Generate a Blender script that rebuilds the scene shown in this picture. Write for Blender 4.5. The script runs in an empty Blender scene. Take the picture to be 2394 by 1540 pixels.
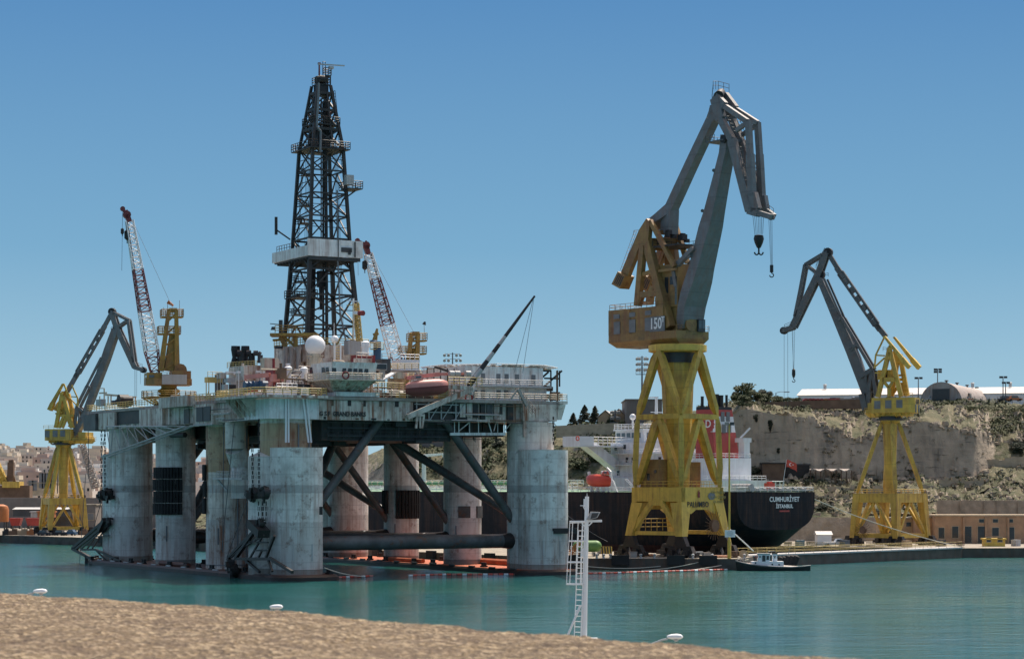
import bpy, math, random
from mathutils import Vector, Matrix, noise
random.seed(7)
R = math.radians
F, CX, YH, CZ = 5200.0, 1197.0, 1139.0, 16.0   # focal length / eye height measured from the photo (2394 px wide frame)
ZV = Vector((0, 0, 1))
def W(x, y, d): return Vector(((x-CX)*d/F, d, CZ-(y-YH)*d/F))
def XW(x, d, z): return Vector(((x-CX)*d/F, d, z))
def V2(x, y): return Vector((x, y, 0)).normalized()
col = bpy.context.scene.collection
SC = bpy.context.scene

class MB:
    "collects simple shapes into one mesh"
    def __init__(s): s.v = []; s.f = []; s.m = []; s.cur = 0
    def add(s, vs, fs):
        o = len(s.v); s.v += [Vector(v) for v in vs]
        s.f += [tuple(i+o for i in f) for f in fs]; s.m += [s.cur]*len(fs); return s
    def hull8(s, b, t):
        return s.add(list(b)+list(t), [(3,2,1,0),(4,5,6,7),(0,1,5,4),(1,2,6,5),(2,3,7,6),(3,0,4,7)])
    def box(s, c, sx, sy, sz, ax=None, ay=None):
        ax = ax or Vector((1,0,0)); ay = ay or Vector((-ax.y, ax.x, 0)); az = ax.cross(ay)
        c = Vector(c); h = [(-1,-1),(1,-1),(1,1),(-1,1)]
        b = [c+ax*(i*sx/2)+ay*(j*sy/2)-az*(sz/2) for i,j in h]; t = [p+az*sz for p in b]
        return s.hull8(b, t)
    def beam(s, p, q, w, h=None, w2=None, h2=None, up=ZV):
        p = Vector(p); q = Vector(q); h = h or w; w2 = w2 or w; h2 = h2 or (h if w2 == w else w2*h/w)
        d = (q-p)
        if d.length < 1e-4: return s
        d.normalize(); x = d.cross(up)
        if x.length < 1e-3: x = d.cross(Vector((0,1,0)))
        x.normalize(); y = x.cross(d)
        b = [p+x*(i*w/2)+y*(j*h/2) for i,j in ((-1,-1),(-1,1),(1,1),(1,-1))]
        t = [q+x*(i*w2/2)+y*(j*h2/2) for i,j in ((-1,-1),(-1,1),(1,1),(1,-1))]
        return s.hull8(b, t)
    def tube(s, p, q, r, r2=None, n=8, cap=True):
        p = Vector(p); q = Vector(q); r2 = r if r2 is None else r2
        d = q-p
        if d.length < 1e-5: return s
        d.normalize(); x = d.cross(ZV)
        if x.length < 1e-3: x = Vector((1,0,0))
        x.normalize(); y = d.cross(x)
        vs = []; fs = []
        for k in range(n):
            a = 2*math.pi*k/n; u = x*math.cos(a)+y*math.sin(a); vs += [p+u*r, q+u*r2]
        for k in range(n):
            a, b = 2*k, 2*((k+1) % n); fs.append((a, b, b+1, a+1))
        if cap: fs += [tuple(range(2*n-2, -1, -2)), tuple(range(1, 2*n, 2))]
        return s.add(vs, fs)
    def path(s, pts, r, n=6):
        for a, b in zip(pts, pts[1:]): s.tube(a, b, r, r, n)
        return s
    def lathe(s, c, prof, n=24, cap=True):
        c = Vector(c); vs = []; fs = []; m = len(prof)
        for k in range(n):
            a = 2*math.pi*k/n
            for r, z in prof: vs.append(c+Vector((r*math.cos(a), r*math.sin(a), z)))
        for k in range(n):
            k2 = (k+1) % n
            for i in range(m-1): fs.append((k*m+i, k2*m+i, k2*m+i+1, k*m+i+1))
        if cap: fs += [tuple(k*m for k in range(n-1, -1, -1)), tuple(k*m+m-1 for k in range(n))]
        return s.add(vs, fs)
    def sphere(s, c, r, n=20, m=12, sq=1.0):
        pr = [(max(r*math.sin(math.pi*i/m), .001), -r*sq*math.cos(math.pi*i/m)) for i in range(m+1)]
        return s.lathe(c, pr, n, False)
    def extr(s, poly, vec):
        n = len(poly); poly = [Vector(p) for p in poly]; vec = Vector(vec)
        fs = [tuple(range(n-1, -1, -1)), tuple(range(n, 2*n))]+[(i, (i+1) % n, (i+1) % n+n, i+n) for i in range(n)]
        return s.add(poly+[p+vec for p in poly], fs)
    def quad(s, a, b, c, d): return s.add([a, b, c, d], [(0,1,2,3)])
    def rail(s, pts, h=1.1, step=1.6, r=.045, nr=2, posts=True):
        for a, b in zip(pts, pts[1:]):
            a = Vector(a); b = Vector(b); L = (b-a).length; n = max(1, int(L/step))
            for k in range(nr):
                z = ZV*(h*(k+1)/nr); s.tube(a+z, b+z, r, r, 4, False)
            if posts:
                for i in range(n+1):
                    p = a.lerp(b, i/n); s.tube(p, p+ZV*h, r, r, 4, False)
        return s
    def ladder(s, p, q, w=.5, side=None, r=.04, step=.6):
        p = Vector(p); q = Vector(q); side = side or Vector((1,0,0)); a = side*(w/2)
        s.tube(p-a, q-a, r, r, 4, False); s.tube(p+a, q+a, r, r, 4, False)
        n = max(1, int((q-p).length/step))
        for i in range(n+1):
            c = p.lerp(q, i/n); s.tube(c-a, c+a, r*.8, r*.8, 4, False)
        return s
    def lattice(s, p, q, w0, w1, n, rc=.12, rb=.06, side=None, h0=None, h1=None, k0=0, k1=None):
        "square lattice boom from p to q: four chords and zigzag lacing, panels k0..k1 of n"
        p = Vector(p); q = Vector(q); d = (q-p).normalized(); x = (side or d.cross(ZV)).normalized(); y = x.cross(d)
        h0 = h0 or w0; h1 = h1 or w1; k1 = n if k1 is None else k1
        def ring(i):
            t = i/n; c = p.lerp(q, t); w = w0+(w1-w0)*t; h = h0+(h1-h0)*t
            return [c+x*(a*w/2)+y*(b*h/2) for a, b in ((-1,-1),(1,-1),(1,1),(-1,1))]
        for i in range(k0, k1):
            A = ring(i); B = ring(i+1)
            for j in range(4):
                s.tube(A[j], B[j], rc, rc, 5, False); j2 = (j+1) % 4
                s.tube(A[j], A[j2], rb, rb, 4, False)
                if (i+j) % 2: s.tube(A[j], B[j2], rb, rb, 4, False)
                else: s.tube(A[j2], B[j], rb, rb, 4, False)
        return s
    def build(s, name, mats, parent=None, loc=None):
        loc = Vector(loc) if loc is not None else Vector((0,0,0))
        me = bpy.data.meshes.new(name)
        me.from_pydata([v-loc for v in s.v], [], s.f)
        if not isinstance(mats, (list, tuple)): mats = [mats]
        for m in mats: me.materials.append(m)
        me.polygons.foreach_set('material_index', s.m)
        me.polygons.foreach_set('use_smooth', [True]*len(s.f))
        me.update()
        try: me.set_sharp_from_angle(angle=R(32))
        except Exception: pass
        o = bpy.data.objects.new(name, me); col.objects.link(o)
        if parent: o.parent = parent
        return o

class Fr:
    "frame on the ground: origin, forward axis, left axis"
    def __init__(s, o, ax, ay=None):
        s.o = Vector(o); s.ax = Vector(ax).normalized(); s.ay = Vector(ay).normalized() if ay is not None else Vector((-s.ax.y, s.ax.x, 0))
    def p(s, x, y, z=0): return Vector((s.o.x, s.o.y, 0))+s.ax*x+s.ay*y+ZV*z
    def px(s, xD, yD, off=0):
        "point of the vertical plane (at side offset off) seen at a photo position"
        k = (xD-CX)/F; b = s.o+s.ay*off
        t = (k*b.y-b.x)/(s.ax.x-k*s.ax.y)
        q = b+s.ax*t; return Vector((q.x, q.y, CZ-(yD-YH)*q.y/F))
    def box(s, mb, x0, x1, y0, y1, z0, z1):
        b = [s.p(x0,y0,z0), s.p(x1,y0,z0), s.p(x1,y1,z0), s.p(x0,y1,z0)]
        if (s.ax.x*s.ay.y-s.ax.y*s.ay.x) < 0: b = b[::-1]
        return mb.hull8(b, [v+ZV*(z1-z0) for v in b])
def zoom(x0, y0, k): return lambda zx, zy: ((x0+zx/k)/1.711, (y0+zy/k)/1.711)

def props(o, label=None, cat=None, group=None, kind=None):
    if label: o['label'] = label
    if cat: o['category'] = cat
    if group: o['group'] = group
    if kind: o['kind'] = kind
    elif label: o['kind'] = 'thing'
    return o
SPLIT = {'exhaust_stack','mooring_winch','hopper','anchor','deck_winch','side_platform','vent_grille','side_housing','window','hatch','doorway','corner_post','working_platform','sheave','corner_tank','stern_winch','pane','engine_house','white_cabin','vent_housing','mud_house','stripe','foot','feet','legs','fender_bracket','stair_frame_','draft_mark','crown_block_','underside_pipe','gantry_winch','drum','post','wall_bracket','guide_rail','cradle','brace_collar','crown_gear','cage_hoop','fitting','ladder','module','deck_truss','lifeboat_davit'}
def pieces(mb, tol=.12):
    "the separate bodies of a mesh (touching boxes stay together)"
    n = len(mb.v); par = list(range(n))
    def f(a):
        while par[a] != a: par[a] = par[par[a]]; a = par[a]
        return a
    for fc in mb.f:
        for i in fc[1:]:
            a, b = f(fc[0]), f(i)
            if a != b: par[b] = a
    comp = {}
    for i in range(n): comp.setdefault(f(i), []).append(i)
    C = []
    for ids in comp.values():
        lo = [min(mb.v[i][k] for i in ids)-tol for k in range(3)]; hi = [max(mb.v[i][k] for i in ids)+tol for k in range(3)]; C.append([lo, hi, set(ids)])
    ch = True
    while ch:
        ch = False
        for i in range(len(C)):
            for j in range(i+1, len(C)):
                if all(C[i][0][k] <= C[j][1][k] and C[j][0][k] <= C[i][1][k] for k in range(3)):
                    C[i][0] = [min(a,b) for a,b in zip(C[i][0],C[j][0])]; C[i][1] = [max(a,b) for a,b in zip(C[i][1],C[j][1])]; C[i][2] |= C[j][2]; C.pop(j); ch = True; break
            if ch: break
    out = []
    for lo, hi, ids in C:
        q = MB(); mp = {}
        for i in sorted(ids): mp[i] = len(q.v); q.v.append(mb.v[i])
        for fc, m_ in zip(mb.f, mb.m):
            if fc[0] in ids: q.f.append(tuple(mp[i] for i in fc)); q.m.append(m_)
        out.append(q)
    return out
class T:
    "a thing: an Empty at its base that parents its parts"
    def __init__(s, name, label, cat, loc, group=None):
        s.o = bpy.data.objects.new(name, None); col.objects.link(s.o); s.loc = Vector(loc); s.o.location = s.loc
        s.o.empty_display_size = .5
        props(s.o, label, cat, group)
    def part(s, name, mb, mat, parent=None, label=None):
        if name in SPLIT:
            out = [s._one(name, q, mat, parent, label) for q in pieces(mb)]; return out[0]
        return s._one(name, mb, mat, parent, label)
    def _one(s, name, mb, mat, parent=None, label=None):
        o = mb.build(name, mat, parent or s.o, s.loc)
        if label: o['label'] = label
        return o
def single(name, label, cat, mb, mat, group=None, kind=None):
    xs = [v.x for v in mb.v]; ys = [v.y for v in mb.v]; z = min(v.z for v in mb.v)
    loc = Vector(((min(xs)+max(xs))/2, (min(ys)+max(ys))/2, z))
    o = mb.build(name, mat, None, loc); o.location = loc
    return props(o, label, cat, group, kind)
def struct(name, mb, mat, kind='structure'): return props(mb.build(name, mat), kind=kind)
def copy_tree(o, loc, rz=0, label=None, parent=None, sc=None):
    c = o.copy(); col.objects.link(c)
    if parent: c.parent = parent
    else:
        c.location = loc; c.rotation_euler = (0,0,rz)
        if sc: c.scale = (sc, sc, sc)
        if label: c['label'] = label
    for ch in list(o.children): copy_tree(ch, None, parent=c)
    return c
def text_mb(body, size, o, ax, up, bold=0.0, spacing=1.0, sx=1.0):
    "lettering as a thin raised mesh, centred on o"
    cu = bpy.data.curves.new('lettering', 'FONT'); cu.body = body; cu.size = size; cu.align_x = 'CENTER'; cu.align_y = 'CENTER'
    cu.extrude = .02; cu.offset = bold; cu.space_character = spacing; cu.resolution_u = 3
    ob = bpy.data.objects.new('lettering', cu); col.objects.link(ob)
    dg = bpy.context.evaluated_depsgraph_get(); dg.update(); me = bpy.data.meshes.new_from_object(ob.evaluated_get(dg))
    mb = MB(); ax = Vector(ax).normalized(); up = Vector(up).normalized(); n = ax.cross(up)
    mb.add([Vector(o)+ax*(v.co.x*sx)+up*v.co.y+n*v.co.z for v in me.vertices], [tuple(p.vertices) for p in me.polygons])
    bpy.data.objects.remove(ob); bpy.data.meshes.remove(me); bpy.data.curves.remove(cu)
    return mb

# ---------------- materials ----------------
def new_mat(name):
    m = bpy.data.materials.new(name); m.use_nodes = True; nt = m.node_tree
    return m, nt, nt.nodes['Principled BSDF']
def N(nt, t, **k):
    n = nt.nodes.new(t)
    for a, v in k.items():
        if a in n.inputs.keys(): n.inputs[a].default_value = v
        else: setattr(n, a, v)
    return n
def noise_n(nt, scale, vec=None, stretch=None, detail=4, rough=.6):
    if vec is None: vec = N(nt, 'ShaderNodeNewGeometry').outputs['Position']
    if stretch:
        mp = N(nt, 'ShaderNodeMapping'); mp.inputs['Scale'].default_value = stretch; nt.links.new(vec, mp.inputs['Vector']); vec = mp.outputs['Vector']
    n = N(nt, 'ShaderNodeTexNoise', Scale=scale, Detail=detail, Roughness=rough); nt.links.new(vec, n.inputs['Vector'])
    return n.outputs['Fac']
def ramp(nt, fac, a, b, c0=(0,0,0,1), c1=(1,1,1,1)):
    r = N(nt, 'ShaderNodeValToRGB'); r.color_ramp.elements[0].position = a; r.color_ramp.elements[1].position = b
    r.color_ramp.elements[0].color = c0; r.color_ramp.elements[1].color = c1
    nt.links.new(fac, r.inputs['Fac']); return r.outputs['Color']
def mix(nt, fac, a, b, mode='MIX'):
    m = N(nt, 'ShaderNodeMix', data_type='RGBA', blend_type=mode)
    for s, v in ((0, fac), (6, a), (7, b)):
        if hasattr(v, 'links') or isinstance(v, bpy.types.NodeSocket): nt.links.new(v, m.inputs[s])
        elif s == 0: m.inputs[0].default_value = v
        else: m.inputs[s].default_value = (*v[:3], 1)
    return m.outputs[2]
def math_n(nt, op, a, b=0.0, c=0.0):
    m = N(nt, 'ShaderNodeMath', operation=op)
    for i, v in enumerate((a, b, c)):
        if isinstance(v, bpy.types.NodeSocket): nt.links.new(v, m.inputs[i])
        else: m.inputs[i].default_value = v
    return m.outputs[0]
RUST = (.13, .05, .022)
def paint(name, c, rough=.55, var=.25, rust=0.0, streak=0.0, dirt=0.0, metal=0.0, rustcol=RUST, sc=.5, bump=0.0, seams=0.0, bands=None):
    m, nt, p = new_mat(name); p.inputs['Roughness'].default_value = rough; p.inputs['Metallic'].default_value = metal
    n = noise_n(nt, sc, detail=6)
    lo = tuple(x*(1-var) for x in c); hi = tuple(min(1, x*(1+var*.6)) for x in c)
    out = ramp(nt, n, .3, .7, (*lo, 1), (*hi, 1))
    if bands:
        z = N(nt, 'ShaderNodeSeparateXYZ'); nt.links.new(N(nt, 'ShaderNodeNewGeometry').outputs['Position'], z.inputs[0])
        wob = math_n(nt, 'MULTIPLY_ADD', noise_n(nt, .8, detail=3), .35, z.outputs[2])
        for z0, z1, bc, k in bands:
            f = math_n(nt, 'MULTIPLY', math_n(nt, 'GREATER_THAN', wob, z0), math_n(nt, 'LESS_THAN', wob, z1))
            out = mix(nt, math_n(nt, 'MULTIPLY', f, k), out, bc)
    if dirt: out = mix(nt, math_n(nt, 'MULTIPLY', ramp(nt, noise_n(nt, .22, detail=7, rough=.65), .48, .72), dirt), out, (.07,.065,.05))
    if streak:
        s = ramp(nt, noise_n(nt, 1.1, stretch=(1,1,.06), detail=6, rough=.75), .43, .62)
        s2 = ramp(nt, noise_n(nt, .16, detail=3), .32, .54)
        out = mix(nt, math_n(nt, 'MULTIPLY', math_n(nt, 'MULTIPLY', s, s2), streak), out, tuple(x*1.7 for x in rustcol))
    if rust: out = mix(nt, math_n(nt, 'MULTIPLY', ramp(nt, noise_n(nt, .55, detail=10, rough=.74), .545, .65), rust), out, rustcol)
    if seams:
        g = N(nt, 'ShaderNodeSeparateXYZ'); nt.links.new(N(nt, 'ShaderNodeNewGeometry').outputs['Position'], g.inputs[0])
        fr = math_n(nt, 'FRACT', math_n(nt, 'MULTIPLY', g.outputs[2], seams)); ln = math_n(nt, 'LESS_THAN', fr, .045)
        out = mix(nt, math_n(nt, 'MULTIPLY', ln, .35), out, tuple(x*.4 for x in c))
    nt.links.new(out, p.inputs['Base Color'])
    if bump:
        b = N(nt, 'ShaderNodeBump', Strength=bump, Distance=.15); nt.links.new(noise_n(nt, 2.2, detail=6), b.inputs['Height']); nt.links.new(b.outputs[0], p.inputs['Normal'])
    return m
M = {}
def mk(k, *a, **kw): M[k] = paint(k, *a, **kw)
mk('rig_white', (.66,.61,.54), rust=.85, streak=1.0, dirt=.55, var=.2, seams=.35)
mk('rig_panel', (.68,.63,.56), rust=.8, streak=1.0, dirt=.5, var=.16)
mk('rig_house', (.76,.78,.77), rust=.25, streak=.55, dirt=.18, var=.08)
mk('column_paint', (.77,.75,.71), rust=.6, streak=.55, dirt=.38, var=.16, seams=.33,
   bands=[(-5, 2.1, (.13,.11,.085), .75), (2.1, 10.2, (.52,.51,.48), .75), (15.2, 16.6, (.42,.42,.41), .8), (22.9, 40, (.62,.57,.49), .6)])
mk('column_stained', (.74,.69,.61), rust=.75, streak=1.0, dirt=.45, var=.22, seams=.33,
   bands=[(1.6, 10.2, (.50,.50,.48), .75), (15.2, 16.6, (.42,.42,.41), .8), (19, 27.4, (.42,.27,.13), .85)])
mk('brace_paint', (.10,.10,.10), rust=.95, dirt=.9, var=.6, sc=.35)
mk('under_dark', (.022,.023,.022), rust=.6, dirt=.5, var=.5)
mk('pontoon_side', (.035,.022,.018), rust=.5, var=.4)
mk('pontoon_deck_wet', (.10,.032,.018), dirt=.6, var=.4, rough=.6)  # near pontoon's orange deck with the shade under the rig painted into its colour
mk('pontoon_deck', (.52,.13,.05), dirt=.55, var=.3, rough=.8)
mk('black', (.014,.014,.015), var=.4)
mk('black_rust', (.02,.017,.016), rust=.4, var=.4)
mk('derrick_steel', (.028,.026,.024), rust=.4, var=.4)
mk('dark_grey', (.05,.052,.055), var=.3, rust=.3)
mk('mid_grey', (.17,.18,.19), var=.25, rust=.3)
mk('rubble_stone', (.33,.27,.20), var=.3, rough=.9)
mk('light_grey', (.42,.43,.43), var=.12, streak=.3)
mk('crane_grey', (.165,.178,.188), var=.2, streak=.35, rust=.3, dirt=.25, seams=.22)
mk('crane_grey_dark', (.10,.108,.115), var=.25, rust=.35)
mk('crane_yellow', (.64,.425,.07), var=.2, streak=.55, rust=.3, dirt=.25, seams=.28)
mk('crane_ochre', (.31,.19,.06), var=.25, streak=.7, rust=.55, dirt=.6, seams=.4)
mk('bright_yellow', (.72,.49,.085), var=.16, streak=.5, rust=.25, dirt=.18)
mk('rail_yellow', (.50,.38,.13), var=.2, rust=.25)
mk('rig_yellow', (.36,.23,.04), var=.3, rust=.6, streak=.6, dirt=.3)
mk('white', (.78,.79,.80), var=.05, rough=.45)
mk('ship_white', (.70,.73,.76), var=.07, streak=.25, rough=.5)
mk('cream', (.62,.55,.42), var=.2, streak=.5, rust=.2)
mk('red', (.24,.03,.03), var=.3, rust=.3)
mk('funnel_red', (.40,.055,.05), var=.18, streak=.2)
mk('boom_red', (.19,.04,.04), var=.3)
mk('boat_red', (.62,.07,.04), var=.12, rough=.4)
mk('boat_pink', (.62,.25,.21), var=.15, rough=.45, streak=.2)
mk('boat_keel', (.20,.04,.035), var=.2)
mk('blue', (.03,.08,.15), var=.3, rough=.5)
mk('green', (.12,.27,.08), var=.2)
mk('pale_green', (.16,.30,.17), var=.2)
mk('orange', (.46,.16,.05), var=.2, rust=.2)
mk('hull_black', (.010,.012,.017), var=.4, rough=.6, streak=.4, rust=.12, rustcol=(.06,.03,.02), seams=.4, bands=[(-9, 3.3, (.07,.022,.018), .8)])
M['hull_black'].node_tree.nodes['Principled BSDF'].inputs['Specular IOR Level'].default_value = .2
mk('rubber', (.016,.016,.017), var=.4, rough=.8)
mk('rope', (.62,.58,.48), var=.15, rough=.9)
mk('wire', (.09,.095,.10), var=.1)
mk('sling_wire', (.22,.25,.28), var=.1)
mk('concrete', (.33,.29,.23), var=.3, dirt=.5, bump=.3, rough=.9)
mk('dock_wall', (.10,.09,.08), var=.4, dirt=.6, rough=.9, streak=.3)
mk('limestone', (.46,.37,.26), var=.22, dirt=.3, rough=.9, seams=.9)
mk('limestone_red', (.44,.275,.17), var=.22, dirt=.3, rough=.9)
mk('render_grey', (.20,.18,.165), var=.15, dirt=.3, rough=.9, streak=.2)
mk('roof_white', (.50,.48,.45), var=.06, rough=.5)
mk('tin', (.36,.33,.30), var=.2, streak=.6, rust=.4, rough=.6)
mk('tan', (.46,.33,.21), var=.2, rough=.9, dirt=.2)
mk('brown', (.16,.10,.065), var=.3, rough=.9)
mk('window_dark', (.025,.03,.035), var=.3, rough=.2)
mk('pane', (.10,.13,.15), var=.3, rough=.12)
mk('text_dark', (.03,.03,.03), var=.1)
mk('text_white', (.78,.80,.80), var=.05)
mk('text_grey', (.30,.27,.10), var=.1)
mk('trunk', (.09,.06,.04), var=.3, rough=.9, sc=3)
# ---------------- camera, light, sky ----------------
cam = bpy.data.cameras.new('camera'); co = bpy.data.objects.new('camera', cam); col.objects.link(co); SC.camera = co
co.location = (0, 0, CZ); co.rotation_euler = (R(90), 0, 0)
cam.sensor_width = 36; cam.lens = 36*F/2394; cam.shift_y = (YH-770)/2394; cam.clip_start = .5; cam.clip_end = 30000
cam.dof.use_dof = True; cam.dof.focus_distance = 420; cam.dof.aperture_fstop = 20
SUN_EL, SUN_AZ = 58, 32          # the sun stands behind the harbour, to the right
sd = Vector((math.sin(R(SUN_AZ))*math.cos(R(SUN_EL)), math.cos(R(SUN_AZ))*math.cos(R(SUN_EL)), math.sin(R(SUN_EL))))
sl = bpy.data.lights.new('sun', 'SUN'); sl.energy = 3.3; sl.angle = R(.55); sl.color = (1, .95, .86)
so = bpy.data.objects.new('sun', sl); col.objects.link(so); so.rotation_euler = sd.to_track_quat('Z', 'Y').to_euler()
w = bpy.data.worlds.new('World'); SC.world = w; w.use_nodes = True; nt = w.node_tree
sky = nt.nodes.new('ShaderNodeTexSky'); sky.sky_type = 'NISHITA'; sky.sun_disc = False
sky.sun_elevation = R(SUN_EL); sky.sun_rotation = R(SUN_AZ); sky.air_density = 1.0; sky.dust_density = 2.5; sky.ozone_density = .8
bg = nt.nodes['Background']; bg.inputs['Strength'].default_value = .15; wm = nt.nodes.new('ShaderNodeMix'); wm.data_type = 'RGBA'; wm.blend_type = 'MULTIPLY'; wm.inputs[0].default_value = 1; wm.inputs[7].default_value = (1.22,1.0,.80,1); nt.links.new(sky.outputs[0], wm.inputs[6]); nt.links.new(wm.outputs[2], bg.inputs[0])
# clear blue air near the horizon, paling downwards (by elevation of the sky direction)
tc = nt.nodes.new('ShaderNodeTexCoord'); sz = nt.nodes.new('ShaderNodeSeparateXYZ'); nt.links.new(tc.outputs['Generated'], sz.inputs[0])
gr_ = nt.nodes.new('ShaderNodeValToRGB'); e = gr_.color_ramp.elements; e[0].position = 0; e[0].color = (.49,.70,.81,1); e[1].position = .30; e[1].color = (.085,.25,.54,1)
for ps, cc in ((.03,(.42,.66,.80)),(.106,(.225,.47,.70)),(.215,(.118,.31,.60))): n_ = e.new(ps); n_.color = (*cc,1)
nt.links.new(sz.outputs[2], gr_.inputs[0])
bg2 = nt.nodes.new('ShaderNodeBackground'); bg2.inputs['Strength'].default_value = .60; nt.links.new(gr_.outputs[0], bg2.inputs[0])
fr_ = nt.nodes.new('ShaderNodeMapRange'); fr_.inputs['From Min'].default_value = .24; fr_.inputs['From Max'].default_value = .55; fr_.inputs['To Min'].default_value = 1; fr_.inputs['To Max'].default_value = 0; nt.links.new(sz.outputs[2], fr_.inputs[0])
ms = nt.nodes.new('ShaderNodeMixShader'); nt.links.new(fr_.outputs[0], ms.inputs[0]); nt.links.new(bg.outputs[0], ms.inputs[1]); nt.links.new(bg2.outputs[0], ms.inputs[2]); nt.links.new(ms.outputs[0], nt.nodes['World Output'].inputs[0])
SC.view_settings.view_transform = 'Standard'; SC.view_settings.look = 'None'; SC.view_settings.exposure = .55; SC.view_settings.gamma = 1
SC.render.engine = 'CYCLES'; SC.cycles.max_bounces = 6; SC.cycles.sample_clamp_direct = 6; SC.cycles.sample_clamp_indirect = 3; SC.cycles.diffuse_bounces = 3; SC.cycles.glossy_bounces = 3

# ---------------- water ----------------
m, nt, p = new_mat('water')
n = noise_n(nt, .012, detail=4)
c = ramp(nt, n, .38, .64, (.017,.115,.095,1), (.020,.110,.120,1))
nt.links.new(c, p.inputs['Base Color']); p.inputs['Roughness'].default_value = .07; p.inputs['IOR'].default_value = 1.33
b = N(nt, 'ShaderNodeBump', Strength=1.0, Distance=1.0)
wp = math_n(nt, 'MULTIPLY_ADD', ramp(nt, noise_n(nt, .018, stretch=(.6,1,1), detail=4), .35, .65), .75, .35)
h = math_n(nt, 'MULTIPLY_ADD', noise_n(nt, .9, stretch=(.6,1,1), detail=5, rough=.6), .30, math_n(nt, 'MULTIPLY', noise_n(nt, .22, stretch=(.55,1.0,1), detail=6, rough=.6), .6))
nt.links.new(math_n(nt, 'MULTIPLY', h, wp), b.inputs['Height']); nt.links.new(b.outputs[0], p.inputs['Normal'])
M['water'] = m
mb = MB(); mb.quad((-9000,-200,0), (9000,-200,0), (9000,12000,0), (-9000,12000,0)); struct('water', mb, m)

# ---------------- quays ----------------
def slab(name, pts, z0, z1, top, side):
    mb = MB(); pts = [Vector((x,y,z0)) for x,y in pts]; n = len(pts); hi = [Vector((q.x,q.y,z1)) for q in pts]
    mb.add(hi, [tuple(range(n))]); mb.cur = 1
    mb.add(pts+hi, [(i, (i+1) % n, n+(i+1) % n, n+i) for i in range(n)])
    return struct(name, mb, [top, side])
FD = Vector((.58,-.815,0)); FN = Vector((.815,.58,0))     # the finger quay runs along FD
QZ = 2.2
inner0 = Vector((11,434,0))+FN*36; inner1 = inner0-FD*270
slab('finger_quay', [(-420,725),(-148,645),(-115,611),(11,434),(44.5,431),(48.5,447),(inner0.x+2,inner0.y-4),(inner1.x,inner1.y),(-150,860),(-420,900)][::-1][::-1], -4, QZ, M['concrete'], M['dock_wall'])
SU = V2(-.65,.76)
e0 = Vector((81,511,0)); e1 = e0+SU*330
slab('dock_quay', [(101.7,507),(200,520),(700,560),(2500,900),(2500,2600),(e1.x-600,2600),(e1.x-600,e1.y+60),(e1.x,e1.y),(e0.x,e0.y)], -4, QZ-.01, M['concrete'], M['dock_wall'])
# town shore far away on the left
slab('town_shore', [(-900,900),(-230,880),(-60,860),(-60,2500),(-900,2500)], -4, QZ-.02, M['concrete'], M['dock_wall'])

# ---------------- the quarried hill on the right ----------------
m, nt, p = new_mat('hill_rock_and_grass')
geo = N(nt, 'ShaderNodeNewGeometry'); sx = N(nt, 'ShaderNodeSeparateXYZ'); nt.links.new(geo.outputs['Normal'], sx.inputs[0])
nz = math_n(nt, 'MULTIPLY_ADD', noise_n(nt, .35, detail=6), .5, sx.outputs[2])
rock = ramp(nt, noise_n(nt, .10, detail=9, rough=.7), .3, .72, (.255,.21,.16,1), (.50,.41,.305,1))
rock = mix(nt, math_n(nt, 'MULTIPLY', ramp(nt, noise_n(nt, .13, stretch=(1,1,.28), detail=9, rough=.7), .53, .67), .6), rock, (.11,.11,.10))
rock = mix(nt, math_n(nt, 'MULTIPLY', ramp(nt, noise_n(nt, .22, stretch=(.25,.25,3.5), detail=7, rough=.75), .55, .64), .7), rock, (.42,.35,.26))
rock = mix(nt, math_n(nt, 'MULTIPLY', ramp(nt, noise_n(nt, .35, stretch=(.3,.3,3.0), detail=6, rough=.7), .60, .66), .8), rock, (.06,.05,.04))
gr = ramp(nt, noise_n(nt, .11, detail=8, rough=.7), .36, .66, (.042,.056,.021,1), (.155,.135,.075,1))
gr = mix(nt, math_n(nt, 'MULTIPLY', ramp(nt, noise_n(nt, .55, detail=5), .55, .75), .6), gr, (.34,.29,.22))
nt.links.new(mix(nt, ramp(nt, nz, .78, 1.05), rock, gr), p.inputs['Base Color']); p.inputs['Roughness'].default_value = .95
b = N(nt, 'ShaderNodeBump', Strength=.8, Distance=.9); nt.links.new(noise_n(nt, .45, detail=9, rough=.7), b.inputs['Height']); nt.links.new(b.outputs[0], p.inputs['Normal'])
M['hill'] = m
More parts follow.
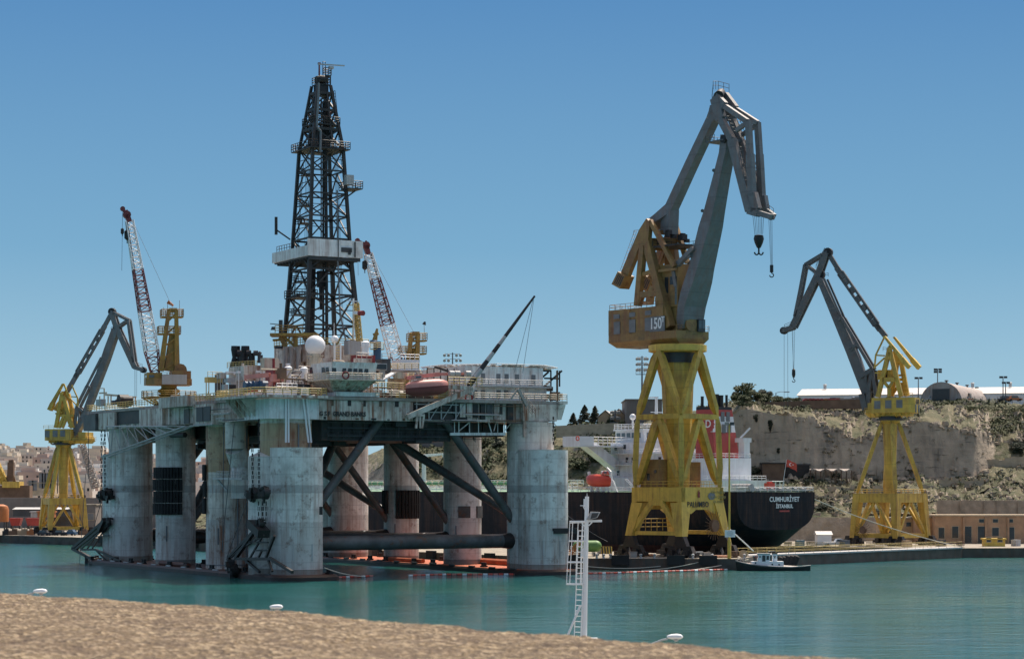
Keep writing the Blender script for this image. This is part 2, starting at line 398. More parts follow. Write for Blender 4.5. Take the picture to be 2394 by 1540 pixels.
PROF = [  # photo column : (distance, height) from the foot of the hill to the plateau
 (420,  [(700,2),(704,2.5),(712,3),(720,3.5),(730,4),(736,4.5),(742,5),(760,6),(790,6.5),(1100,7)]),
 (760,  [(680,2),(684,4),(694,6),(702,8),(712,10),(718,12),(724,16),(744,20),(770,23),(1100,24)]),
 (960,  [(640,2.2),(644,6),(652,10),(660,13),(668,15.5),(674,18),(684,25),(705,29),(730,31),(1100,31)]),
 (1200, [(625,2.2),(629,6.5),(638,10.5),(646,13),(655,16),(662,18.5),(674,27),(695,32),(715,33.5),(1100,34)]),
 (1450, [(600,2.2),(604,7),(614,11),(622,13),(634,16.5),(642,19),(655,28),(680,34.5),(705,36.5),(1100,37)]),
 (1660, [(585,2.2),(588,8),(598,12),(605,13.4),(616,17),(622,19),(628,33),(642,38.5),(668,39.6),(1100,40)]),
 (1740, [(575,2.2),(577,8.4),(587,12),(593,13.4),(604,17),(610,18.6),(613,38),(622,40.2),(650,40.6),(1100,41)]),
 (1860, [(573,2.2),(575,8.4),(585,12),(591,13.4),(603,17.5),(609,18.4),(613,36),(634,39.4),(655,41),(1100,41)]),
 (2000, [(572,2.2),(574,8.4),(584,12),(590,13.2),(602,17.5),(608,18.2),(613,30),(640,39.6),(660,41),(1100,41)]),
 (2160, [(572,2.2),(574,8.4),(584,12),(590,13.2),(602,17.5),(608,18.3),(612,34.5),(640,40),(660,41),(1100,41)]),
 (2270, [(572,2.2),(574,8.4),(584,12.4),(592,13.6),(604,17.6),(610,18.6),(615,32),(640,39.6),(660,41),(1100,41)]),
 (2330, [(572,2.2),(574,8.4),(586,13),(596,15.5),(604,18.2),(620,22),(628,29),(645,38.6),(665,41),(1100,41)]),
 (2460, [(572,2.2),(574,8.4),(586,13),(596,15.5),(604,18.4),(622,23),(630,29),(645,38),(665,41),(1100,41)]),
 (2900, [(572,2.2),(574,8.4),(586,13),(596,15.5),(604,18.4),(622,23),(630,29),(645,38),(665,41),(1100,41)])]
def hill(x, r):
    for (xa, A), (xb, B) in zip(PROF, PROF[1:]):
        if x <= xb or xb == 2900:
            t = min(1, max(0, (x-xa)/(xb-xa))); t = t*t*(3-2*t); break
    r = min(r, 8.9999); i = int(r); f = r-i
    a = [A[i][k]+(A[i+1][k]-A[i][k])*f for k in (0,1)]; c = [B[i][k]+(B[i+1][k]-B[i][k])*f for k in (0,1)]
    d = a[0]+(c[0]-a[0])*t; z = a[1]+(c[1]-a[1])*t
    q = Vector((x*.09, r*2.2, 3.1)); amp = (.30 if 4.9 < r < 6.05 else 1) if 1.2 < r < 8 else .15
    st_ = noise.noise(Vector((x*.03,0,math.floor(r*3)*3.7))); bl = noise.noise(Vector((math.floor(x/9)*1.7,math.floor(r*4)*2.3,1.5)))
    d += (noise.noise(q*.22)*4.5+noise.noise(q)*1.8+noise.noise(q*2.7)*.9+st_*1.6+bl*1.1)*amp
    z += (noise.noise(q*.7+Vector((9,4,1)))*1.0+noise.noise(q*2.3+Vector((9,4,1)))*.5)*amp*(1 if 1.8 < r else .3)
    return XW(x, d, z)
mb = MB(); NX, NR = 620, 110
rows = [9*(j/NR)**1 for j in range(NR+1)]
for i in range(NX+1):
    for r in rows: mb.v.append(hill(420+(2900-420)*i/NX, r))
k = NR+1
for i in range(NX):
    for j in range(NR): mb.f.append((i*k+j, (i+1)*k+j, (i+1)*k+j+1, i*k+j+1)); mb.m.append(0)
struct('hill', mb, m)

# ---------------- vegetation ----------------
def leaf_mat(name, a, b2):
    m, nt, p = new_mat(name); nt.links.new(ramp(nt, noise_n(nt, .8, detail=5), .3, .7, (*a,1), (*b2,1)), p.inputs['Base Color']); p.inputs['Roughness'].default_value = .8
    return m
M['leaf'] = leaf_mat('foliage', (.030,.045,.016), (.085,.10,.035)); M['leaf_dark'] = leaf_mat('dark_foliage', (.014,.022,.012), (.038,.05,.024))
M['scrub'] = leaf_mat('scrub_leaves', (.040,.055,.020), (.125,.125,.05)); M['scrub_dry'] = leaf_mat('dry_scrub', (.10,.085,.045), (.19,.155,.085))
def leaves(mb, c, rx, rz, n, s):
    for _ in range(n):
        u = Vector((random.gauss(0,1), random.gauss(0,1), random.gauss(0,1))).normalized()*(random.random()**.4)
        q = c+Vector((u.x*rx, u.y*rx, u.z*rz)); a = Vector((random.gauss(0,1), random.gauss(0,1), random.gauss(0,.7))).normalized(); b = a.orthogonal().normalized()
        k = s*random.uniform(.6, 1.3); mb.add([q-a*k, q+b*k*.6, q+a*k, q-b*k*.6], [(0,1,2,3)])
def scrub(name, mat, n, xr, rr, size, dens):
    mb = MB()
    for _ in range(n):
        x = random.uniform(*xr); r = random.uniform(*rr); q = hill(x, r)
        if noise.noise(Vector((x*.02, r*1.3, 5))) < dens: continue
        s = random.uniform(.5, 1.3)*size; leaves(mb, q+ZV*s*.35, s, s*.6, 16, s*.38)
    return struct(name, mb, mat, 'stuff')
scrub('scrub', M['scrub'], 1500, (900,2450), (6.3,8.2), 1.0, -.05)
scrub('scrub', M['scrub'], 900, (900,2450), (1.3,5.0), .9, -.02)
scrub('dry_scrub', M['scrub_dry'], 1300, (900,2450), (1.3,8.0), .7, -.1)
scrub('scrub', M['leaf'], 700, (960,1480), (4.5,7.2), 1.5, -.15)
def rubble(n, xr, rr, smin, smax, dens):
    mb = MB()
    for _ in range(n):
        x = random.uniform(*xr); r = random.uniform(*rr)
        if noise.noise(Vector((x*.03, r*2, 9))) < dens: continue
        q = hill(x, r); s = random.uniform(smin, smax)*random.random()+smin; ax = V2(random.uniform(-1,1), random.uniform(.1,1)); ay = Vector((-ax.y,ax.x,0))
        lo = [q+ax*a*s*random.uniform(.6,1.1)+ay*b*s*random.uniform(.5,1)-ZV*s*.4 for a, b in ((-1,-1),(1,-1),(1,1),(-1,1))]; hi = [q+ax*a*s*random.uniform(.3,.8)+ay*b*s*random.uniform(.3,.8)+ZV*s*random.uniform(.3,.7) for a, b in ((-1,-1),(1,-1),(1,1),(-1,1))]
        mb.hull8(lo, hi)
    return struct('rubble', mb, M['rubble_stone'], 'stuff')
rubble(1500, (1860,2420), (5.9,7.2), .25, .9, -.05); rubble(1300, (1300,2420), (1.1,4.9), .25, 1.1, .0); rubble(160, (1880,2420), (4.7,5.2), .5, 1.6, -.2)
scrub('scrub', M['scrub'], 900, (2060,2450), (6.2,8.0), 1.25, -.1); scrub('dark_scrub', M['leaf_dark'], 350, (1300,2450), (1.2,4.9), 1.2, .05); scrub('dark_scrub', M['leaf_dark'], 240, (2060,2450), (6.0,7.8), 1.3, .05)
def tree(kind, label, base, h, rad, mat, lobes=7, conical=False, name='tree', cat='tree', group=None, low=.35):
    t = T(name, label, cat, base, group); base = Vector(base)
    tr = MB(); top = base+ZV*h*(.92 if conical else .6); tr.tube(base-ZV*.5, top, h*.03+.08, .05, 6); cr = MB()
    if conical:
        for k in range(16):
            f = k/15; z = h*(.10+.88*f); r = rad*(1-f)**.8+.2
            for j in range(5):
                a = random.uniform(0, 6.28); q = base+Vector((math.cos(a)*r*.62, math.sin(a)*r*.62, z))
                tr.tube(base+ZV*(z+.2), q, .06, .02, 4, False); leaves(cr, q, r*.45+.1, h*.045, 26, .28)
    else:
        for k in range(lobes):
            a = random.uniform(0, 6.28); e = random.uniform(0, 1); q = base+Vector((math.cos(a)*rad*.6*e, math.sin(a)*rad*.6*e, h*random.uniform(low, .85)))
            tr.tube(base+ZV*h*random.uniform(.15,.4), q, .10, .03, 4, False)
            leaves(cr, q, rad*random.uniform(.35,.55), h*random.uniform(.12,.2), 130, rad*.10+.06)
    t.part('trunk', tr, M['trunk']); t.part('crown', cr, mat); return t
def on_hill(x, r): return hill(x, r)
for x, ry, h, rad, lb in ((1340,7.9,5.0,1.7,'small sparse dark conifer, leftmost of the three beside the tan gabled sheds'),
                       (1367,8.0,6.3,2.5,'broad dark conifer between its two neighbours left of the tan gabled sheds'),
                       (1391,8.0,5.7,1.8,'narrow dark conifer touching the left end of the tan gabled sheds')):
    tree('c', lb, on_hill(x, ry), h, rad, M['leaf_dark'], conical=True, name='conifer_tree', group='conifers beside the gabled sheds')
lb = ['leftmost dark tree of the row above the cliff, beside the ship funnel','low dark tree, second from left in the row above the cliff','dark tree in the middle of the row above the cliff','small dark tree between two taller ones in the row above the cliff','tall round dark tree near the right end of the row above the cliff','rightmost dark tree of the row above the cliff']
for i, (x, h, rad) in enumerate(((1722,3.8,2.0),(1738,3.4,1.9),(1752,3.5,1.8),(1766,3.2,1.6),(1782,4.3,2.2),(1800,4.2,2.1))):
    tree('r', lb[i], on_hill(x, 7.35)-ZV*.6, h, rad, M['leaf_dark'], name='round_tree', group='trees along the cliff top')
for x, r, h, rad, mt, lb in ((1733,6.75,6.0,4.2,'leaf','big light green bush spilling over the cliff edge beside the funnel'),
    (1801,5.75,3.6,1.5,'leaf_dark','dark upright bush growing on the sheer cliff, largest of those on the face'),(1767,5.85,2.4,.9,'leaf_dark','small dark bush clinging to the cliff left of the largest one'),
    (1878,6.5,2.8,1.1,'leaf_dark','dark narrow bush at the top right of the sheer cliff'),(1820,5.4,1.9,.8,'leaf_dark','tiny dark bush low on the cliff face, right of the largest one'),
    (1757,4.9,4.5,2.6,'leaf_dark','dark leafy tree at the foot of the cliff above the white ship casing'),(1740,4.6,3.6,2.0,'leaf','light green bush at the foot of the cliff beside the ship funnel'),
    (1432,7.4,3.4,2.4,'leaf','round green bush in front of the tan gabled sheds'),(2380,5.6,4.0,3.2,'leaf_dark','large dark bush on the slope at the right edge'),
    (1395,5.6,5.0,4.5,'leaf','wide green shrub mass below the ship bridge wing'),(1355,5.3,4.6,4.0,'leaf','green shrub on the slope just right of the rig corner column'),
    (1160,6.2,4.5,3.4,'leaf_dark','dark round bush on the hill seen between two rig columns'),(1135,6.4,4.0,3.4,'leaf','light green bush on the hill seen between two rig columns'),
    (1880,2.5,3.4,2.2,'leaf_dark','dark shrub climbing the wall right of the ship stern'),(1925,1.5,2.6,2.6,'leaf_dark','dark shrub at the top of the low brown wall')):
    tree('b', lb, on_hill(x, r)-ZV*.8, h, rad, M[mt], lobes=8, name='bush', cat='bush', low=.1)
bl = ['light green bush at the cliff edge just right of the big bush','low green bush on the cliff edge below the row of trees','wide green bush on the cliff edge under the middle of the tree row','pale green bush at the cliff edge below the right end of the tree row','low green bush at the cliff edge below the curved street lamp','small green bush right of the curved street lamp','green bush at the left end of the dark wall above the cliff']
for k, (x, r, h, rad) in enumerate(((1750,7.0,3.6,2.6),(1772,7.0,3.0,2.6),(1790,7.0,3.2,3.0),(1812,7.0,2.8,2.8),(1836,7.0,2.6,2.4),(1858,7.0,2.4,2.2),(1738,6.3,4.0,2.6))):
    tree('b', bl[k], on_hill(x, r)-ZV*.4, h, rad, M['leaf'], lobes=7, name='bush', cat='bush', low=.1, group='bushes along the cliff edge')
# parapet in front of the camera
m, nt, p = new_mat('parapet_stone')
vo = N(nt, 'ShaderNodeTexVoronoi', Scale=95.0); geo_ = N(nt, 'ShaderNodeNewGeometry'); nt.links.new(geo_.outputs['Position'], vo.inputs['Vector'])
gsep = N(nt, 'ShaderNodeSeparateColor'); nt.links.new(vo.outputs['Color'], gsep.inputs[0])
g = ramp(nt, noise_n(nt, 120, detail=8, rough=.75), .34, .70, (.068,.043,.022,1), (.42,.305,.165,1))
g = mix(nt, math_n(nt, 'MULTIPLY', ramp(nt, gsep.outputs[0], .68, .84), .6), g, (.68,.54,.36))
g = mix(nt, math_n(nt, 'MULTIPLY', ramp(nt, gsep.outputs[1], .66, .74), .8), g, (.07,.045,.03))
g = mix(nt, math_n(nt, 'MULTIPLY', ramp(nt, noise_n(nt, 6, detail=8, rough=.75, stretch=(1,1.6,1)), .48, .60), .6), g, (.15,.10,.062))
g = mix(nt, math_n(nt, 'MULTIPLY', ramp(nt, noise_n(nt, 22, detail=9, rough=.8, stretch=(.6,1.3,1)), .53, .62), .7), g, (.60,.47,.30))
g = mix(nt, math_n(nt, 'MULTIPLY', ramp(nt, noise_n(nt, 13, detail=9, rough=.8, stretch=(.6,1.3,1.7)), .53, .63), .75), g, (.085,.055,.034))
nt.links.new(g, p.inputs['Base Color']); p.inputs['Roughness'].default_value = .95
b = N(nt, 'ShaderNodeBump', Strength=1.0, Distance=.014); nt.links.new(math_n(nt, 'ADD', noise_n(nt, 45, detail=8, rough=.7), vo.outputs['Distance']), b.inputs['Height']); nt.links.new(b.outputs[0], p.inputs['Normal'])
mb = MB(); HZ = CZ-.26
def pe(x, y): d = .26*F/(y-YH); return Vector(((x-CX)*d/F, d, HZ))
edge = [pe(-700,1335), pe(-300,1362), pe(0,1383), pe(600,1422), pe(1200,1474), pe(1800,1523), pe(2394,1575), pe(2900,1622)]
NN = 620
def lerp_e(t):
    t *= len(edge)-1; i = min(int(t), len(edge)-2); return edge[i].lerp(edge[i+1], t-i)
rowsp = [0,.006,.015,.03]+[.03+.035*k for k in range(1, 78)]
for i in range(NN+1):
    q = lerp_e(i/NN)
    for j, o in enumerate(rowsp):
        pp = q+Vector((-.22,-1,0)).normalized()*o
        zz = noise.noise(pp*5)*.005+noise.noise(pp*17)*.002+noise.noise(pp*44)*.002+noise.noise(pp*95)*.0028
        if j == 0: zz -= .02
        elif j == 1: zz -= .006
        mb.v.append(pp+ZV*zz)
kk = len(rowsp)
for i in range(NN):
    for j in range(kk-1): mb.f.append((i*kk+j+1, (i+1)*kk+j+1, (i+1)*kk+j, i*kk+j)); mb.m.append(0)
for i in range(NN+1): mb.v.append(lerp_e(i/NN)-ZV*14)
o = (NN+1)*kk
for i in range(NN): mb.f.append((i*kk, (i+1)*kk, o+i+1, o+i)); mb.m.append(0)
single('parapet', 'rough sunlit honey-coloured stone parapet across the bottom of the view', 'wall', mb, m)
# ---------------- the big 150 t quay crane ----------------
def corner_frame(C, ang): 
    e1 = Vector((math.cos(R(ang)), math.sin(R(ang)), 0)); return e1, Vector((-e1.y, e1.x, 0))
def leg_hull(mb, c, e1, e2, i, j, ob, ot, sb, st, zb, zt):
    def sq(o, s, z): return [c+e1*(i*(o-s*a))+e2*(j*(o-s*b))+ZV*z for a, b in ((0,0),(1,0),(1,1),(0,1))]
    b = sq(ob, sb, zb); t = sq(ot, st, zt)
    if i*j < 0: b = b[::-1]; t = t[::-1]
    # outer corner first; orientation fixed by winding
    return mb.hull8(b[::-1], t[::-1])
def bogie(th, c, e, z0, z1, L=7.5, n=4, wr=.45):
    "balance beams and wheels under one crane leg, running along e"
    c = Vector((c.x, c.y, 0)); s = Vector((-e.y, e.x, 0)); mb = MB()
    mb.hull8([c+e*a*L*.25+s*b*.5+ZV*(z0+1.9) for a, b in ((-1,-1),(1,-1),(1,1),(-1,1))], [c+e*a*.8+s*b*.6+ZV*z1 for a, b in ((-1,-1),(1,-1),(1,1),(-1,1))])
    for k in (-1, 1):
        q = c+e*k*L*.25
        mb.hull8([q+e*a*L*.23+s*b*.55+ZV*(z0+.35) for a, b in ((-1,-1),(1,-1),(1,1),(-1,1))], [q+e*a*L*.1+s*b*.5+ZV*(z0+2.3) for a, b in ((-1,-1),(1,-1),(1,1),(-1,1))])
        mb.box(q+s*.9+ZV*(z0+1.0), 1.1, .7, .9, e)
        mb.box(q-s*.95+ZV*(z0+1.2), .9, .8, 1.0, e)
    mb.box(c-e*(L*.5+.2)+ZV*(z0+.6), .4, 1.0, .8, e); mb.box(c+e*(L*.5+.2)+ZV*(z0+.6), .4, 1.0, .8, e)
    o = th.part('bogie', mb, M['black_rust'])
    for k in range(n):
        q = c+e*(L*((k+.5)/n-.5))+ZV*(z0+wr); wb = MB(); wb.tube(q-s*.62, q+s*.62, wr, wr, 14); th.part('wheel', wb, M['dark_grey'], o)
Cm = Vector((33.2, 446, 0)); e1, e2 = corner_frame(Cm, 45.5)
mc = T('quay_crane', 'tallest yellow quay crane with grey double jib, standing in front of the black ship', 'crane', (Cm.x, Cm.y, QZ), 'level luffing quay cranes')
YL = M['crane_yellow']; OC = M['crane_ochre']; BY = M['bright_yellow']; GR = M['crane_grey']
def cn(i, j, h, z): return Cm+e1*(i*h)+e2*(j*h)+ZV*z
for i, j in ((-1,-1),(1,-1),(-1,1),(1,1)):
    mb = MB(); leg_hull(mb, Cm, e1, e2, i, j, 7.45, 6.55, 1.7, 2.9, 6.4, 13.0)
    leg = mc.part('leg', mb, BY)
    bogie(mc, cn(i, j, 6.6, 0), e2, QZ, 6.45, 7.6)
mb = MB()
for s in (-1, 1):      # plate girders with haunches (along e1) and lighter girders (along e2)
    h = 6.5
    mb.beam(cn(-1,s,h,14.5)+e2*(-s*.6), cn(1,s,h,14.5)+e2*(-s*.6), 1.2, 3.06)
    lowz = 11.0; y = s*6.45
    P = [cn(-1,0,6.4,13.0), cn(1,0,6.4,13.0), cn(1,0,6.6,lowz), cn(1,0,3.4,lowz-.2), cn(1,0,1.9,11.6), cn(-1,0,1.9,11.6), cn(-1,0,3.4,lowz-.2), cn(-1,0,6.6,lowz)]
    mb.extr([q+e2*(y-s*.05) for q in P], e2*(-s*.9))
    mb.beam(cn(s,-1,h,14.6)+e1*(-s*.6), cn(s,1,h,14.6)+e1*(-s*.6), 1.15, 2.75)
    for j in (-1, 1):
        a = Cm+e1*(s*6.3)+e2*(j*1.2)+ZV*13.2; b = Cm+e1*(s*6.6)+e2*(j*6.0)+ZV*7.4; mb.beam(a, b, .85, 1.0)
    mb.beam(Cm+e1*(s*6.3)-e2*1.9+ZV*12.9, Cm+e1*(s*6.3)+e2*1.9+ZV*12.9, .9, .9)
    mb.beam(cn(s,-1,6.4,6.95), cn(s,1,6.4,6.95), .7, .75)
portal = mc.part('portal_frame', mb, BY)
lt = -e2*.0
o = cn(-.16,-1,6.5,13.35)+(-e2)*.16
mc.part('lettering', text_mb('PALUMBO', 1.55, o+ZV*-.75-e1*.55, e1, ZV, .02, 1.0, .95), M['text_dark'], portal)
mb = MB(); c = o-e1*.35+ZV*1.25
c = c-e2*.02
mb.extr([c+e1*a+ZV*b for a, b in ((-.35,.0),(-.1,.75),(.15,1.0),(.1,.55),(.35,.45),(.25,-.1),(.42,-.55),(-.25,-.6))], -e2*.03)
mc.part('emblem', mb, M['red'], portal)
mb = MB(); c = cn(.42,-1,6.5,14.3)-e2*.03
mb.extr([c+e1*(1.15*math.cos(a*.3927))+ZV*(.72*math.sin(a*.3927)) for a in range(16)], -e2*.07); mc.part('oval_plate', mb, M['mid_grey'], portal)
for k, t in enumerate(('Our Pride is', 'in the Quality', 'we create')):
    mc.part('lettering', text_mb(t, .85, cn(.72,-1,6.5,15.05-.92*k)-e2*.12+e1*(.05*k), e1, ZV), M['text_grey'], portal)
mb = MB(); mb.box(cn(0,0,0,16.05), 12.2, 12.2, .12, e1, e2)
mb.rail([cn(-1,-1,6.3,16.1), cn(1,-1,6.3,16.1), cn(1,1,6.3,16.1), cn(-1,1,6.3,16.1), cn(-1,-1,6.3,16.1)], 1.1, 1.5, .05)
mb.rail([cn(-1,1,6.2,7.3), cn(1,1,6.2,7.3)], 2.4, 1.6, .07, 3)
mc.part('platform', mb, YL)
mb = MB()             # machinery boxes on the portal
mb.hull8([Cm+e1*a+e2*b+ZV*16.1 for a, b in ((-5.2,.6),(-.6,.6),(-.6,5.4),(-5.2,5.4))], [Cm+e1*a+e2*b+ZV*21.6 for a, b in ((-4.6,.8),(-.7,.6),(-.7,4.6),(-4.6,4.6))])
mb.box(Cm+e1*2.6+e2*.4+ZV*18.6, 4.2, 5.0, 5.0, e1, e2)
mh = mc.part('machinery_box', mb, OC)
mb = MB(); mb.box(Cm-e1*4.98+e2*1.6+ZV*19.2, .06, .6, .6, e1); mb.box(Cm-e1*5.03+e2*3.4+ZV*18.0, .06, .7, 1.6, e1); mc.part('hatch', mb, M['window_dark'], mh)
mb = MB()
RZ, RH = 30.1, 5.65
for i, j in ((-1,-1),(1,-1),(-1,1),(1,1)):
    mb.beam(cn(i,j,5.95,16.0), cn(i,j,6.0,20), .7, .7, 1.15, 1.15); mb.beam(cn(i,j,6.0,20), cn(i,j,5.75,28.4), 1.15, 1.15, 1.05, 1.05); mb.beam(cn(i,j,5.75,28.4), cn(i,j,5.6,30.2), 1.05, 1.05, .6, .6)
mc_posts = mc.part('corner_post', mb, YL)
mb = MB(); q = [cn(-1,-1,RH,RZ), cn(1,-1,RH,RZ), cn(1,1,RH,RZ), cn(-1,1,RH,RZ)]
for k in range(4): mb.beam(q[k], q[(k+1)%4], .8, 1.0)
mc.part('ring_beam', mb, YL)
mb = MB()
def strut(mb, a, b, w):
    a = Vector(a); b = Vector(b); p1 = a.lerp(b, .12); p2 = a.lerp(b, .88)
    mb.beam(a, p1, w*.5, w*.5, w, w); mb.beam(p1, p2, w, w); mb.beam(p2, b, w, w, w*.5, w*.5)
for dx, A, B in ((-e1,(-1,-1),(-1,1)), (e1,(1,-1),(1,1)), (-e2,(-1,-1),(1,-1)), (e2,(-1,1),(1,1))):
    top = Cm+dx*5.6+ZV*43.4; mid = Cm+dx*5.5+ZV*30
    for c in (A, B):
        strut(mb, top, cn(c[0],c[1],5.55,30.4), 1.15); strut(mb, mid, cn(c[0]*1.0,c[1],5.6,16.6), 1.15)
mc.part('strut', mb, YL)
mb = MB(); mb.lathe(Cm, [(2.5,12),(2.6,20),(3.35,40.8),(3.35,44)], 10, True); tw = mc.part('tower', mb, YL)
mb = MB(); mb.lathe(Cm, [(3.5,40.9),(3.5,42.9)], 24, False); mc.part('collar', mb, M['dark_grey'], tw)
q = Cm-V2(.33,.94)*3.25
mb = MB(); mb.box(q+ZV*38.2-Vector((1.2,0,0)), .8, .5, 2.0); mb.box(q+ZV*24.8-Vector((.9,-.5,0)), .7, .5, 1.6); mc.part('doorway', mb, M['window_dark'], tw)
mb = MB(); mb.lathe(Cm, [(5.2,43.0),(5.85,43.2),(5.85,44.4),(5.3,44.55)], 40); mc.part('slewing_ring', mb, BY)
# cable reel on the sill
mb = MB(); c = cn(.45,-1,6.9,8.4)
for k in range(22):
    a = k*math.pi/11; d = e1*math.cos(a)+ZV*math.sin(a); mb.beam(c+d*.4, c+d*2.9, .07, .07)
mb.tube(c-e2*.4, c+e2*.4, 1.2, 1.2, 16)
mc.part('cable_reel', mb, M['brown'])
# upper works
U = Fr(Cm, (.62,-.785,0)); z2 = zoom(2380,850,2.566); z1 = zoom(2380,300,2.2)
HWD = 4.4
def us(x, off): return (U.px(x, 0, off)-Cm).dot(U.ax)
sr, sh, sf = us(1422,-HWD), us(1550,-HWD), us(1581,-HWD)
mb = MB(); ZP0, ZP1 = 45.2, 47.1
b = [(sr+.1,-HWD),(sf,-HWD),(sf,HWD),(sr+.1,HWD)]
mb.hull8([U.p(x*.93, y*.72, 44.5) for x, y in b], [U.p(x, y, 45.6) for x, y in b]); mb.hull8([U.p(x,y,45.6) for x,y in b], [U.p(x,y,ZP1) for x,y in b])
mb.rail([U.p(sf-.1,-HWD+.1,ZP1), U.p(sf-.1,HWD-.1,ZP1)], 1.1, 1.4, .05)
mc.part('slewing_platform', mb, OC)
mb = MB(); ht = U.px(1550,714,-HWD).z; U.box(mb, sr, sh, -HWD+.05, HWD-.05, ZP1, ht)
mb.rail([U.p(sh-.2,-HWD+.2,ht), U.p(sr+.2,-HWD+.2,ht), U.p(sr+.2,HWD-.2,ht)], 1.1, 1.6, .05); U.box(mb, (sr*.6+sh*.4)-.1, (sr*.6+sh*.4)+.1, -HWD-.06, -HWD+.05, ZP1, ht)
house = mc.part('machinery_house', mb, OC)
for zx, zy, wx, hz in ((225,1185,1.9,2.5),(383,1165,1.9,2.6),(545,1147,1.9,2.6),(222,1068,1.8,.9),(382,1048,1.8,.9),(545,1029,1.8,.9)):
    q = U.px(*z2(zx,zy), -HWD-.03); mb = MB(); mb.box(q, wx, .12, hz, U.ax); wf = mc.part('window', mb, M['mid_grey'], house)
mb = MB(); q = U.px(*z2(640,1142), -HWD); mb.box(q-U.ay*.02, 4.4, .1, 3.0, U.ax); plq = mc.part('capacity_plate', mb, M['mid_grey'], house)
mb = text_mb('150', 3.1, q-U.ay*.09-U.ax*.4, U.ax, ZV, .06, 1.0, .78); tt = text_mb('T', 1.5, q-U.ay*.09+U.ax*1.75+ZV*.75, U.ax, ZV, .05); mb.add(tt.v, tt.f)
mc.part('lettering', mb, M['text_white'], house)
# A frame
def PZ(off): return lambda zx, zy: U.px(*z2(zx,zy), off)
nr, fr_, md = PZ(-3.3), PZ(3.3), PZ(0)
mb = MB()
for P in (nr,):
    mb.beam(P(495,350), P(440,960), 1.1, 1.4); mb.beam(P(545,300), P(640,690), 1.3, 1.6); mb.beam(P(640,690), P(770,1180), 1.6, 1.9)
    mb.beam(P(520,360), P(600,640), .8, .9); mb.beam(P(450,650), P(600,600), .6, .8); mb.beam(P(440,850), P(700,820), 1.0, 1.2); mb.beam(P(440,800), P(500,860), .9, .9)
    mb.beam(P(480,840), P(445,950), .9, 1.3); mb.beam(P(600,760), P(560,860), .9, 1.2); mb.beam(P(640,920), P(720,905), 1.2, 1.8)
mb.beam(fr_(690,370), fr_(600,600), 1.1, 1.4); mb.beam(fr_(740,360), fr_(740,620), 1.1, 1.4); mb.beam(fr_(800,330), fr_(880,900), 1.2, 1.5); mb.beam(fr_(600,600), fr_(560,940), 1.1, 1.4)
mb.beam(nr(490,345), fr_(720,350), 1.4, 1.6); mb.beam(nr(450,270), fr_(700,290), .5, .5); mb.beam(nr(560,300), fr_(830,310), 1.3, 1.4); mb.beam(nr(445,930), fr_(560,930), .8, .8)
mb.beam(nr(800,500), fr_(950,500), .5, .6); mb.beam(nr(620,200), fr_(855,222), .6, .8)
mc.part('a_frame', mb, OC)
mb = MB(); U.box(mb, -2.8, 2.9, -2.6, 2.9, 52, 60.5); U.box(mb, -2.4, 3.4, -2.2, 3.0, ZP1, 52); mb.box(nr(745,590), 5, .5, .5, U.ax); up = mc.part('winch_house', mb, OC)
mb = MB(); q = U.p(0,-2.63,56.4); mb.box(q+U.ax*-.4, 1.0, .08, 3.2, U.ax); mb.box(q+U.ax*1.6+ZV*.8, 2.0, .06, 1.6, U.ax); mc.part('doorway', mb, M['window_dark'], up)
mb = MB()
for k in range(9):
    a = random.uniform(-.5, 1); mb.box(nr(0,0)*0+U.p(us(1542,-3.3)+random.uniform(-1,4), random.uniform(-3,3), U.px(*z2(500,270),-3.3).z+random.uniform(-.8,1.2)), random.uniform(.5,1.6), random.uniform(.5,1.4), random.uniform(.4,1.2), U.ax)
zt = U.px(*z2(500,300),-3.3).z; U.box(mb, us(1542,-3.3)-1.5, us(1542,-3.3)+5.5, -3.6, 3.6, zt-1.5, zt-1.2)
mb.rail([U.p(us(1542,-3.3)-1.5,-3.8,zt-1.2), U.p(us(1542,-3.3)-1.5,3.8,zt-1.2)], 1.2, 1.2, .05); mb.rail([U.p(us(1542,-3.3)+6,3.8,zt-1.2), U.p(us(1542,-3.3)-1.5,3.8,zt-1.2)], 1.2, 1.2, .05)
mc.part('sheave_platform', mb, M['black_rust'])
for P, sg in ((nr,-1),(fr_,1)):
    mb = MB()
    if sg < 0: pl = ((545,62),(470,180),(285,612),(352,655),(470,358),(560,330),(578,95)); cw = ((282,608),(357,655),(302,785),(218,738)); lk = ((568,85),(640,215),(818,555))
    else: pl = ((808,100),(735,230),(560,640),(625,690),(735,400),(820,370),(842,130)); cw = ((548,640),(625,690),(575,818),(490,770)); lk = ((815,110),(855,222),(950,515))
    mb.extr([P(a,b)-U.ay*.5 for a,b in pl], U.ay*1.0); lv = mc.part('balance_lever', mb, OC)
    mb = MB(); mb.extr([P(a,b)-U.ay*1.3 for a,b in cw], U.ay*2.6); cwt = mc.part('counterweight', mb, OC, lv)
    mb = MB(); A, B, Cc, D = [P(a,b)-U.ay*1.33 for a,b in cw]
    for k in range(4):
        f = .2+.2*k; g = .12
        a = A.lerp(B, f); b = A.lerp(B, f+g); c = D.lerp(Cc, f+g); d = D.lerp(Cc, f)
        mb.extr([a.lerp(d,.15), b.lerp(c,.05), c.lerp(b,.2), d.lerp(a,.1)], -U.ay*.02)
    mc.part('hazard_stripes', mb, M['text_dark'], lv)
    mb = MB(); mb.beam(P(*lk[0]), P(*lk[1]), .8, .9); mb.beam(P(*lk[1]), P(*lk[2]), .8, .9); mc.part('lever_link', mb, OC)
mb = MB(); mb.ladder(nr(415,195), nr(272,590), .6, U.ay, .05, .7); mb.path([nr(470,180), nr(400,185), nr(395,230)], .05); mc.part('ladder', mb, OC)
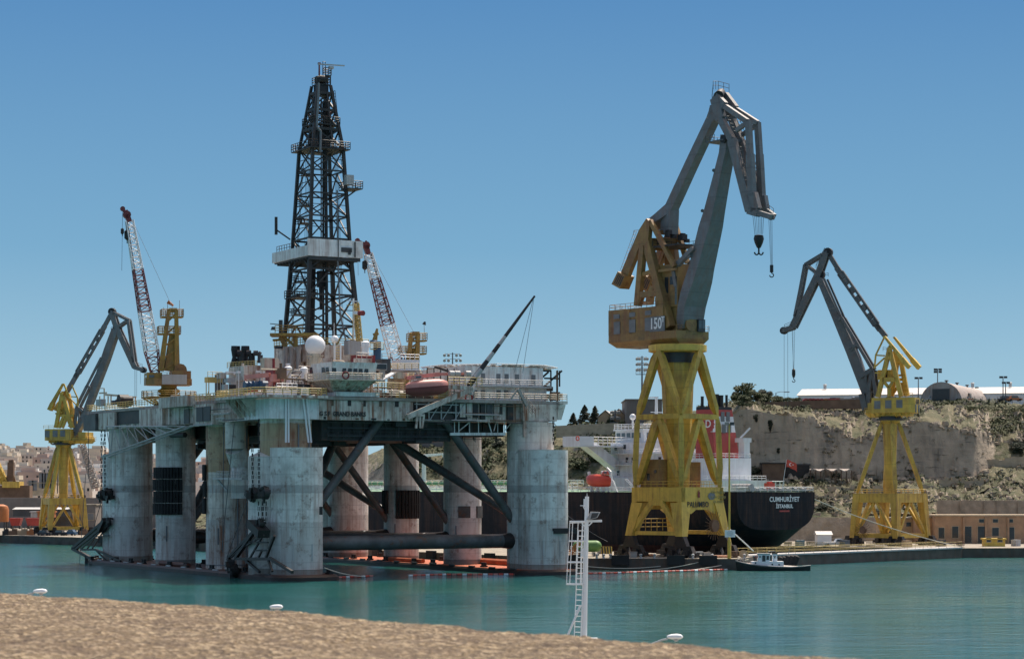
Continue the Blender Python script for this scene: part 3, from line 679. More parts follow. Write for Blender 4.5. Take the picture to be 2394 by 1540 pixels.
# main jib: side face plus underside, widening towards its foot
st = [(525,1103,1158,1215,2.6),(600,1098,1158,1214,2.6),(680,1090,1146,1210,2.7),(900,1035,1098,1185,2.9),(1190,958,1038,1132,3.3),(1330,912,1005,1100,3.7)]
st2 = [(560,960,1052,1212,4.6),(700,912,1010,1192,5.1),(830,875,960,1172,5.6),(960,848,918,1150,5.8),(1090,836,912,1105,5.4)]
rings = []
for zz, S in ((z1, st), (z2, st2)):
    for y, a, b, c, wd in S:
        A = U.px(*zz(a,y), -wd/2); B = U.px(*zz(b,y), -wd/2); n = (B-A); dn = (B-A).length
        rings.append([A, B, B+U.ay*wd, A+U.ay*wd])
mb = MB()
for A, B in zip(rings, rings[1:]): mb.hull8(B, A)
for sg in (-1, 1):
    q = rings[-1]; A, B = (q[0], q[1]) if sg < 0 else (q[3], q[2]); s_ft = us(1590,-2.6); ft = U.p(s_ft-.3, sg*2.2, ZP1+.4); i_ = U.ay*(-sg)
    lo = [ft-U.ax*.8, ft+U.ax*.8, ft+U.ax*.8+i_*1.1, ft-U.ax*.8+i_*1.1]; hi = [A, B, B+i_*1.5, A+i_*1.5]
    mb.hull8(lo if sg < 0 else lo[::-1], hi if sg < 0 else hi[::-1])
jib = mc.part('jib', mb, GR)
mb = MB(); jn = PZ(-2.4)
mb.beam(jn(808,575), jn(905,480), .9, 1.0); mb.beam(jn(905,480), jn(1012,365), .9, .9); mb.beam(jn(812,590), jn(838,760), .8, .9); mb.beam(jn(838,760), jn(838,945), .7, .7); mb.beam(jn(905,480), jn(985,440), .6, .6)
jn2 = PZ(2.4); mb.beam(jn2(960,560), jn2(1080,400), .8, .9); mb.beam(jn(808,575), jn2(950,560), .5, .5)
mc.part('jib_strut', mb, GR, jib)
mb = MB(); q = U.px(*z1(1120,590), 0)
mb.box(q, 5.0, 4.2, .25, U.ax); mb.rail([q-U.ax*2.5-U.ay*2.1+ZV*.1, q-U.ax*2.5+U.ay*2.1+ZV*.1], 1.2, 1, .05); mb.rail([q-U.ax*2.5-U.ay*2.1+ZV*.1, q-U.ay*2.1+ZV*.1], 1.2, 1, .05)
for k in ((1045,840),(945,1195)): mb.tube(U.px(*z1(*k), -1.6), U.px(*z1(*k), 1.6), .35, .35, 10)
mc.part('walkway', mb, M['crane_grey_dark'], jib)
# fly jib
NP = lambda a, b: U.px(*z1(a,b), -1.45); FP = lambda a, b: U.px(*z1(a,b), 1.45)
mb = MB()
def chain(mb, P, pts, ws):
    for (a, b), w in zip(zip(pts, pts[1:]), ws): mb.beam(P(*a), P(*b), w[0], w[1])
chain(mb, NP, [(1055,185),(1140,275),(1340,410)], [(.9,1.7),(.8,1.0)]); chain(mb, NP, [(1350,405),(1366,700),(1382,1060)], [(.9,1.1),(1.0,1.5)])
chain(mb, FP, [(1145,180),(1235,300),(1430,425)], [(.9,1.5),(.8,1.0)]); chain(mb, FP, [(1430,420),(1448,700),(1468,1070)], [(.9,1.1),(1.0,1.3)])
chain(mb, NP, [(1060,200),(1110,390),(1205,570),(1365,1190)], [(1.0,2.2),(1.0,1.4),(1.0,1.9)]); chain(mb, FP, [(1150,200),(1205,390),(1285,590),(1465,1120)], [(1.0,2.0),(1.0,1.4),(1.0,1.7)])
chain(mb, NP, [(1245,490),(1340,420)], [(.6,.8)]); chain(mb, FP, [(1295,530),(1425,440)], [(.6,.8)])
chain(mb, NP, [(1355,1190),(1440,1215),(1555,1250)], [(1.0,1.5),(.9,1.0)]); chain(mb, FP, [(1480,1070),(1500,1190),(1575,1250)], [(.9,1.6),(.8,1.2)])
chain(mb, NP, [(1385,1050),(1420,1190)], [(1.0,2.2)])
for a, b in (((1055,180),(1145,175)), ((1340,410),(1430,425)), ((1205,575),(1285,590)), ((1290,800),(1370,790)), ((1330,960),(1400,940)), ((1365,1190),(1470,1130)), ((1550,1250),(1570,1250)), ((1140,275),(1235,300))): mb.beam(NP(*a), FP(*b), .6, .7)
fj = mc.part('fly_jib', mb, GR)
mb = MB(); q = U.px(*z1(1190,570), 0); mb.tube(q-U.ay*2, q+U.ay*2, .8, .8, 12); mb.tube(NP(1090,180), FP(1110,160), .9, .9, 14); mb.tube(NP(1545,1250), FP(1560,1248), .6, .6, 12); mc.part('sheave', mb, M['black'], fj)
mb = MB()
for P, a, b in ((NP,(1130,370),(1195,500)), (NP,(1240,640),(1340,1190)), (FP,(1215,380),(1280,540)), (FP,(1300,590),(1430,1000))):
    mb.ladder(P(*a)+U.ax*1.2, P(*b)+U.ax*1.2, .8, U.ay, .08, .8)
mb.rail([NP(1040,150)+ZV*.5, FP(1085,150)+ZV*.5, FP(1180,190)+ZV*.8], 1.6, 1.2, .05); mb.rail([NP(1040,150)+ZV*.5, NP(1030,230)], 1.2, 1.2, .05); mb.rail([FP(1500,1180), FP(1570,1230)], 1.2, 1, .05); mb.rail([FP(1310,600), FP(1345,720)], 1.2, 1, .05); mb.rail([FP(1380,800), FP(1430,900)], 1.2, 1, .05)
mc.part('ladder', mb, M['crane_grey_dark'], fj)
# tie boom back to the A frame
MP = lambda a, b: U.px(*z1(a,b), 0)
mb = MB()
for w, pts in ((2.2, [(1075,270),(1070,340),(1035,400),(850,790),(668,1185)]),):
    for a, b, wa, wb in ((0,1,1.6,2.2),(1,2,2.2,1.5),(2,3,1.5,1.6),(3,4,1.6,1.7)):
        mb.beam(MP(*pts[a]), MP(*pts[b]), 2.0, wa*1.25, 2.0, wb*1.25)
mb.beam(MP(668,1180), MP(600,1265), 2.0, 2.2, 4.5, 1.6); mb.beam(MP(600,1265), MP(525,1335), 4.5, 1.6, 5.5, 1.4); mb.beam(MP(670,1180), MP(655,1330), 2.4, 2.2, 2.6, 2.6); mb.beam(MP(655,1330), MP(650,1400), 2.6, 2.6)
tb = mc.part('tie_boom', mb, GR)
mb = MB()
for o in (-.7, 0, .7): mb.tube(U.px(*z1(1035,260), o), U.px(*z1(575,1270), o), .06, .06, 4)
for o in (-.3, .3): mb.tube(U.px(*z1(1020,300), o), U.px(*z1(640,1200), o), .05, .05, 4)
mc.part('rope', mb, M['wire'])
# operator cab and drum
PF = rt2 = Fr(Cm+U.ax*(sf+.1), U.ay, U.ax)
def fb(x0, x1, y0, y1, dep, back=0):
    a = PF.px(*z2(x0,y1), back); b = PF.px(*z2(x1,y0), back); c = (a+b)/2-U.ax*dep/2; m_ = MB(); m_.box(c, dep, abs((b-a).dot(U.ay)), b.z-a.z, U.ax); return m_
mc.part('fan_duct', fb(982,1073,952,1090,2.0), M['brown'])
mb = fb(945,1060,1090,1238,2.6); q = PF.px(*z2(985,1140), .05); mb.tube(q-U.ax*1.4, q+U.ax*.15, 1.5, 1.5, 18); mc.part('winch_drum', mb, OC)
cb = mc.part('operator_cab', fb(1062,1132,1098,1222,2.2,.5), M['dark_grey'])
m_ = fb(1068,1096,1108,1190,.08,.55); m2_ = fb(1102,1128,1108,1190,.08,.55); mc.part('pane', m_, M['pane'], cb); mc.part('pane', m2_, M['pane'], cb)
mb = MB(); mb.rail([PF.px(*z2(1130,1225), .5), PF.px(*z2(1172,1222), .5)], 1.1, .8, .05); mc.part('railing', mb, M['mid_grey'])
# hooks and hoist ropes
mb = MB(); h0 = U.px(1774, 552, 0)
for k in range(7): mb.tube(U.px(*z1(1388+16*k,1228), -1.0+.35*k), h0+U.ax*(.35*(k-3))+ZV*.3, .045, .045, 4)
h1 = U.px(1804, 622, 0)
for dx in (-4, 0, 4): mb.tube(U.px(1801+dx*.9, 512, .4), h1+U.ax*dx*.05, .04, .04, 4)
mc.part('hoist_rope', mb, M['wire'])
def hook_block(th, p, r, mat=M['black']):
    mb = MB(); mb.lathe(p, [(.05,.3*r),(.85*r,.15*r),(1.0*r,-.55*r),(.8*r,-1.3*r),(.45*r,-2.1*r),(.3*r,-2.3*r)], 16)
    hb = th.part('hook_block', mb, mat)
    mb = MB(); c = p-ZV*3.0*r
    for sg in (-1, 1): mb.path([p-ZV*2.3*r, c]+[c+Vector((sg*(.42*r-.42*r*math.cos(a*.5)), 0, -.5*r*math.sin(a*.5)*1.2)) for a in range(0, 7)], .16*r, 6)
    th.part('hook', mb, mat, hb)
hook_block(mc, h0, 1.0)
mb = MB(); mb.tube(h1+ZV*.2, h1-ZV*1.2, .34, .34, 10); mb.path([h1-ZV*1.2]+[h1-ZV*1.75+Vector((.38*math.sin(a*.6), 0, .38*math.cos(a*.6))) for a in range(0, 9)], .11, 6); mc.part('auxiliary_hook', mb, M['black'])
# ---------------- the two smaller quay cranes ----------------
def plate(mb, U, pts, o0, o1):
    "outline in the crane's vertical plane given real thickness from side offset o0 to o1"
    a = [Vector(p)+U.ay*(o0) for p in pts]; return mb.extr(a, U.ay*(o1-o0))
def small_crane(label, C, ang, hb, ht, zs, fx, S, col_):
    C = Vector((C[0], C[1], 0)); e1, e2 = corner_frame(C, ang); Y, B, G = col_
    c = T('quay_crane', label, 'crane', (C.x, C.y, QZ), 'level luffing quay cranes')
    zl, zb0, zb1, zc = zs            # leg foot, portal beam bottom and top, collar
    def k(i, j, h, z): return C+e1*(i*h)+e2*(j*h)+ZV*z
    for i, j in ((-1,-1),(1,-1),(-1,1),(1,1)):
        mb = MB(); leg_hull(mb, C, e1, e2, i, j, hb, ht, 1.3, 2.0, zl, zb1); c.part('leg', mb, Y)
        bogie(c, k(i,j,hb-.6,0), e1 if S['rail1'] else e2, QZ, zl+.05, 5.2, 4, .38)
        mb = MB(); a = k(i,j,ht-.7,zb1); b = C+(e1*i+e2*j)*1.3+ZV*zc
        strut(mb, a, b, .92); c.part('strut', mb, Y)
    mb = MB(); q = [k(i,j,ht-.6,(zb0+zb1)/2) for i,j in ((-1,-1),(1,-1),(1,1),(-1,1))]
    for a in range(4): mb.beam(q[a], q[(a+1)%4], 1.1, zb1-zb0-.02)
    q = [k(i,j,hb-.75,zl+.5) for i,j in ((-1,-1),(1,-1),(1,1),(-1,1))]
    for a in range(4): mb.beam(q[a], q[(a+1)%4], .55, .9)
    for s in (-1, 1):
        for d in (-1, 1):
            mb.beam(C-e1*0+e2*(s*(ht-.55))+e1*(d*.4)+ZV*(zb0-.05), C+e2*(s*(hb-.7))+e1*(d*(hb-1.4))+ZV*(zl+.9), .6)
            mb.beam(C+e1*(s*(ht-.55))+e2*(d*.4)+ZV*(zb0-.05), C+e1*(s*(hb-.7))+e2*(d*(hb-1.4))+ZV*(zl+.9), .6)
    pf = c.part('portal_frame', mb, Y)
    mb = MB(); mb.rail([k(i,j,ht-.3,zb1) for i,j in ((-1,-1),(1,-1),(1,1),(-1,1),(-1,-1))], 1.0, 1.6, .05); c.part('railing', mb, Y, pf)
    mb = MB(); mb.lathe(C, [(1.25,zb0),(1.3,zb1+2),(1.75,zc-.8),(2.4,zc-.4),(2.4,zc)], 12); c.part('tower', mb, Y)
    mb = MB(); mb.lathe(C, [(3.3,zc-.05),(3.3,zc+.35),(2.7,zc+.4),(2.7,zc+.9)], 28); c.part('slewing_ring', mb, M['dark_grey'])
    mb = MB(); cc = k(S['reel'][0], S['reel'][1], hb-.2, zl+1.9)
    sd_ = (e2*S['reel'][1] if abs(S['reel'][1]) == 1 else e1*S['reel'][0]); ee = e1 if abs(S['reel'][1]) == 1 else e2
    for a in range(20):
        d = ee*math.cos(a*.314)+ZV*math.sin(a*.314); mb.beam(cc+d*.3, cc+d*2.1, .07, .07)
    mb.tube(cc-sd_*.3, cc+sd_*.3, .9, .9, 14); c.part('cable_reel', mb, M['brown'])
    U = Fr(C, (*fx, 0)); ns = S['near']; zf = S['zoom']; P0 = lambda p: U.px(*zf(*p), 0)
    NP = lambda p: U.px(*zf(*p), ns*S['off']); FP = lambda p: U.px(*zf(*p), -ns*S['off'])
    # house and slewing platform
    def sx(p, o): return (U.px(*zf(*p), o)-C).dot(U.ax)
    W2 = S['hw']; nb = ns*W2; lo, hi = sorted((-W2, W2))
    a, b = sorted((sx(S['house'][0], nb), sx(S['house'][1], nb))); z0 = U.px(*zf(*S['house'][0]), nb).z; z1_ = U.px(*zf(*S['house'][2]), nb).z
    mb = MB(); cr = 1.2
    poly = [(a+cr,-W2),(b,-W2),(b,W2),(a+cr,W2),(a,W2-cr),(a,-W2+cr)]
    mb.extr([U.p(x,y,z0) for x,y in poly], ZV*(z1_-z0)); mb.extr([U.p(x*.8,y*.8,z0-.7) for x,y in poly], ZV*.7); h = c.part('machinery_house', mb, Y)
    for p in S['win']:
        mb = MB(); q = U.px(*zf(*p), nb+ns*.03); mb.box(q, 1.5, .1, 1.9, U.ax); c.part('window', mb, M['mid_grey'], h)
    if S.get('mark'):
        mb = text_mb('6503', 1.5, U.p(a-.03, 0, z1_-1.0), U.ay*-1 if (U.ay.cross(ZV)).dot(U.ax) > 0 else U.ay, ZV, .03); c.part('lettering', mb, M['text_dark'], h)
        q = [U.p(a-.03, y, z1_-2.6) for y in (-1.2, 1.4)]
        for w in q: mb = MB(); mb.box(w, .08, 1.1, 1.9, U.ax); c.part('window', mb, M['window_dark'], h)
    mb = MB(); e = sx(S['front'], nb); x0, x1 = (b, e) if e > b else (e, b)
    mb.hull8([U.p(x,y,z0-.9) for x,y in ((x0-6,-W2*.55),(x1-.5,-W2*.6),(x1-.5,W2*.6),(x0-6,W2*.55))], [U.p(x,y,z0+.02) for x,y in ((x0-6,-W2*.95),(x1,-W2),(x1,W2),(x0-6,W2*.95))])
    for i in range(8):
        x = a+2+(x1-a-3)*i/7; mb.beam(U.p(x, nb*.98, z0-.05), U.p(x, nb*.5, z0-.95), .18, .5)
    U.box(mb, b+.05, x1-.2, lo*.9, hi*.9, z0, z0+.9); U.box(mb, x1-3.0, x1-.6, lo*.85, hi*.85, z0+.9, z0+2.4)
    mb.rail([U.p(b,nb,z0+.1), U.p(x1,nb,z0+.1), U.p(x1,-nb,z0+.1)], 1.1, 1.3, .05); mb.rail([U.p(a+.2,nb,z1_), U.p(a+3.5,nb,z1_)], 1.0, 1.2, .05)
    c.part('slewing_platform', mb, B)
    # A frame
    mb = MB()
    for p, q, w in S['aN']: mb.beam(NP(p), NP(q), w, w*1.15)
    for p, q, w in S['aF']: mb.beam(FP(p), FP(q), w, w*1.15)
    for p, w in S['aX']: mb.beam(NP(p), FP(p), w, w)
    c.part('a_frame', mb, Y)
    mb = MB(); p, q = S['cab']; A = U.px(*zf(*p), 0); B_ = U.px(*zf(*q), 0)
    mb.box((A+B_)/2, abs((A-B_).dot(U.ax)), 3.4, abs(A.z-B_.z), U.ax); cabp = c.part('winch_house', mb, B)
    mb = MB(); mb.box((A+B_)/2+U.ay*ns*1.72, .8, .06, abs(A.z-B_.z)*.8, U.ax); c.part('doorway', mb, M['window_dark'], cabp)
    for pts, pl in ((S['cwN'], NP), (S['cwF'], FP)):
        mb = MB(); plate(mb, U, [pl(p) for p in pts[0]], -.45, .45); lv = c.part('balance_lever', mb, S['lev'])
        mb = MB(); plate(mb, U, [pl(p) for p in pts[1]], -.75, .75); c.part('counterweight', mb, S['lev'], lv)
    mb = MB()
    for p, q, w in S['fr']: mb.beam(NP(p), NP(q), w, w); mb.beam(FP(p), FP(q), w, w)
    c.part('lever_link', mb, G if S.get('grey_fr') else Y)
    # jib, fly jib, tie boom
    mb = MB(); plate(mb, U, [P0(p) for p in S['jib']], -1.25, 1.25); jb = c.part('jib', mb, G)
    for o in (-1.3, 1.3):
        mb = MB()
        for p, q, w in S['rack']: mb.beam(P0(p)+U.ay*o, P0(q)+U.ay*o, w, w)
        c.part('jib_strut', mb, G, jb)
    mb = MB(); p, q = S['lad']; mb.ladder(P0(p), P0(q), 1.0, U.ay, .09, .9); c.part('ladder', mb, M['crane_grey_dark'], jb)
    mb = MB()
    for o in (-.9, .9):
        for p, q, w in S['fly']: mb.beam(P0(p)+U.ay*o, P0(q)+U.ay*o, .5, w)
    for p in S['flyx']: mb.beam(P0(p)-U.ay*.9, P0(p)+U.ay*.9, .6, .8)
    fj = c.part('fly_jib', mb, G)
    mb = MB()
    for p, r in S['shv']: mb.tube(P0(p)-U.ay*.6, P0(p)+U.ay*.6, r, r, 14)
    c.part('sheave', mb, M['black'], fj)
    mb = MB()
    for p, q in S['rails']: mb.rail([P0(p), P0(q)], .9, 1.2, .05)
    c.part('railing', mb, M['crane_grey_dark'], fj)
    mb = MB(); t = [P0(p) for p in S['tie']]
    mb.beam(t[0], t[1], .8, 1.1); mb.beam(t[2], t[3], .9, 1.2)
    d = (t[2]-t[1]).normalized(); n = d.cross(U.ay).normalized()
    for s in (-1, 1): mb.beam(t[1]+n*s*.62, t[2]+n*s*.62, .9, .55)
    L = (t[2]-t[1]).length; nn = int(L/2.6)
    for i in range(nn+1):
        f = t[1].lerp(t[2], i/nn); mb.beam(f-d*.75, f+d*.75, .9, 1.25, up=U.ay.cross(d)) if 0 < i < nn else mb.beam(f-d*1.6, f+d*1.6, .9, 1.3, up=U.ay.cross(d))
    c.part('tie_boom', mb, G)
    mb = MB()
    for p, q in S['rope']: mb.tube(P0(p), P0(q), .04, .04, 4)
    c.part('hoist_rope', mb, M['wire'])
    if S.get('hook'):
        h = P0(S['hook']); mb = MB(); mb.lathe(h, [(.1,.9),(.4,.6),(.45,-.6),(.25,-1.3)], 10); hb = c.part('hook_block', mb, M['black'])
        mb = MB(); mb.path([h-ZV*1.3, h-ZV*1.7]+[h-ZV*2.1+Vector((.35*math.sin(a*.6), 0, .35*math.cos(a*.6))) for a in range(0, 9)], .1, 6); c.part('hook', mb, M['black'], hb)
    return c, U
GD = M['crane_grey_dark']
SR = dict(zoom=zoom(3050,950,2.0529), near=1, off=2.6, hw=3.4, rail1=False, reel=(-1,.45), lev=M['bright_yellow'], mark=True,
 house=((895,1440),(1240,1440),(895,1316)), front=(838,1440), win=((943,1373),(1033,1368),(1124,1364)),
 aN=(((1048,900),(948,1310),.9),((1050,940),(1140,1305),.9),((985,1168),(1105,1165),.9),((990,1175),(1040,1235),.6),((1080,1165),(1040,1235),.6),((1040,1235),(1040,1310),.8)),
 aF=(((1090,930),(1075,1100),.8),((1115,960),(1060,1305),.9),((1130,960),(1190,1300),.9),((1100,1130),(1175,1132),.4),((1100,1165),(1170,1165),.6),((1060,1300),(1135,1190),.5),((1140,1190),(1160,1300),.5)),
 aX=(((1050,900),.9),((1050,945),1.0),((990,1168),.6)), cab=((960,1090),(1098,1165)),
 cwN=(((992,812),(1010,808),(1160,985),(1140,1010)),((1160,980),(1218,1050),(1195,1078),(1135,1008))), cwF=(((1072,818),(1090,815),(1240,990),(1222,1018)),((1240,985),(1302,1055),(1275,1084),(1217,1018))),
 fr=(((1000,820),(930,965),.35),((930,965),(920,1075),.35),((930,965),(1005,970),.35),((925,1060),(1005,985),.35),((925,1110),(960,1112),.3)),
 jib=((448,330),(494,330),(720,800),(800,980),(893,1270),(830,1290),(700,950)),
 rack=(((520,340),(662,660),.45),((662,660),(795,880),.7),((795,880),(912,1080),.7),((720,908),(795,880),.6),((735,930),(790,885),.4),((815,1142),(912,1088),1.1),((912,1085),(862,1400),.8),((915,1095),(945,1300),.7),((640,665),(660,668),.9),((862,1130),(858,1180),.6),((830,1285),(860,1415),1.4),((890,1270),(875,1400),1.0)),
 lad=((530,390),(880,1250)), fly=(((528,125),(470,290),1.5),((470,290),(255,735),1.6),((262,735),(172,765),1.1),((500,140),(360,225),.8),((358,225),(320,430),.8),((320,430),(275,650),.8),((365,230),(445,290),.7)),
 flyx=((528,125),(470,300),(360,225),(265,730),(176,765)), shv=(((540,122),1.1),((470,305),1.3),((176,764),.9)),
 rails=(((415,300),(440,310)),((500,330),(540,320)),((440,250),(510,115)),((180,745),(240,720)),((240,720),(280,610)),((990,930),(1020,935))),
 tie=((545,135),(640,290),(935,715),(1015,815)), rope=(((178,770),(178,1520)),((207,765),(209,1520)),((243,752),(255,1095)),((265,745),(258,1095)),((250,750),(252,1095))), hook=(256,1105))
right_crane, UR = small_crane('yellow quay crane on the right, its dark jib pointing left, below the cliff', (90.6, 533), 45, 6.9, 6.3, (4.0, 12.4, 14.6, 32.1), (-.90, .436), SR, (M['crane_yellow'], M['crane_yellow'], GD))
SL = dict(zoom=zoom(0,1200,2.566), near=-1, off=2.2, hw=3.2, rail1=True, reel=(1,-.4), lev=M['crane_yellow'], grey_fr=False,
 house=((440,1440),(728,1440),(440,1322)), front=(890,1440), win=((484,1372),(566,1369),(643,1367)),
 aN=(((640,950),(575,1310),.9),((650,980),(745,1310),.9),((570,1165),(640,1150),.4),((600,1185),(755,1185),.6),((655,1190),(605,1310),.7),((690,1190),(640,1310),.7),((690,1200),(735,1310),.7)),
 aF=(((690,960),(640,1150),.8),((700,960),(785,1300),.9),((770,1190),(710,1300),.6)),
 aX=(((645,950),.9),((690,960),.9),((600,1185),.6)), cab=((650,1110),(772,1178)),
 cwN=(((655,855),(640,858),(525,1050),(560,1060)),((527,1048),(562,1060),(530,1138),(494,1120))), cwF=(((722,872),(706,872),(597,1050),(628,1062)),((597,1048),(630,1062),(592,1142),(556,1124))),
 fr=(((655,860),(690,945),.4),((735,868),(795,1000),.35),((795,1000),(800,1090),.35),((730,990),(795,995),.3),((690,980),(800,1090),.3)),
 jib=((1165,290),(1222,320),(1120,620),(1000,930),(905,1180),(790,1420),(740,1420),(850,1180),(960,880),(1085,500)),
 rack=(((1060,590),(910,885),.6),((910,885),(805,1095),.7),((915,885),(955,905),.7),((805,1095),(870,1142),.7),((805,1095),(785,1350),.7),((812,1110),(840,1240),.6)),
 lad=((1150,330),(980,860)), fly=(((1155,130),(1205,280),1.5),((1205,280),(1395,690),1.6),((1385,690),(1475,717),1.1),((1175,132),(1325,207),.8),((1325,207),(1355,420),.8),((1355,420),(1385,640),.8),((1228,272),(1315,210),.7)),
 flyx=((1155,125),(1210,285),(1325,207),(1390,690),(1472,716)), shv=(((1152,120),1.1),((1205,290),1.3),((1472,716),.9)),
 rails=(((1140,310),(1170,300)),((1225,300),(1250,310)),((1170,110),(1215,240)),((1400,670),(1460,690))),
 tie=((1145,135),(1050,310),(800,745),(690,940)), rope=(((1382,700),(1380,1000)),((1405,700),(1403,1000)),((1395,700),(1394,1000)),((1440,710),(1441,860)),((690,885),(1130,160))))
left_crane, UL = small_crane('yellow quay crane on the left quay behind the rig, grey jib pointing right', (-131.5, 652), 25, 6.0, 5.3, (3.6, 11.0, 12.9, 28.5), (.97, -.24), SL, (M['crane_yellow'], M['crane_yellow'], GR))
# ---------------- the drilling rig ----------------
ra, rbv = V2(-.49,.872), V2(.872,.49)
RO = Vector((-39.8,391,0)); G_ = Fr(RO, ra, rbv); GB = Fr(RO, rbv, ra)
def rt(t): return Fr(RO+ra*t, rbv, ra)
rig = T('drilling_rig', 'huge rust-streaked white drilling rig on columns and two pontoons, with a black derrick', 'drilling rig', RO)
def gp(t, b, z): return G_.p(t, b, z)
def rbx(mb, x0, x1, y0, y1, d, fb=.6):
    "box on the rig's axes, measured from the photo at distance d"
    s = d/F; w = (x1-x0)*s; c = W((x0+x1)/2, (y0+y1)/2, d)
    return mb.box(c, w*(1-fb)/.49, w*fb/.872, (y1-y0)*s, ra, -rbv)
z5 = zoom(800,1280,2.8); z6 = zoom(1500,1280,2.8); za = zoom(0,1200,2.566); zb = zoom(0,1700,2.566); zc = zoom(250,1700,2.369); zd = zoom(950,1700,2.369); ze = zoom(1600,1700,2.369)
def zbx(mb, zz, x0, x1, y0, y1, d, fb=.6):
    a = zz(x0,y0); b = zz(x1,y1); return rbx(mb, a[0], b[0], a[1], b[1], d, fb)
PZ0 = .95
# pontoons
for bc, t0, t1 in ((0,-12,92),(49.6,-10,92)):
    mb = MB(); W2 = 6.4; pts = []
    for k in range(9):
        a = -math.pi/2+math.pi*k/8; pts.append((t1-4+4*math.cos(a), bc+W2*math.sin(a)*1.0))
    for k in range(9):
        a = math.pi/2+math.pi*k/8; pts.append((t0+4+4*math.cos(a), bc+W2*math.sin(a)))
    n = len(pts); lo = [gp(t,b,-5) for t,b in pts]; mid = [gp(t,b,PZ0-.35) for t,b in pts]; hi = [gp(t+(-.5 if t > 40 else .5)*(abs(t-40) > 47), bc+(b-bc)*.955, PZ0) for t,b in pts]
    mb.add(lo+mid+hi, [(i+n, (i+1)%n+n, (i+1)%n, i) for i in range(n)]+[(i+2*n, (i+1)%n+2*n, (i+1)%n+n, i+n) for i in range(n)]); mb.cur = 1; mb.add(hi, [tuple(range(n))])
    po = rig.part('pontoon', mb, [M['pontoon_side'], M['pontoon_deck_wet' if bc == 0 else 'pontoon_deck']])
    for k in range(14):
        t = t0+4+k*(t1-t0-8)/13+random.uniform(-1,1); b = bc+random.choice((-5.2,-4.8,5.0)); mb = MB()
        for s in (-.5, .5): mb.tube(gp(t+s,b,PZ0), gp(t+s,b,PZ0+.9), .28, .3, 8)
        mb.box(gp(t,b,PZ0+.15), 1.8, .7, .3, ra); rig.part('bollard', mb, M['black'], po)
    for k in range(12):
        t = t0+6+k*8; mb = MB(); mb.box(gp(t,bc-6.0,PZ0+.12), 2.2, .3, .22, ra); rig.part('fairlead', mb, M['light_grey'] if bc == 0 and k > 2 else M['dark_grey'], po)
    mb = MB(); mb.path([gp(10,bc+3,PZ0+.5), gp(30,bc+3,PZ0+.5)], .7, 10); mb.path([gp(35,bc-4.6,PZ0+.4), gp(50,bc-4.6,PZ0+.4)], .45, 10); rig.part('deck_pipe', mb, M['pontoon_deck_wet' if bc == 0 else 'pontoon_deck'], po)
# columns
cols = {'D':(0,0,4.55),'C':(27,0,4.0),'B':(54,0,3.9),'A':(80,0,4.5),'E':(0,49.6,4.4),'H':(27,49.6,3.75),'G':(54,49.6,3.65),'F':(80,49.6,4.4)}
lab = {'D':'corner column, nearest, stained brown at the top','E':'corner column at the right'}
cob = {}
for k, (t, b, r) in cols.items():
    mb = MB(); mb.lathe(gp(t,b,0), [(r,PZ0-.2),(r,28.1)], 40)
    if k in 'DEAF':
        s = -1 if k in 'DE' else 1
    o = rig.part('column', mb, M['column_stained'] if k in 'DC' else M['column_paint'], None, lab.get(k)); cob[k] = o
    if k in 'DEAF':
        mb = MB(); n = 26; rr = 4.5; off = 4.7 if k in 'DE' else 3.6; prof = []
        for i in range(n):
            a = 2*math.pi*i/n; ca, sa = math.cos(a), math.sin(a); e = .92
            prof.append((t+s*off+rr*math.copysign(abs(ca)**e, ca), b+rr*math.copysign(abs(sa)**e, sa)))
        ztop = 22.9
        mb.extr([gp(x,y,PZ0-.2) for x,y in prof], ZV*(ztop-PZ0+.2)) if s else None
        bl = rig.part('blister', mb, M['column_paint'], o)
        if k == 'D': mb = MB(); mb.lathe(gp(t+1.0,b-2.9,0), [(3.5,PZ0-.2),(3.5,21.4),(1.2,22.4)], 28); rig.part('side_pod', mb, M['column_paint'], o)
        mb = MB()
        for i in range(n): mb.tube(gp(*prof[i],1.9), gp(*prof[(i+1)%n],1.9), .07, .07, 4)
        mb.box(gp(t+s*(off+rr*.98), b+1.0, 4.8), .12, .22, 2.9, ra); mb.box(gp(t+s*(off+rr*.98), b-2.5, 4.9), .12, .22, 2.9, ra)
        rig.part('draft_mark', mb, M['light_grey'], bl)
        if k in 'DE':
            mb = MB(); q = gp(t-off-rr-.05, b+(2.0 if k=='E' else 2.6), 8.3 if k == 'E' else 12)
            if k == 'E': mb.box(q, .6, 5.2, .5, ra); mb.box(q-ZV*.5, .5, 4.8, .5, ra)
            else: mb.box(q, .3, .5, 1.4, ra)
            rig.part('fender_bracket', mb, M['black_rust'], bl)
    else:
        mb = MB(); q = gp(t,b,0)
        for z in (1.6,): mb.lathe(q, [(r+.05,z),(r+.05,z+.15)], 40, False)
        mb.box(q-V2(.3,.95)*(r+.03)+ZV*7, .15, .3, 3.0, ra); rig.part('draft_mark', mb, M['mid_grey'], o)
    if k in 'CD':   # vertical pipes and ladders
        mb = MB(); q = gp(t,b,0)
        for a in ((.9,-.43),(.55,-.83)): v = V2(*a)*(r+.25); mb.tube(q+v+ZV*3, q+v+ZV*27, .14, .14, 6)
        rig.part('pipe', mb, M['mid_grey'], o)
mb = MB(); q = gp(27,49.6,0)
for a, z in ((V2(.12,-.99),11.2),(V2(.9,-.4),11.2)): mb.box(q+a*3.72+ZV*z, 2.4, .25, 2.3, Vector((-a.y,a.x,0)))
rig.part('hatch', mb, M['brace_paint'], cob['H'])
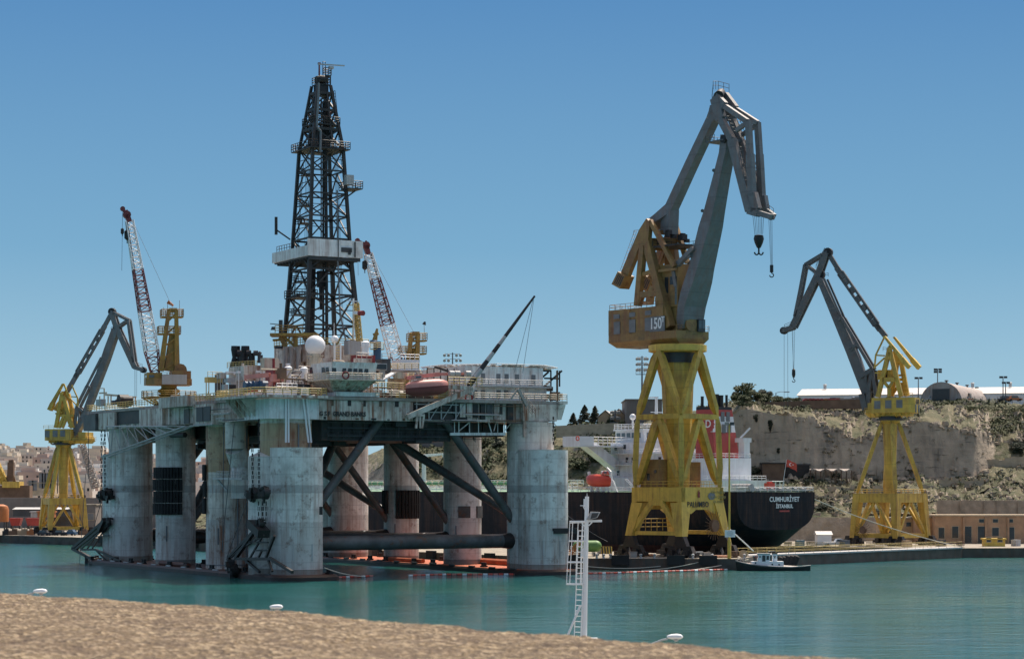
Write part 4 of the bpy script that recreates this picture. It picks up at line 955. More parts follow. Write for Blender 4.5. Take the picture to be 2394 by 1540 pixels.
# fenders hung on three columns
def fender(t, b, r, a0, a1, n, z0, z1, tiers, key):
    mb = MB(); h = (z1-z0)/tiers
    for j in range(tiers):
        for i in range(n):
            a = a0+(a1-a0)*(i+.5)/n; v = Vector((math.cos(a), math.sin(a), 0)); q = gp(t,b,0)+v*(r+.28+.12*((j+1)%2))
            w = .27+.06*((i*7+j*3)%3)/2
            mb.tube(q+ZV*(z0+j*h+.08), q+ZV*(z0+(j+1)*h-.06), w, w, 6)
        for i in range(n):
            A = a0+(a1-a0)*i/n; B = a0+(a1-a0)*(i+1)/n; v = lambda a: gp(t,b,0)+Vector((math.cos(a), math.sin(a), 0))*(r+.62)+ZV*(z0+(j+.5)*h)
            mb.tube(v(A), v(B), .05, .05, 4)
    rig.part('fender_rack', mb, M['rubber'], cob[key], 'black fender of upright rubber bars in tiers')
fender(54,0,3.9,R(196),R(296),12,10.6,20.0,4,'B'); fender(27,0,4.0,R(172),R(208),4,11,20.3,3,'C'); fender(54,49.6,3.65,R(255),R(338),9,9.5,15.5,1,'G'); fender(54,49.6,3.65,R(200),R(228),3,10.5,15.5,1,'G')
# braces
mb0 = None
for t, r in ((0,1.3),(27,1.1),(54,1.1),(80,1.3)):
    mb = MB(); mb.tube(gp(t,3.5,6.1), gp(t,46.5,6.1), r, r, 22, False); br = rig.part('horizontal_brace', mb, M['brace_paint'])
    mb = MB(); mb.tube(gp(t,6.2,6.1), gp(t,2.6,6.1), r, r*1.35, 22, False); mb.tube(gp(t,43.4,6.1), gp(t,47.4,6.1), r, r*1.35, 22, False); rig.part('brace_collar', mb, M['black_rust'], br)
    for bb, bt in ((3.2,18.5),(46.4,31.5)):
        mb = MB(); mb.tube(gp(t,bb,9.2), gp(t,bt,28.2), .8 if t == 0 else .72, None, 18, False)
        d = rig.part('diagonal_brace', mb, M['brace_paint'])
for b in (0, 49.6):
    for t0, t1 in ((3,24),(57,78)): 
        mb = MB(); mb.tube(gp(t0,b+3,8), gp(t1,b+22 if b == 0 else b-22,28), .8, .8, 14, False); rig.part('diagonal_brace', mb, M['brace_paint'])
# upper hull
mb = MB(); G_.box(mb, -2.2, 92, -4.0, 52.2, 28.0, 31.4); hullp = rig.part('upper_hull', mb, M['rig_panel'])
mb = MB(); G_.box(mb, -3.4, 94, -4.6, 53.4, 31.45, 32.0); deck = rig.part('main_deck', mb, M['tin'])
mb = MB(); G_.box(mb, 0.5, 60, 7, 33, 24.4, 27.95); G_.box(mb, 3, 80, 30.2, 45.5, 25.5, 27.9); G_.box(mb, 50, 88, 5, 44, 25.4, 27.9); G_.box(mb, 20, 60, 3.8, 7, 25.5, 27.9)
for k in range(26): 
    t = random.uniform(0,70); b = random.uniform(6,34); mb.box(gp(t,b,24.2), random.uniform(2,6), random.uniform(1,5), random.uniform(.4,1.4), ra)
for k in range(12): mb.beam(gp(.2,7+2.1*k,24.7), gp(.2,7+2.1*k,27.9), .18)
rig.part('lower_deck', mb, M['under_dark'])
mb = MB()       # pale framing and cable trays under the deck
for z in (25.2,26.6,27.6): mb.beam(gp(-.1,8,z), gp(-.1,32,z), .14, .2)
mb.rail([gp(-.2,8,24.9), gp(-.2,33,24.9)], 1.1, 2, .05); mb.rail([gp(3,20,24.4), gp(3,46,24.4)], 1.1, 2, .05)
for k in range(10): mb.beam(gp(random.uniform(-.3,4),random.uniform(8,33),24.5), gp(random.uniform(0,4),random.uniform(8,33),27.8), .13)
rig.part('pipe_rack', mb, M['dark_grey'])
# bow face: name panel, corner tanks, access trunk
mb = MB(); G_.box(mb, -3.0, -2.25, 4.1, 23.5, 27.9, 31.4)
for b in (9.2, 17.6): G_.box(mb, -3.08, -3.0, b, b+1.0, 27.95, 31.35)
npn = rig.part('name_panel', mb, M['rig_panel'])
q = rt(-3.0).px(*z5(1575,1052), 0); tm = text_mb('G S F  GRAND BANKS', 1.1, q-ra*.16+rbv*.35, rbv, ZV, .04, 1.0, .84); rig.part('lettering', tm, M['text_dark'], npn)
mb = MB()
G_.box(mb, -5.2, 6.0, -5.3, 4.0, 27.9, 31.4); rig.part('corner_tank', mb, M['rig_house'])
mb = MB(); G_.box(mb, -3.6, 5.0, 46, 53.2, 28.3, 31.4); G_.box(mb, -3.4, 3.0, 46.2, 50.5, 25.3, 28.3); rig.part('corner_tank', mb, M['rig_panel'])
mb = MB()
for t in (1,3.2,5.4,8.0): mb.hull8([gp(t,-5.4,28.4), gp(t+.25,-5.4,28.4), gp(t+.25,-4.9,28.4), gp(t,-4.9,28.4)], [gp(t,-8.2,31.6), gp(t+.25,-8.2,31.6), gp(t+.25,-4.9,31.6), gp(t,-4.9,31.6)])
G_.box(mb, -5.6, 12, -8.4, -5.0, 31.5, 31.95); G_.box(mb, -7.0, -4.2, -7, 5, 31.5, 31.95)
rig.part('side_platform', mb, M['rig_panel'])
mb = MB(); mb.rail([gp(24,-5.2,32), gp(13,-5.2,32), gp(12,-8.2,32), gp(-5.4,-8.2,32), gp(-6.8,-6.8,32), gp(-6.8,4.8,32), gp(-4.2,5,32)], 1.2, 1.5, .075, 3); rig.part('deck_railing', mb, M['rail_yellow'])
mb = MB(); mb.rail([gp(93.7,-4.8,32.1), gp(60,-4.8,32.1), gp(24,-4.8,32.1)], 1.2, 1.6, .06, 3); mb.rail([gp(93.7,-4.8,32.1), gp(93.7,53,32.1)], 1.2, 2, .06, 3); rig.part('deck_railing', mb, M['rail_yellow'])
mb = MB(); mb.rail([gp(-4.1,53.3,32.1), gp(-4.1,55.1,32.1), gp(3,55.1,32.1), gp(10,53.3,32.1)], 1.2, 1.5, .06, 3); mb.rail([gp(-3.3,36,32.1), gp(-3.3,53.3,32.1)], 1.2, 1.5, .06, 3); mb.rail([gp(-3.3,16,32.1), gp(-3.3,35,32.1)], 1.2, 1.5, .06, 3); rig.part('deck_railing', mb, M['cream'])
mb = MB(); mb.hull8([gp(-3.6,53.3,28.6), gp(1,53.3,28.6), gp(1,54.2,28.6), gp(-3.6,54.2,28.6)], [gp(-4.0,53.3,31.4), gp(4,53.3,31.4), gp(4,54.9,31.4), gp(-4.0,54.9,31.4)]); G_.box(mb, -4.2, 5, 53.45, 55.2, 31.5, 32.05); rig.part('side_platform', mb, M['rig_panel'])
# recess between name panel and accommodation: stair tower and brackets
mb = MB()
for b in (24.5,27,29.5,32.5): mb.beam(gp(-2.6,b,28), gp(-2.6,b,32), .22)
for z in (28.2,29.6,31): mb.beam(gp(-2.6,24,z), gp(-2.6,33,z), .18)
for k in range(4): mb.beam(gp(-2.6,24.5+2.5*k,28), gp(-2.6,27+2.5*k,31.5), .15)
rig.part('stair_frame', mb, M['light_grey'])
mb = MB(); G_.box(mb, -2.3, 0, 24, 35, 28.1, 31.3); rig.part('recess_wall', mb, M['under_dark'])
# truss and hangers under the accommodation
mb = MB(); A = rt(-1); L = lambda x, y: A.px(*z6(x,y), 0)
mb.beam(L(840,1275), L(1460,1275), .35, .5)
for x in (890,940,1060,1160,1205,1375,1450): mb.beam(L(x,1130), L(x,1275), .16)
for x, y, u, v in ((940,1240,1050,1150),(1240,1040,1310,1275),(1400,990,1330,1240),(1205,1000,1205,1270),(1550,980,1550,1130),(1550,1120,1460,1230),(780,1140,900,1000)): mb.beam(L(x,y), L(u,v), .16)
rig.part('hanging_truss', mb, M['rig_house'])
mb = MB(); mb.beam(L(820,1000), L(880,1110), .4); mb.beam(L(1150,960), L(1010,1130), .4); mb.beam(L(960,960), L(960,1120), .5); mb.beam(L(1260,900), L(1230,990), .4); rig.part('girder_stiffener', mb, M['brace_paint'])
mb = MB(); S = rt(-4.5); L2 = lambda x, y: S.px(*z6(x,y), 0)
mb.beam(L2(1520,880), L2(1600,770), .3); mb.beam(L2(1600,770), L2(1700,960), .5)
mb.rail([L2(1620,900), L2(1760,1090)], 1.5, 1, .06, 3); mb.rail([L2(1660,900), L2(1800,1090)], 1.5, 1, .06, 3); rig.part('stairway', mb, M['tin'])
# accommodation block with windows
mb = MB(); G_.box(mb, 1.5, 24, 36.6, 53.2, 34.8, 38.43); G_.box(mb, 0.2, 24, 36.2, 53.2, 32.1, 34.75); acc = rig.part('accommodation', mb, M['rig_house'])
F15 = rt(1.47); F02 = rt(.17)
for x in (1210,1382,1474,1590,1775):
    q = F15.px(*z6(x, 655+(x-1382)*.03), 0); mb = MB(); mb.box(q, .1, .85, 1.8, ra); w_ = rig.part('window', mb, M['mid_grey'], acc)
for x in (1120,1210,1385,1470):
    q = F02.px(*z6(x, 830), 0); mb = MB(); mb.box(q, .1, .85, 1.5, ra); rig.part('window', mb, M['mid_grey'], acc)
mb = MB(); G_.box(mb, -1.6, 1.4, 38, 53.3, 34.5, 34.78); mb.rail([gp(-1.5,38.2,34.8), gp(-1.5,53,34.8)], 1.1, 1.5, .06, 3); rig.part('balcony', mb, M['light_grey'], acc)
mb = MB(); mb.lathe(Vector((0,0,0)), [(.01,0),(.01,.01)], 3) if False else None
q = F02.px(*z6(1048,868), 0)-ra*.12; n = 20
mb = MB(); pts = [q+rbv*.72*math.cos(a*.314)+ZV*.72*math.sin(a*.314) for a in range(n+1)]; mb.path(pts, .15, 6); rig.part('lifebuoy', mb, M['red'], acc)
# helideck
hc = gp(13,48,0); oc = lambda r, z: [hc+Vector((r*math.cos(R(22.5+45*k+29)), r*math.sin(R(22.5+45*k+29)), z)) for k in range(8)]
mb = MB(); mb.extr(oc(11.9,38.45), ZV*.28); hd = rig.part('helideck', mb, M['rig_panel'])
mb = MB(); A, B = oc(11.9,38.73), oc(13.2,38.95)
for k in range(8):
    k2 = (k+1)%8; mb.tube(B[k], B[k2], .07, .07, 5)
    for i in range(8):
        p = A[k].lerp(A[k2], i/8); q = B[k].lerp(B[k2], i/8); mb.beam(p, q, .09)
    for i in range(8):
        p0 = A[k].lerp(A[k2], (i+.1)/8); p1 = A[k].lerp(A[k2], (i+.9)/8); q1 = B[k].lerp(B[k2], (i+.9)/8); q0 = B[k].lerp(B[k2], (i+.1)/8)
        if (i+k)%5: mb.extr([p0,p1,q1,q0], ZV*.03)
rig.part('safety_net', mb, M['white'], hd)
mb = MB()
for k in range(7): mb.beam(gp(5+3.5*k,53.3,38.15), gp(5+3.5*k,57,38.15), .2, .35)
for k in range(5): mb.beam(gp(1+5*k,53.2,35), gp(1+5*k,57,38), .3); mb.beam(gp(1+5*k,54.6,32.2), gp(1+5*k,54.6,38), .3)
mb.beam(gp(1,53.2,36.5), gp(1,56.5,36.5), .3); mb.beam(gp(1,56.5,35), gp(1,56.5,38), .3); mb.beam(gp(1,36,36.5), gp(1,30,38), .3)
for k in range(6): mb.beam(gp(4,30+1.4*k,32.2), gp(4,30+1.4*k,38), .2)
rig.part('deck_truss', mb, M['black_rust'], hd)
mb = MB()
for k in range(5): mb.tube(gp(-2+.5*k,54.3+.25*k,32.1), gp(-2+.5*k,54.3+.25*k,37.9), .12, .12, 6)
for z in (33,34.5,36,37.5): mb.beam(gp(-2,54.2,z), gp(0,55.4,z), .15)
for k in range(6): mb.box(gp(random.uniform(-2,6),random.uniform(53.3,54.8),32.1+random.uniform(.5,2.6)), 1.4, 1.4, random.uniform(.6,1.6), ra)
mb.box(gp(-2.2,53.6,33), 1.2, 1.6, 1.6, ra); rig.part('pipe_rack', mb, M['brown'])
# radio room on its bracket
mb = MB(); zlo, zhi = 35.0, 38.0
mb.hull8([gp(-4.9,6.8,zlo), gp(3.5,6.8,zlo), gp(3.5,14.9,zlo), gp(-4.9,14.9,zlo)][::-1], [gp(-5.6,6.4,zhi), gp(3.5,6.4,zhi), gp(3.5,15.2,zhi), gp(-5.6,15.2,zhi)][::-1])
rr = rig.part('control_room', mb, M['rig_house'])
for x in (1615,1677,1738,1798,1862): 
    q = rt(-5.25).px(*z5(x,570), 0); mb = MB(); mb.box(q-ra*.04, .12, .74, 1.0, ra); rig.part('window', mb, M['window_dark'], rr)
q = rt(-5.25).px(*z5(1500,552), 0); mb = MB(); mb.box(q-ra*.04, .12, .8, .9, ra); rig.part('window', mb, M['window_dark'], rr)
for x in (1385,1428,1250):
    q = G_.px(*z5(x,562), 6.6); mb = MB(); mb.box(q-rbv*.06, 1.2, .14, 1.1, ra); rig.part('window', mb, M['window_dark'], rr)
mb = MB(); mb.hull8([gp(-2.2,8,32.9), gp(2,8,32.9), gp(2,13.6,32.9), gp(-2.2,13.6,32.9)][::-1], [gp(-5.2,6.2,34.75), gp(3.5,6.2,34.75), gp(3.5,15.2,34.75), gp(-5.2,15.2,34.75)][::-1])
for b in range(6): mb.beam(gp(-5.0,6.8+1.6*b,34.7), gp(-2.2,8.2+1.05*b,33), .14, .4)
rig.part('support_bracket', mb, M['rig_white'], rr)
mb = MB(); G_.box(mb, -6.4, 4.4, 5.4, 16, 34.76, 34.98); mb.rail([gp(4.2,5.5,35), gp(-6.3,5.5,35), gp(-6.3,15.9,35), gp(3,15.9,35)], 1.1, 1.3, .06, 3); rig.part('walkway', mb, M['cream'], rr)
mb = MB(); G_.box(mb, -3.2, 3, 8.2, 16.8, 32.1, 32.88); rig.part('support_trunk', mb, M['rig_house'], rr)
q = rt(-6.5).px(*z5(1632,617), 0); mb = MB(); mb.path([q+rbv*.6*math.cos(a*.314)+ZV*.6*math.sin(a*.314) for a in range(21)], .14, 6); rig.part('lifebuoy', mb, M['red'], rr)
# radome and masts
dm = W(*z5(1290,285), 408); mb = MB(); mb.sphere(dm, 1.86, 28, 18)
for k in range(4): pass
ro = rig.part('radome', mb, M['white'])
mb = MB(); mb.lathe(dm-ZV*0, [(1.0,-1.55),(1.08,-2.0)], 20); mb.lathe(dm, [(.95,-2.0),(.95,-2.6),(.9,-4.4)], 16); mb.lattice(dm-ZV*2.7-V2(1,.2)*1.5, dm-ZV*2.7+V2(1,.2)*1.5, 1.6, 1.6, 4, .07, .05); rig.part('pedestal', mb, M['cream'], ro)
d2 = W(*z5(1508,215), 412); mb = MB(); mb.sphere(d2, .72, 16, 10); mb.tube(d2-ZV*.3, d2-ZV*5.8, .2, .2, 8); mb.tube(d2+V2(1,0)*1.1-ZV*.6, d2+V2(1,0)*1.1-ZV*6.2, .16, .16, 8); mb.tube(d2-V2(1,0)*.1-ZV*2, d2-V2(1,0)*.1+ZV*3, .06, .06, 5); rig.part('small_radome', mb, M['white'])
mb = MB(); mb.ladder(d2+V2(1,0)*.55-ZV*6, d2+V2(1,0)*.55-ZV*1, .9, None, .07, .5); rig.part('ladder', mb, M['rail_yellow'])
# engine house, exhausts, cabins, winches
def part(name, mat, fn, parent=None, label=None):
    mb = MB(); fn(mb); return rig.part(name, mb, M[mat], parent, label)
eh = part('engine_house', 'rig_white', lambda mb: (zbx(mb, z5, 300, 775, 520, 800, 420, .45), zbx(mb, z5, 778, 905, 455, 800, 412, .6)))
part('house_railing', 'rail_yellow', lambda mb: mb.rail([G_.px(*z5(305,540), 4), G_.px(*z5(640,520), 4)], 1.1, 1.4, .06, 3), eh)
def stk(mb):
    for x0, x1, x2, x3 in ((335,385,330,450),(400,440,425,455),(500,555,440,575)):
        a = W(*z5(x0,535), 424); b = W(*z5(x1,535), 424); r = abs(b.x-a.x)/2
        q = (a+b)/2; top = W(*z5((x2+x3)/2,330), 424); rr_ = abs(W(*z5(x2,0), 424).x-W(*z5(x3,0), 424).x)/2*.72
        mb.tube(q, top-ZV*1.5, r*1.15, r*1.15, 14); mb.tube(top-ZV*1.5, top, r*1.15, rr_, 14); mb.tube(top, W(*z5((x2+x3)/2,290), 424), rr_, rr_*.94, 14)
    for x0, x1 in ((420,500),(525,600)):
        p = [W(*z5(x0,375), 421), W(*z5((x0+x1)/2+10,372), 421), W(*z5(x1-22,400), 421), W(*z5(x1-18,535), 421)]; mb.path(p, .62, 12)
stack = part('exhaust_stack', 'black', stk, eh)
part('goose_neck_vent', 'dark_grey', lambda mb: mb.path([W(*z5(600,370), 420), W(*z5(650,370), 420), W(*z5(675,390), 420), W(*z5(672,480), 420)], .5, 12), eh)
part('dark_cabin', 'dark_grey', lambda mb: zbx(mb, z5, 162, 292, 608, 860, 425, .6))
cabn = part('white_cabin', 'light_grey', lambda mb: (zbx(mb, z5, 238, 320, 720, 850, 409, .5), zbx(mb, z5, 318, 410, 705, 850, 407, .6), zbx(mb, z5, 262, 400, 650, 700, 411, .6)))
part('window', 'window_dark', lambda mb: zbx(mb, z5, 322, 402, 722, 775, 404.5, .9), cabn)
def drum(mb):
    for x, r in ((540,44),(590,42),(640,46),(710,50)):
        q = W(*z5(x,730), 398-(x-540)*.004); rr_ = r*398/F/2.8/1.711; mb.tube(q-rbv*.7, q+rbv*.7, rr_, rr_, 18); mb.tube(q-rbv*.75, q-rbv*.62, rr_*1.12, rr_*1.12, 18)
part('mooring_winch', 'blue', drum)
part('loading_boom', 'boat_pink', lambda mb: (mb.beam(W(*z5(505,640), 400), W(*z5(780,612), 396), .5, .75), zbx(mb, z5, 778, 940, 605, 690, 396, .7), mb.beam(W(*z5(510,650), 400), W(*z5(510,770), 400), .3), mb.beam(W(*z5(790,690), 396), W(*z5(790,775), 396), .7)))
def vent(mb, x0, x1, yt, yb, d, r=.55):
    a = W(*z5((x0+x1)/2,yt), d); b = W(*z5((x0+x1)/2,yb), d); w_ = abs(W(*z5(x0,0), d).x-W(*z5(x1,0), d).x)/2
    mb.tube(b, a-ZV*1.0, w_*.78, w_*.78, 16); mb.tube(a-ZV*1.1, a-ZV*.25, w_, w_, 16); mb.tube(a-ZV*.25, a, w_, w_*.5, 16)
part('vent_mushroom', 'white', lambda mb: vent(mb, 945, 1032, 515, 705, 402)); part('vent_mushroom', 'white', lambda mb: vent(mb, 1123, 1208, 525, 690, 400)); part('vent_mushroom', 'white', lambda mb: vent(mb, 1803, 1902, 235, 380, 415))
def hop(mb):
    for x, w_ in ((965,34),(1020,36),(1102,36)):
        a = W(*z5(x,300), 425); b = W(*z5(x,385), 425); r = w_*425/F/2.8/1.711; mb.tube(b, a, r*.62, r*1.05, 14); mb.tube(b-ZV*3, b, r*.8, r*.62, 14)
part('hopper', 'tin', hop)
part('mud_house', 'rig_white', lambda mb: (zbx(mb, z5, 860, 1190, 340, 560, 432, .5), zbx(mb, z5, 1200, 1480, 430, 520, 425, .6)))
part('shale_house', 'light_grey', lambda mb: zbx(mb, z5, 1612, 1800, 228, 390, 430, .7)); part('red_module', 'red', lambda mb: zbx(mb, z5, 1690, 1965, 395, 560, 418, .7))
part('blue_tank', 'blue', lambda mb: (mb.tube(W(*z5(1985,470), 425), W(*z5(1985,240), 425), .75, .75, 14), mb.tube(W(*z5(1945,260), 425), W(*z5(1945,225), 425), 1.0, .6, 14)))
part('tank_platform', 'rail_yellow', lambda mb: (zbx(mb, z5, 1905, 2065, 322, 332, 425, .8), mb.rail([W(*z5(1905,322), 423), W(*z5(2060,326), 424)], 1.2, 1.2, .06, 3)))
part('flare_igniter', 'rig_yellow', lambda mb: (mb.beam(W(*z5(1955,240), 428), W(*z5(1985,95), 428), 1.0, 1.0, .4, .4), mb.beam(W(*z5(1940,170), 428), W(*z5(2000,145), 428), .6)))
part('ac_unit', 'light_grey', lambda mb: (zbx(mb, z6, 10, 135, 485, 560, 400, .7), zbx(mb, z6, 40, 115, 560, 690, 400, .7)))
part('grille', 'window_dark', lambda mb: zbx(mb, z6, 16, 128, 494, 550, 398.3, .96))
part('deck_tank', 'cream', lambda mb: (mb.tube(W(*z6(285,660), 402), W(*z6(285,590), 402), 1.3, 1.3, 18), zbx(mb, z6, 140, 330, 655, 780, 403, .8)))
part('gangway', 'white', lambda mb: mb.beam(W(*z6(0,705), 398), W(*z6(210,592), 402), 1.4, .25))
part('mezzanine', 'tin', lambda mb: (zbx(mb, z6, -60, 500, 560, 580, 405, .9), zbx(mb, z6, 380, 480, 600, 660, 403, .8)))
part('mezzanine_railing', 'rail_yellow', lambda mb: (mb.rail([W(*z6(0,770), 396), W(*z6(340,780), 400)], 1.2, 1.2, .06, 3), mb.rail([W(*z6(-60,560), 402), W(*z6(490,552), 406)], 1.1, 1.2, .06, 3), mb.ladder(W(*z6(350,720), 400), W(*z6(410,590), 402), 1.0, None, .07, .5)))
# clutter on the decks
random.seed(21)
names = ['deck_locker','valve_skid','pipe_bundle','cable_drum','pump_skid']
for i in range(46):
    b = random.uniform(-3,34); t = random.uniform(-3,40); h = random.uniform(.5,2.2); mb = MB(); n_ = random.choice(names)
    if n_ in ('pipe_bundle',):
        for k in range(4): mb.tube(gp(t,b+.4*k,32.4+.3*(k%2)), gp(t+random.uniform(3,7),b+.4*k,32.4+.3*(k%2)), .16, .16, 6)
    elif n_ == 'cable_drum': mb.tube(gp(t,b,32.9), gp(t,b+1.2,32.9), .8, .8, 14)
    else:
        mb.box(gp(t,b,32.1+h/2), random.uniform(.8,2.6), random.uniform(.8,2.4), h, ra); mb.beam(gp(t,b,32.1), gp(t+.4,b+.3,32.1+h+random.uniform(.3,1.5)), .14); mb.box(gp(t+.8,b-.5,32.1+h*.7), .6, .5, h*1.3, ra)
    rig.part(n_, mb, M[random.choice(['cream','tin','light_grey','rail_yellow','mid_grey','brown','rig_white','white'])])
for i in range(30):
    b = random.uniform(6,34); t = random.uniform(2,30); mb = MB(); z = random.uniform(34,38.5)
    mb.path([gp(t,b,32), gp(t,b,z), gp(t+random.uniform(-3,3),b+random.uniform(-2,2),z)], random.choice((.1,.14,.2)), 6); rig.part('deck_pipe', mb, M[random.choice(['cream','white','tin','light_grey'])])
for i in range(12):
    q = gp(random.uniform(-3,30), random.uniform(-4,34), 32); h = random.uniform(3.5,7); mb = MB(); mb.tube(q, q+ZV*h, .08, .06, 6); mb.box(q+ZV*h, .7, .5, .35, rbv); rig.part('deck_light', mb, M['white'])
random.seed(33)
for k in range(34):      # plating of many ages along the edge of the upper hull
    b = 24+k*1.4 if k < 9 else None; c_ = 4.4+(k-22)*1.55 if k >= 22 else None
    mb = MB()
    if c_: G_.box(mb, -3.0-random.uniform(.03,.12), -2.98, c_, c_+random.uniform(.25,1.0), 28.0 if k % 2 else 30.4, 28.0+random.uniform(.15,.5) if k % 2 else 31.38); rig.part('rust_patch_plate', mb, M['black_rust' if k % 3 else 'brown'])
    elif b: G_.box(mb, -2.26-random.uniform(.02,.5), -2.22, b*1.0+8, b+8+random.uniform(.5,1.2), 28.0+random.uniform(0,1.5), 31.3); rig.part('side_panel', mb, M[random.choice(['rig_white','tin','under_dark','brace_paint','rig_panel'])])
    else:
        t = 26+(k-9)*5; G_.box(mb, t, t+random.uniform(1,4.4), -4.02-random.uniform(.02,.4), -4.01, 28.1, 31.2); rig.part('side_panel', mb, M[random.choice(['rig_white','tin','under_dark','brace_paint','rig_panel'])])
for k in range(16):
    t0 = random.uniform(-3,34); mb = MB(); z = random.uniform(27.4,31); mb.path([gp(t0,-5.2,z), gp(t0+random.uniform(4,14),-5.2,z)], random.uniform(.06,.14), 6); rig.part('edge_pipe', mb, M[random.choice(['light_grey','rig_panel','dark_grey'])])
    b0 = random.uniform(22,50); mb = MB(); mb.path([gp(-3.2,b0,z), gp(-3.2,b0+random.uniform(2,8),z)], random.uniform(.06,.14), 6); rig.part('edge_pipe', mb, M[random.choice(['light_grey','brown','dark_grey'])])
for k in range(26):      # lower clutter hanging below the deck
    b = random.uniform(5,46); t = random.uniform(-1,20); mb = MB(); h = random.uniform(.6,2.6); mb.box(gp(t,b,27.9-h/2), random.uniform(.6,2.5), random.uniform(.5,2.2), h, ra); mb.beam(gp(t,b,28), gp(t+random.uniform(-1,1),b+random.uniform(-2,2),25), .15); rig.part('hanging_gear', mb, M[random.choice(['under_dark','black_rust','dark_grey','brace_paint'])])
for k in range(14):
    t = random.uniform(46,90); b = random.uniform(-4,30); mb = MB(); h = random.uniform(.8,2.4); mb.box(gp(t,b,32.1+h/2), random.uniform(1,3), random.uniform(1,3), h, ra); mb.beam(gp(t,b,32), gp(t,b,32+h+random.uniform(.2,1.8)), .16); rig.part('deck_locker', mb, M[random.choice(['cream','tin','light_grey','brown','black_rust','white','rail_yellow'])])
for k in range(9):
    q = gp(58-k*3.2,1+.3*k,33); mb = MB(); mb.path([q+Vector((.9*math.cos(a*.35),0,.9*math.sin(a*.35)-.2)) for a in range(10)], .22, 8); rig.part('vent_elbow', mb, M[('cream','tin','white')[k%3]])
random.seed(77)
mods = ['tin','rig_white','light_grey','mid_grey','cream','brown','rig_panel','white','dark_grey','red','rail_yellow']
for k in range(60):
    t = random.uniform(1,38); b = random.uniform(-1,33); zb_ = 32.05 if k % 3 else random.uniform(34,37.5); h = random.uniform(.8,3.2); L_ = random.uniform(1,4.5); w_ = random.uniform(1,4); mb = MB(); mb.box(gp(t,b,zb_+h/2), L_, w_, h, ra)
    if zb_ > 33: [mb.beam(gp(t+i*L_*.4,b+j*w_*.4,32), gp(t+i*L_*.4,b+j*w_*.4,zb_+.1), .16) for i in (-1,1) for j in (-1,1)]
    if k % 2: mb.rail([gp(t-L_/2,b-w_/2,zb_+h), gp(t-L_/2,b+w_/2,zb_+h)], 1.0, .9, .05, 2)
    if k % 4 == 0: mb.tube(gp(t,b,zb_+h), gp(t,b,zb_+h+random.uniform(.6,2)), .25, .25, 8)
    rig.part(('equipment_module','pump_house','deck_cabin')[k%3], mb, M[random.choice(mods)])
for k in range(36):
    t = random.uniform(-2,36); b = random.uniform(-3,34); z = random.uniform(33,39); mb = MB(); mb.path([gp(t,b,z), gp(t,b+random.uniform(1,6),z), gp(t+random.uniform(-2,2),b+random.uniform(1,6),z-random.uniform(.5,3))], random.choice((.09,.13,.18)), 6); rig.part('deck_pipe', mb, M[random.choice(['cream','tin','white','mid_grey','brown'])])
# left (port) side: vents, sign, white housings, stowed burner boom
part('vent_housing', 'rig_white', lambda mb: (G_.box(mb, 21.5, 31, -5.2, 3.5, 27.5, 31.4), G_.box(mb, 31.2, 46, -6.5, 0, 31.2, 33.2)))
part('vent_grille', 'dark_grey', lambda mb: (G_.box(mb, 22.3, 25.6, -5.35, -5.21, 28.2, 30.9), G_.box(mb, 26.0, 29.2, -5.35, -5.21, 28.2, 30.9)))
ql = G_.px(*z5(440,1030), -5.0); qr = G_.px(*z5(660,1030), -5.0); t0_, t1_ = (qr-RO).dot(ra), (ql-RO).dot(ra)
sg = part('name_board', 'cream', lambda mb: G_.box(mb, t0_, t1_, -5.0, -4.72, 28.3, 31.0))
tm = text_mb('GSF GRAND BANKS', 1.35, Vector((0,0,0)), -ra, ZV, .03, 1.0, .8); wd_ = max(v.dot(-ra) for v in tm.v); q = G_.px(*z5(472,1030), -5.08)-ra*wd_
for v in tm.v: v += q
rig.part('lettering', tm, M['text_dark'], sg)
part('side_housing', 'rig_panel', lambda mb: (G_.box(mb, 48, 61, -5.0, -4.05, 27.9, 31.4), G_.box(mb, 76, 86, -4.9, -4.05, 28, 31.4)))
part('side_recess', 'under_dark', lambda mb: G_.box(mb, 61.2, 75.8, -4.3, -4.03, 28.8, 31.4)); part('stern_fairlead_box', 'brace_paint', lambda mb: G_.box(mb, 86.5, 94.2, -5.4, 4, 27.9, 31.3))
def boom(mb):
    P = lambda x, y, o=-6.2: G_.px(*zb(x,y), o); top = [P(1090+i*(1720-1090)/9, 12) for i in range(10)]; bot = [P(1040+i*(1900-1040)/9, 325-315*i/9) for i in range(10)]
    mb.tube(bot[0], bot[-1], .16, .16, 6); mb.tube(top[0], top[-1], .16, .16, 6); mb.tube(bot[0]+rbv*1.6, bot[-1]+rbv*1.6, .13, .13, 6)
    for i in range(10):
        mb.tube(top[i], bot[i], .08, .08, 5)
        if i < 9: mb.tube(top[i], bot[i+1], .08, .08, 5); mb.tube(bot[i], bot[i+1]+rbv*1.6, .07, .07, 5)
part('burner_boom', 'light_grey', boom)
part('stern_container', 'light_grey', lambda mb: zbx(mb, za, 975, 1095, 1018, 1085, 462, .4)); part('stern_winch', 'black', lambda mb: [mb.tube(W(*za(x,1035), 460)-rbv, W(*za(x,1035), 460)+rbv, .018*w_, None, 16) for x, w_ in ((1265,75),(1300,60))])
part('blue_tarp', 'blue', lambda mb: zbx(mb, za, 1130, 1205, 1030, 1075, 461, .5))
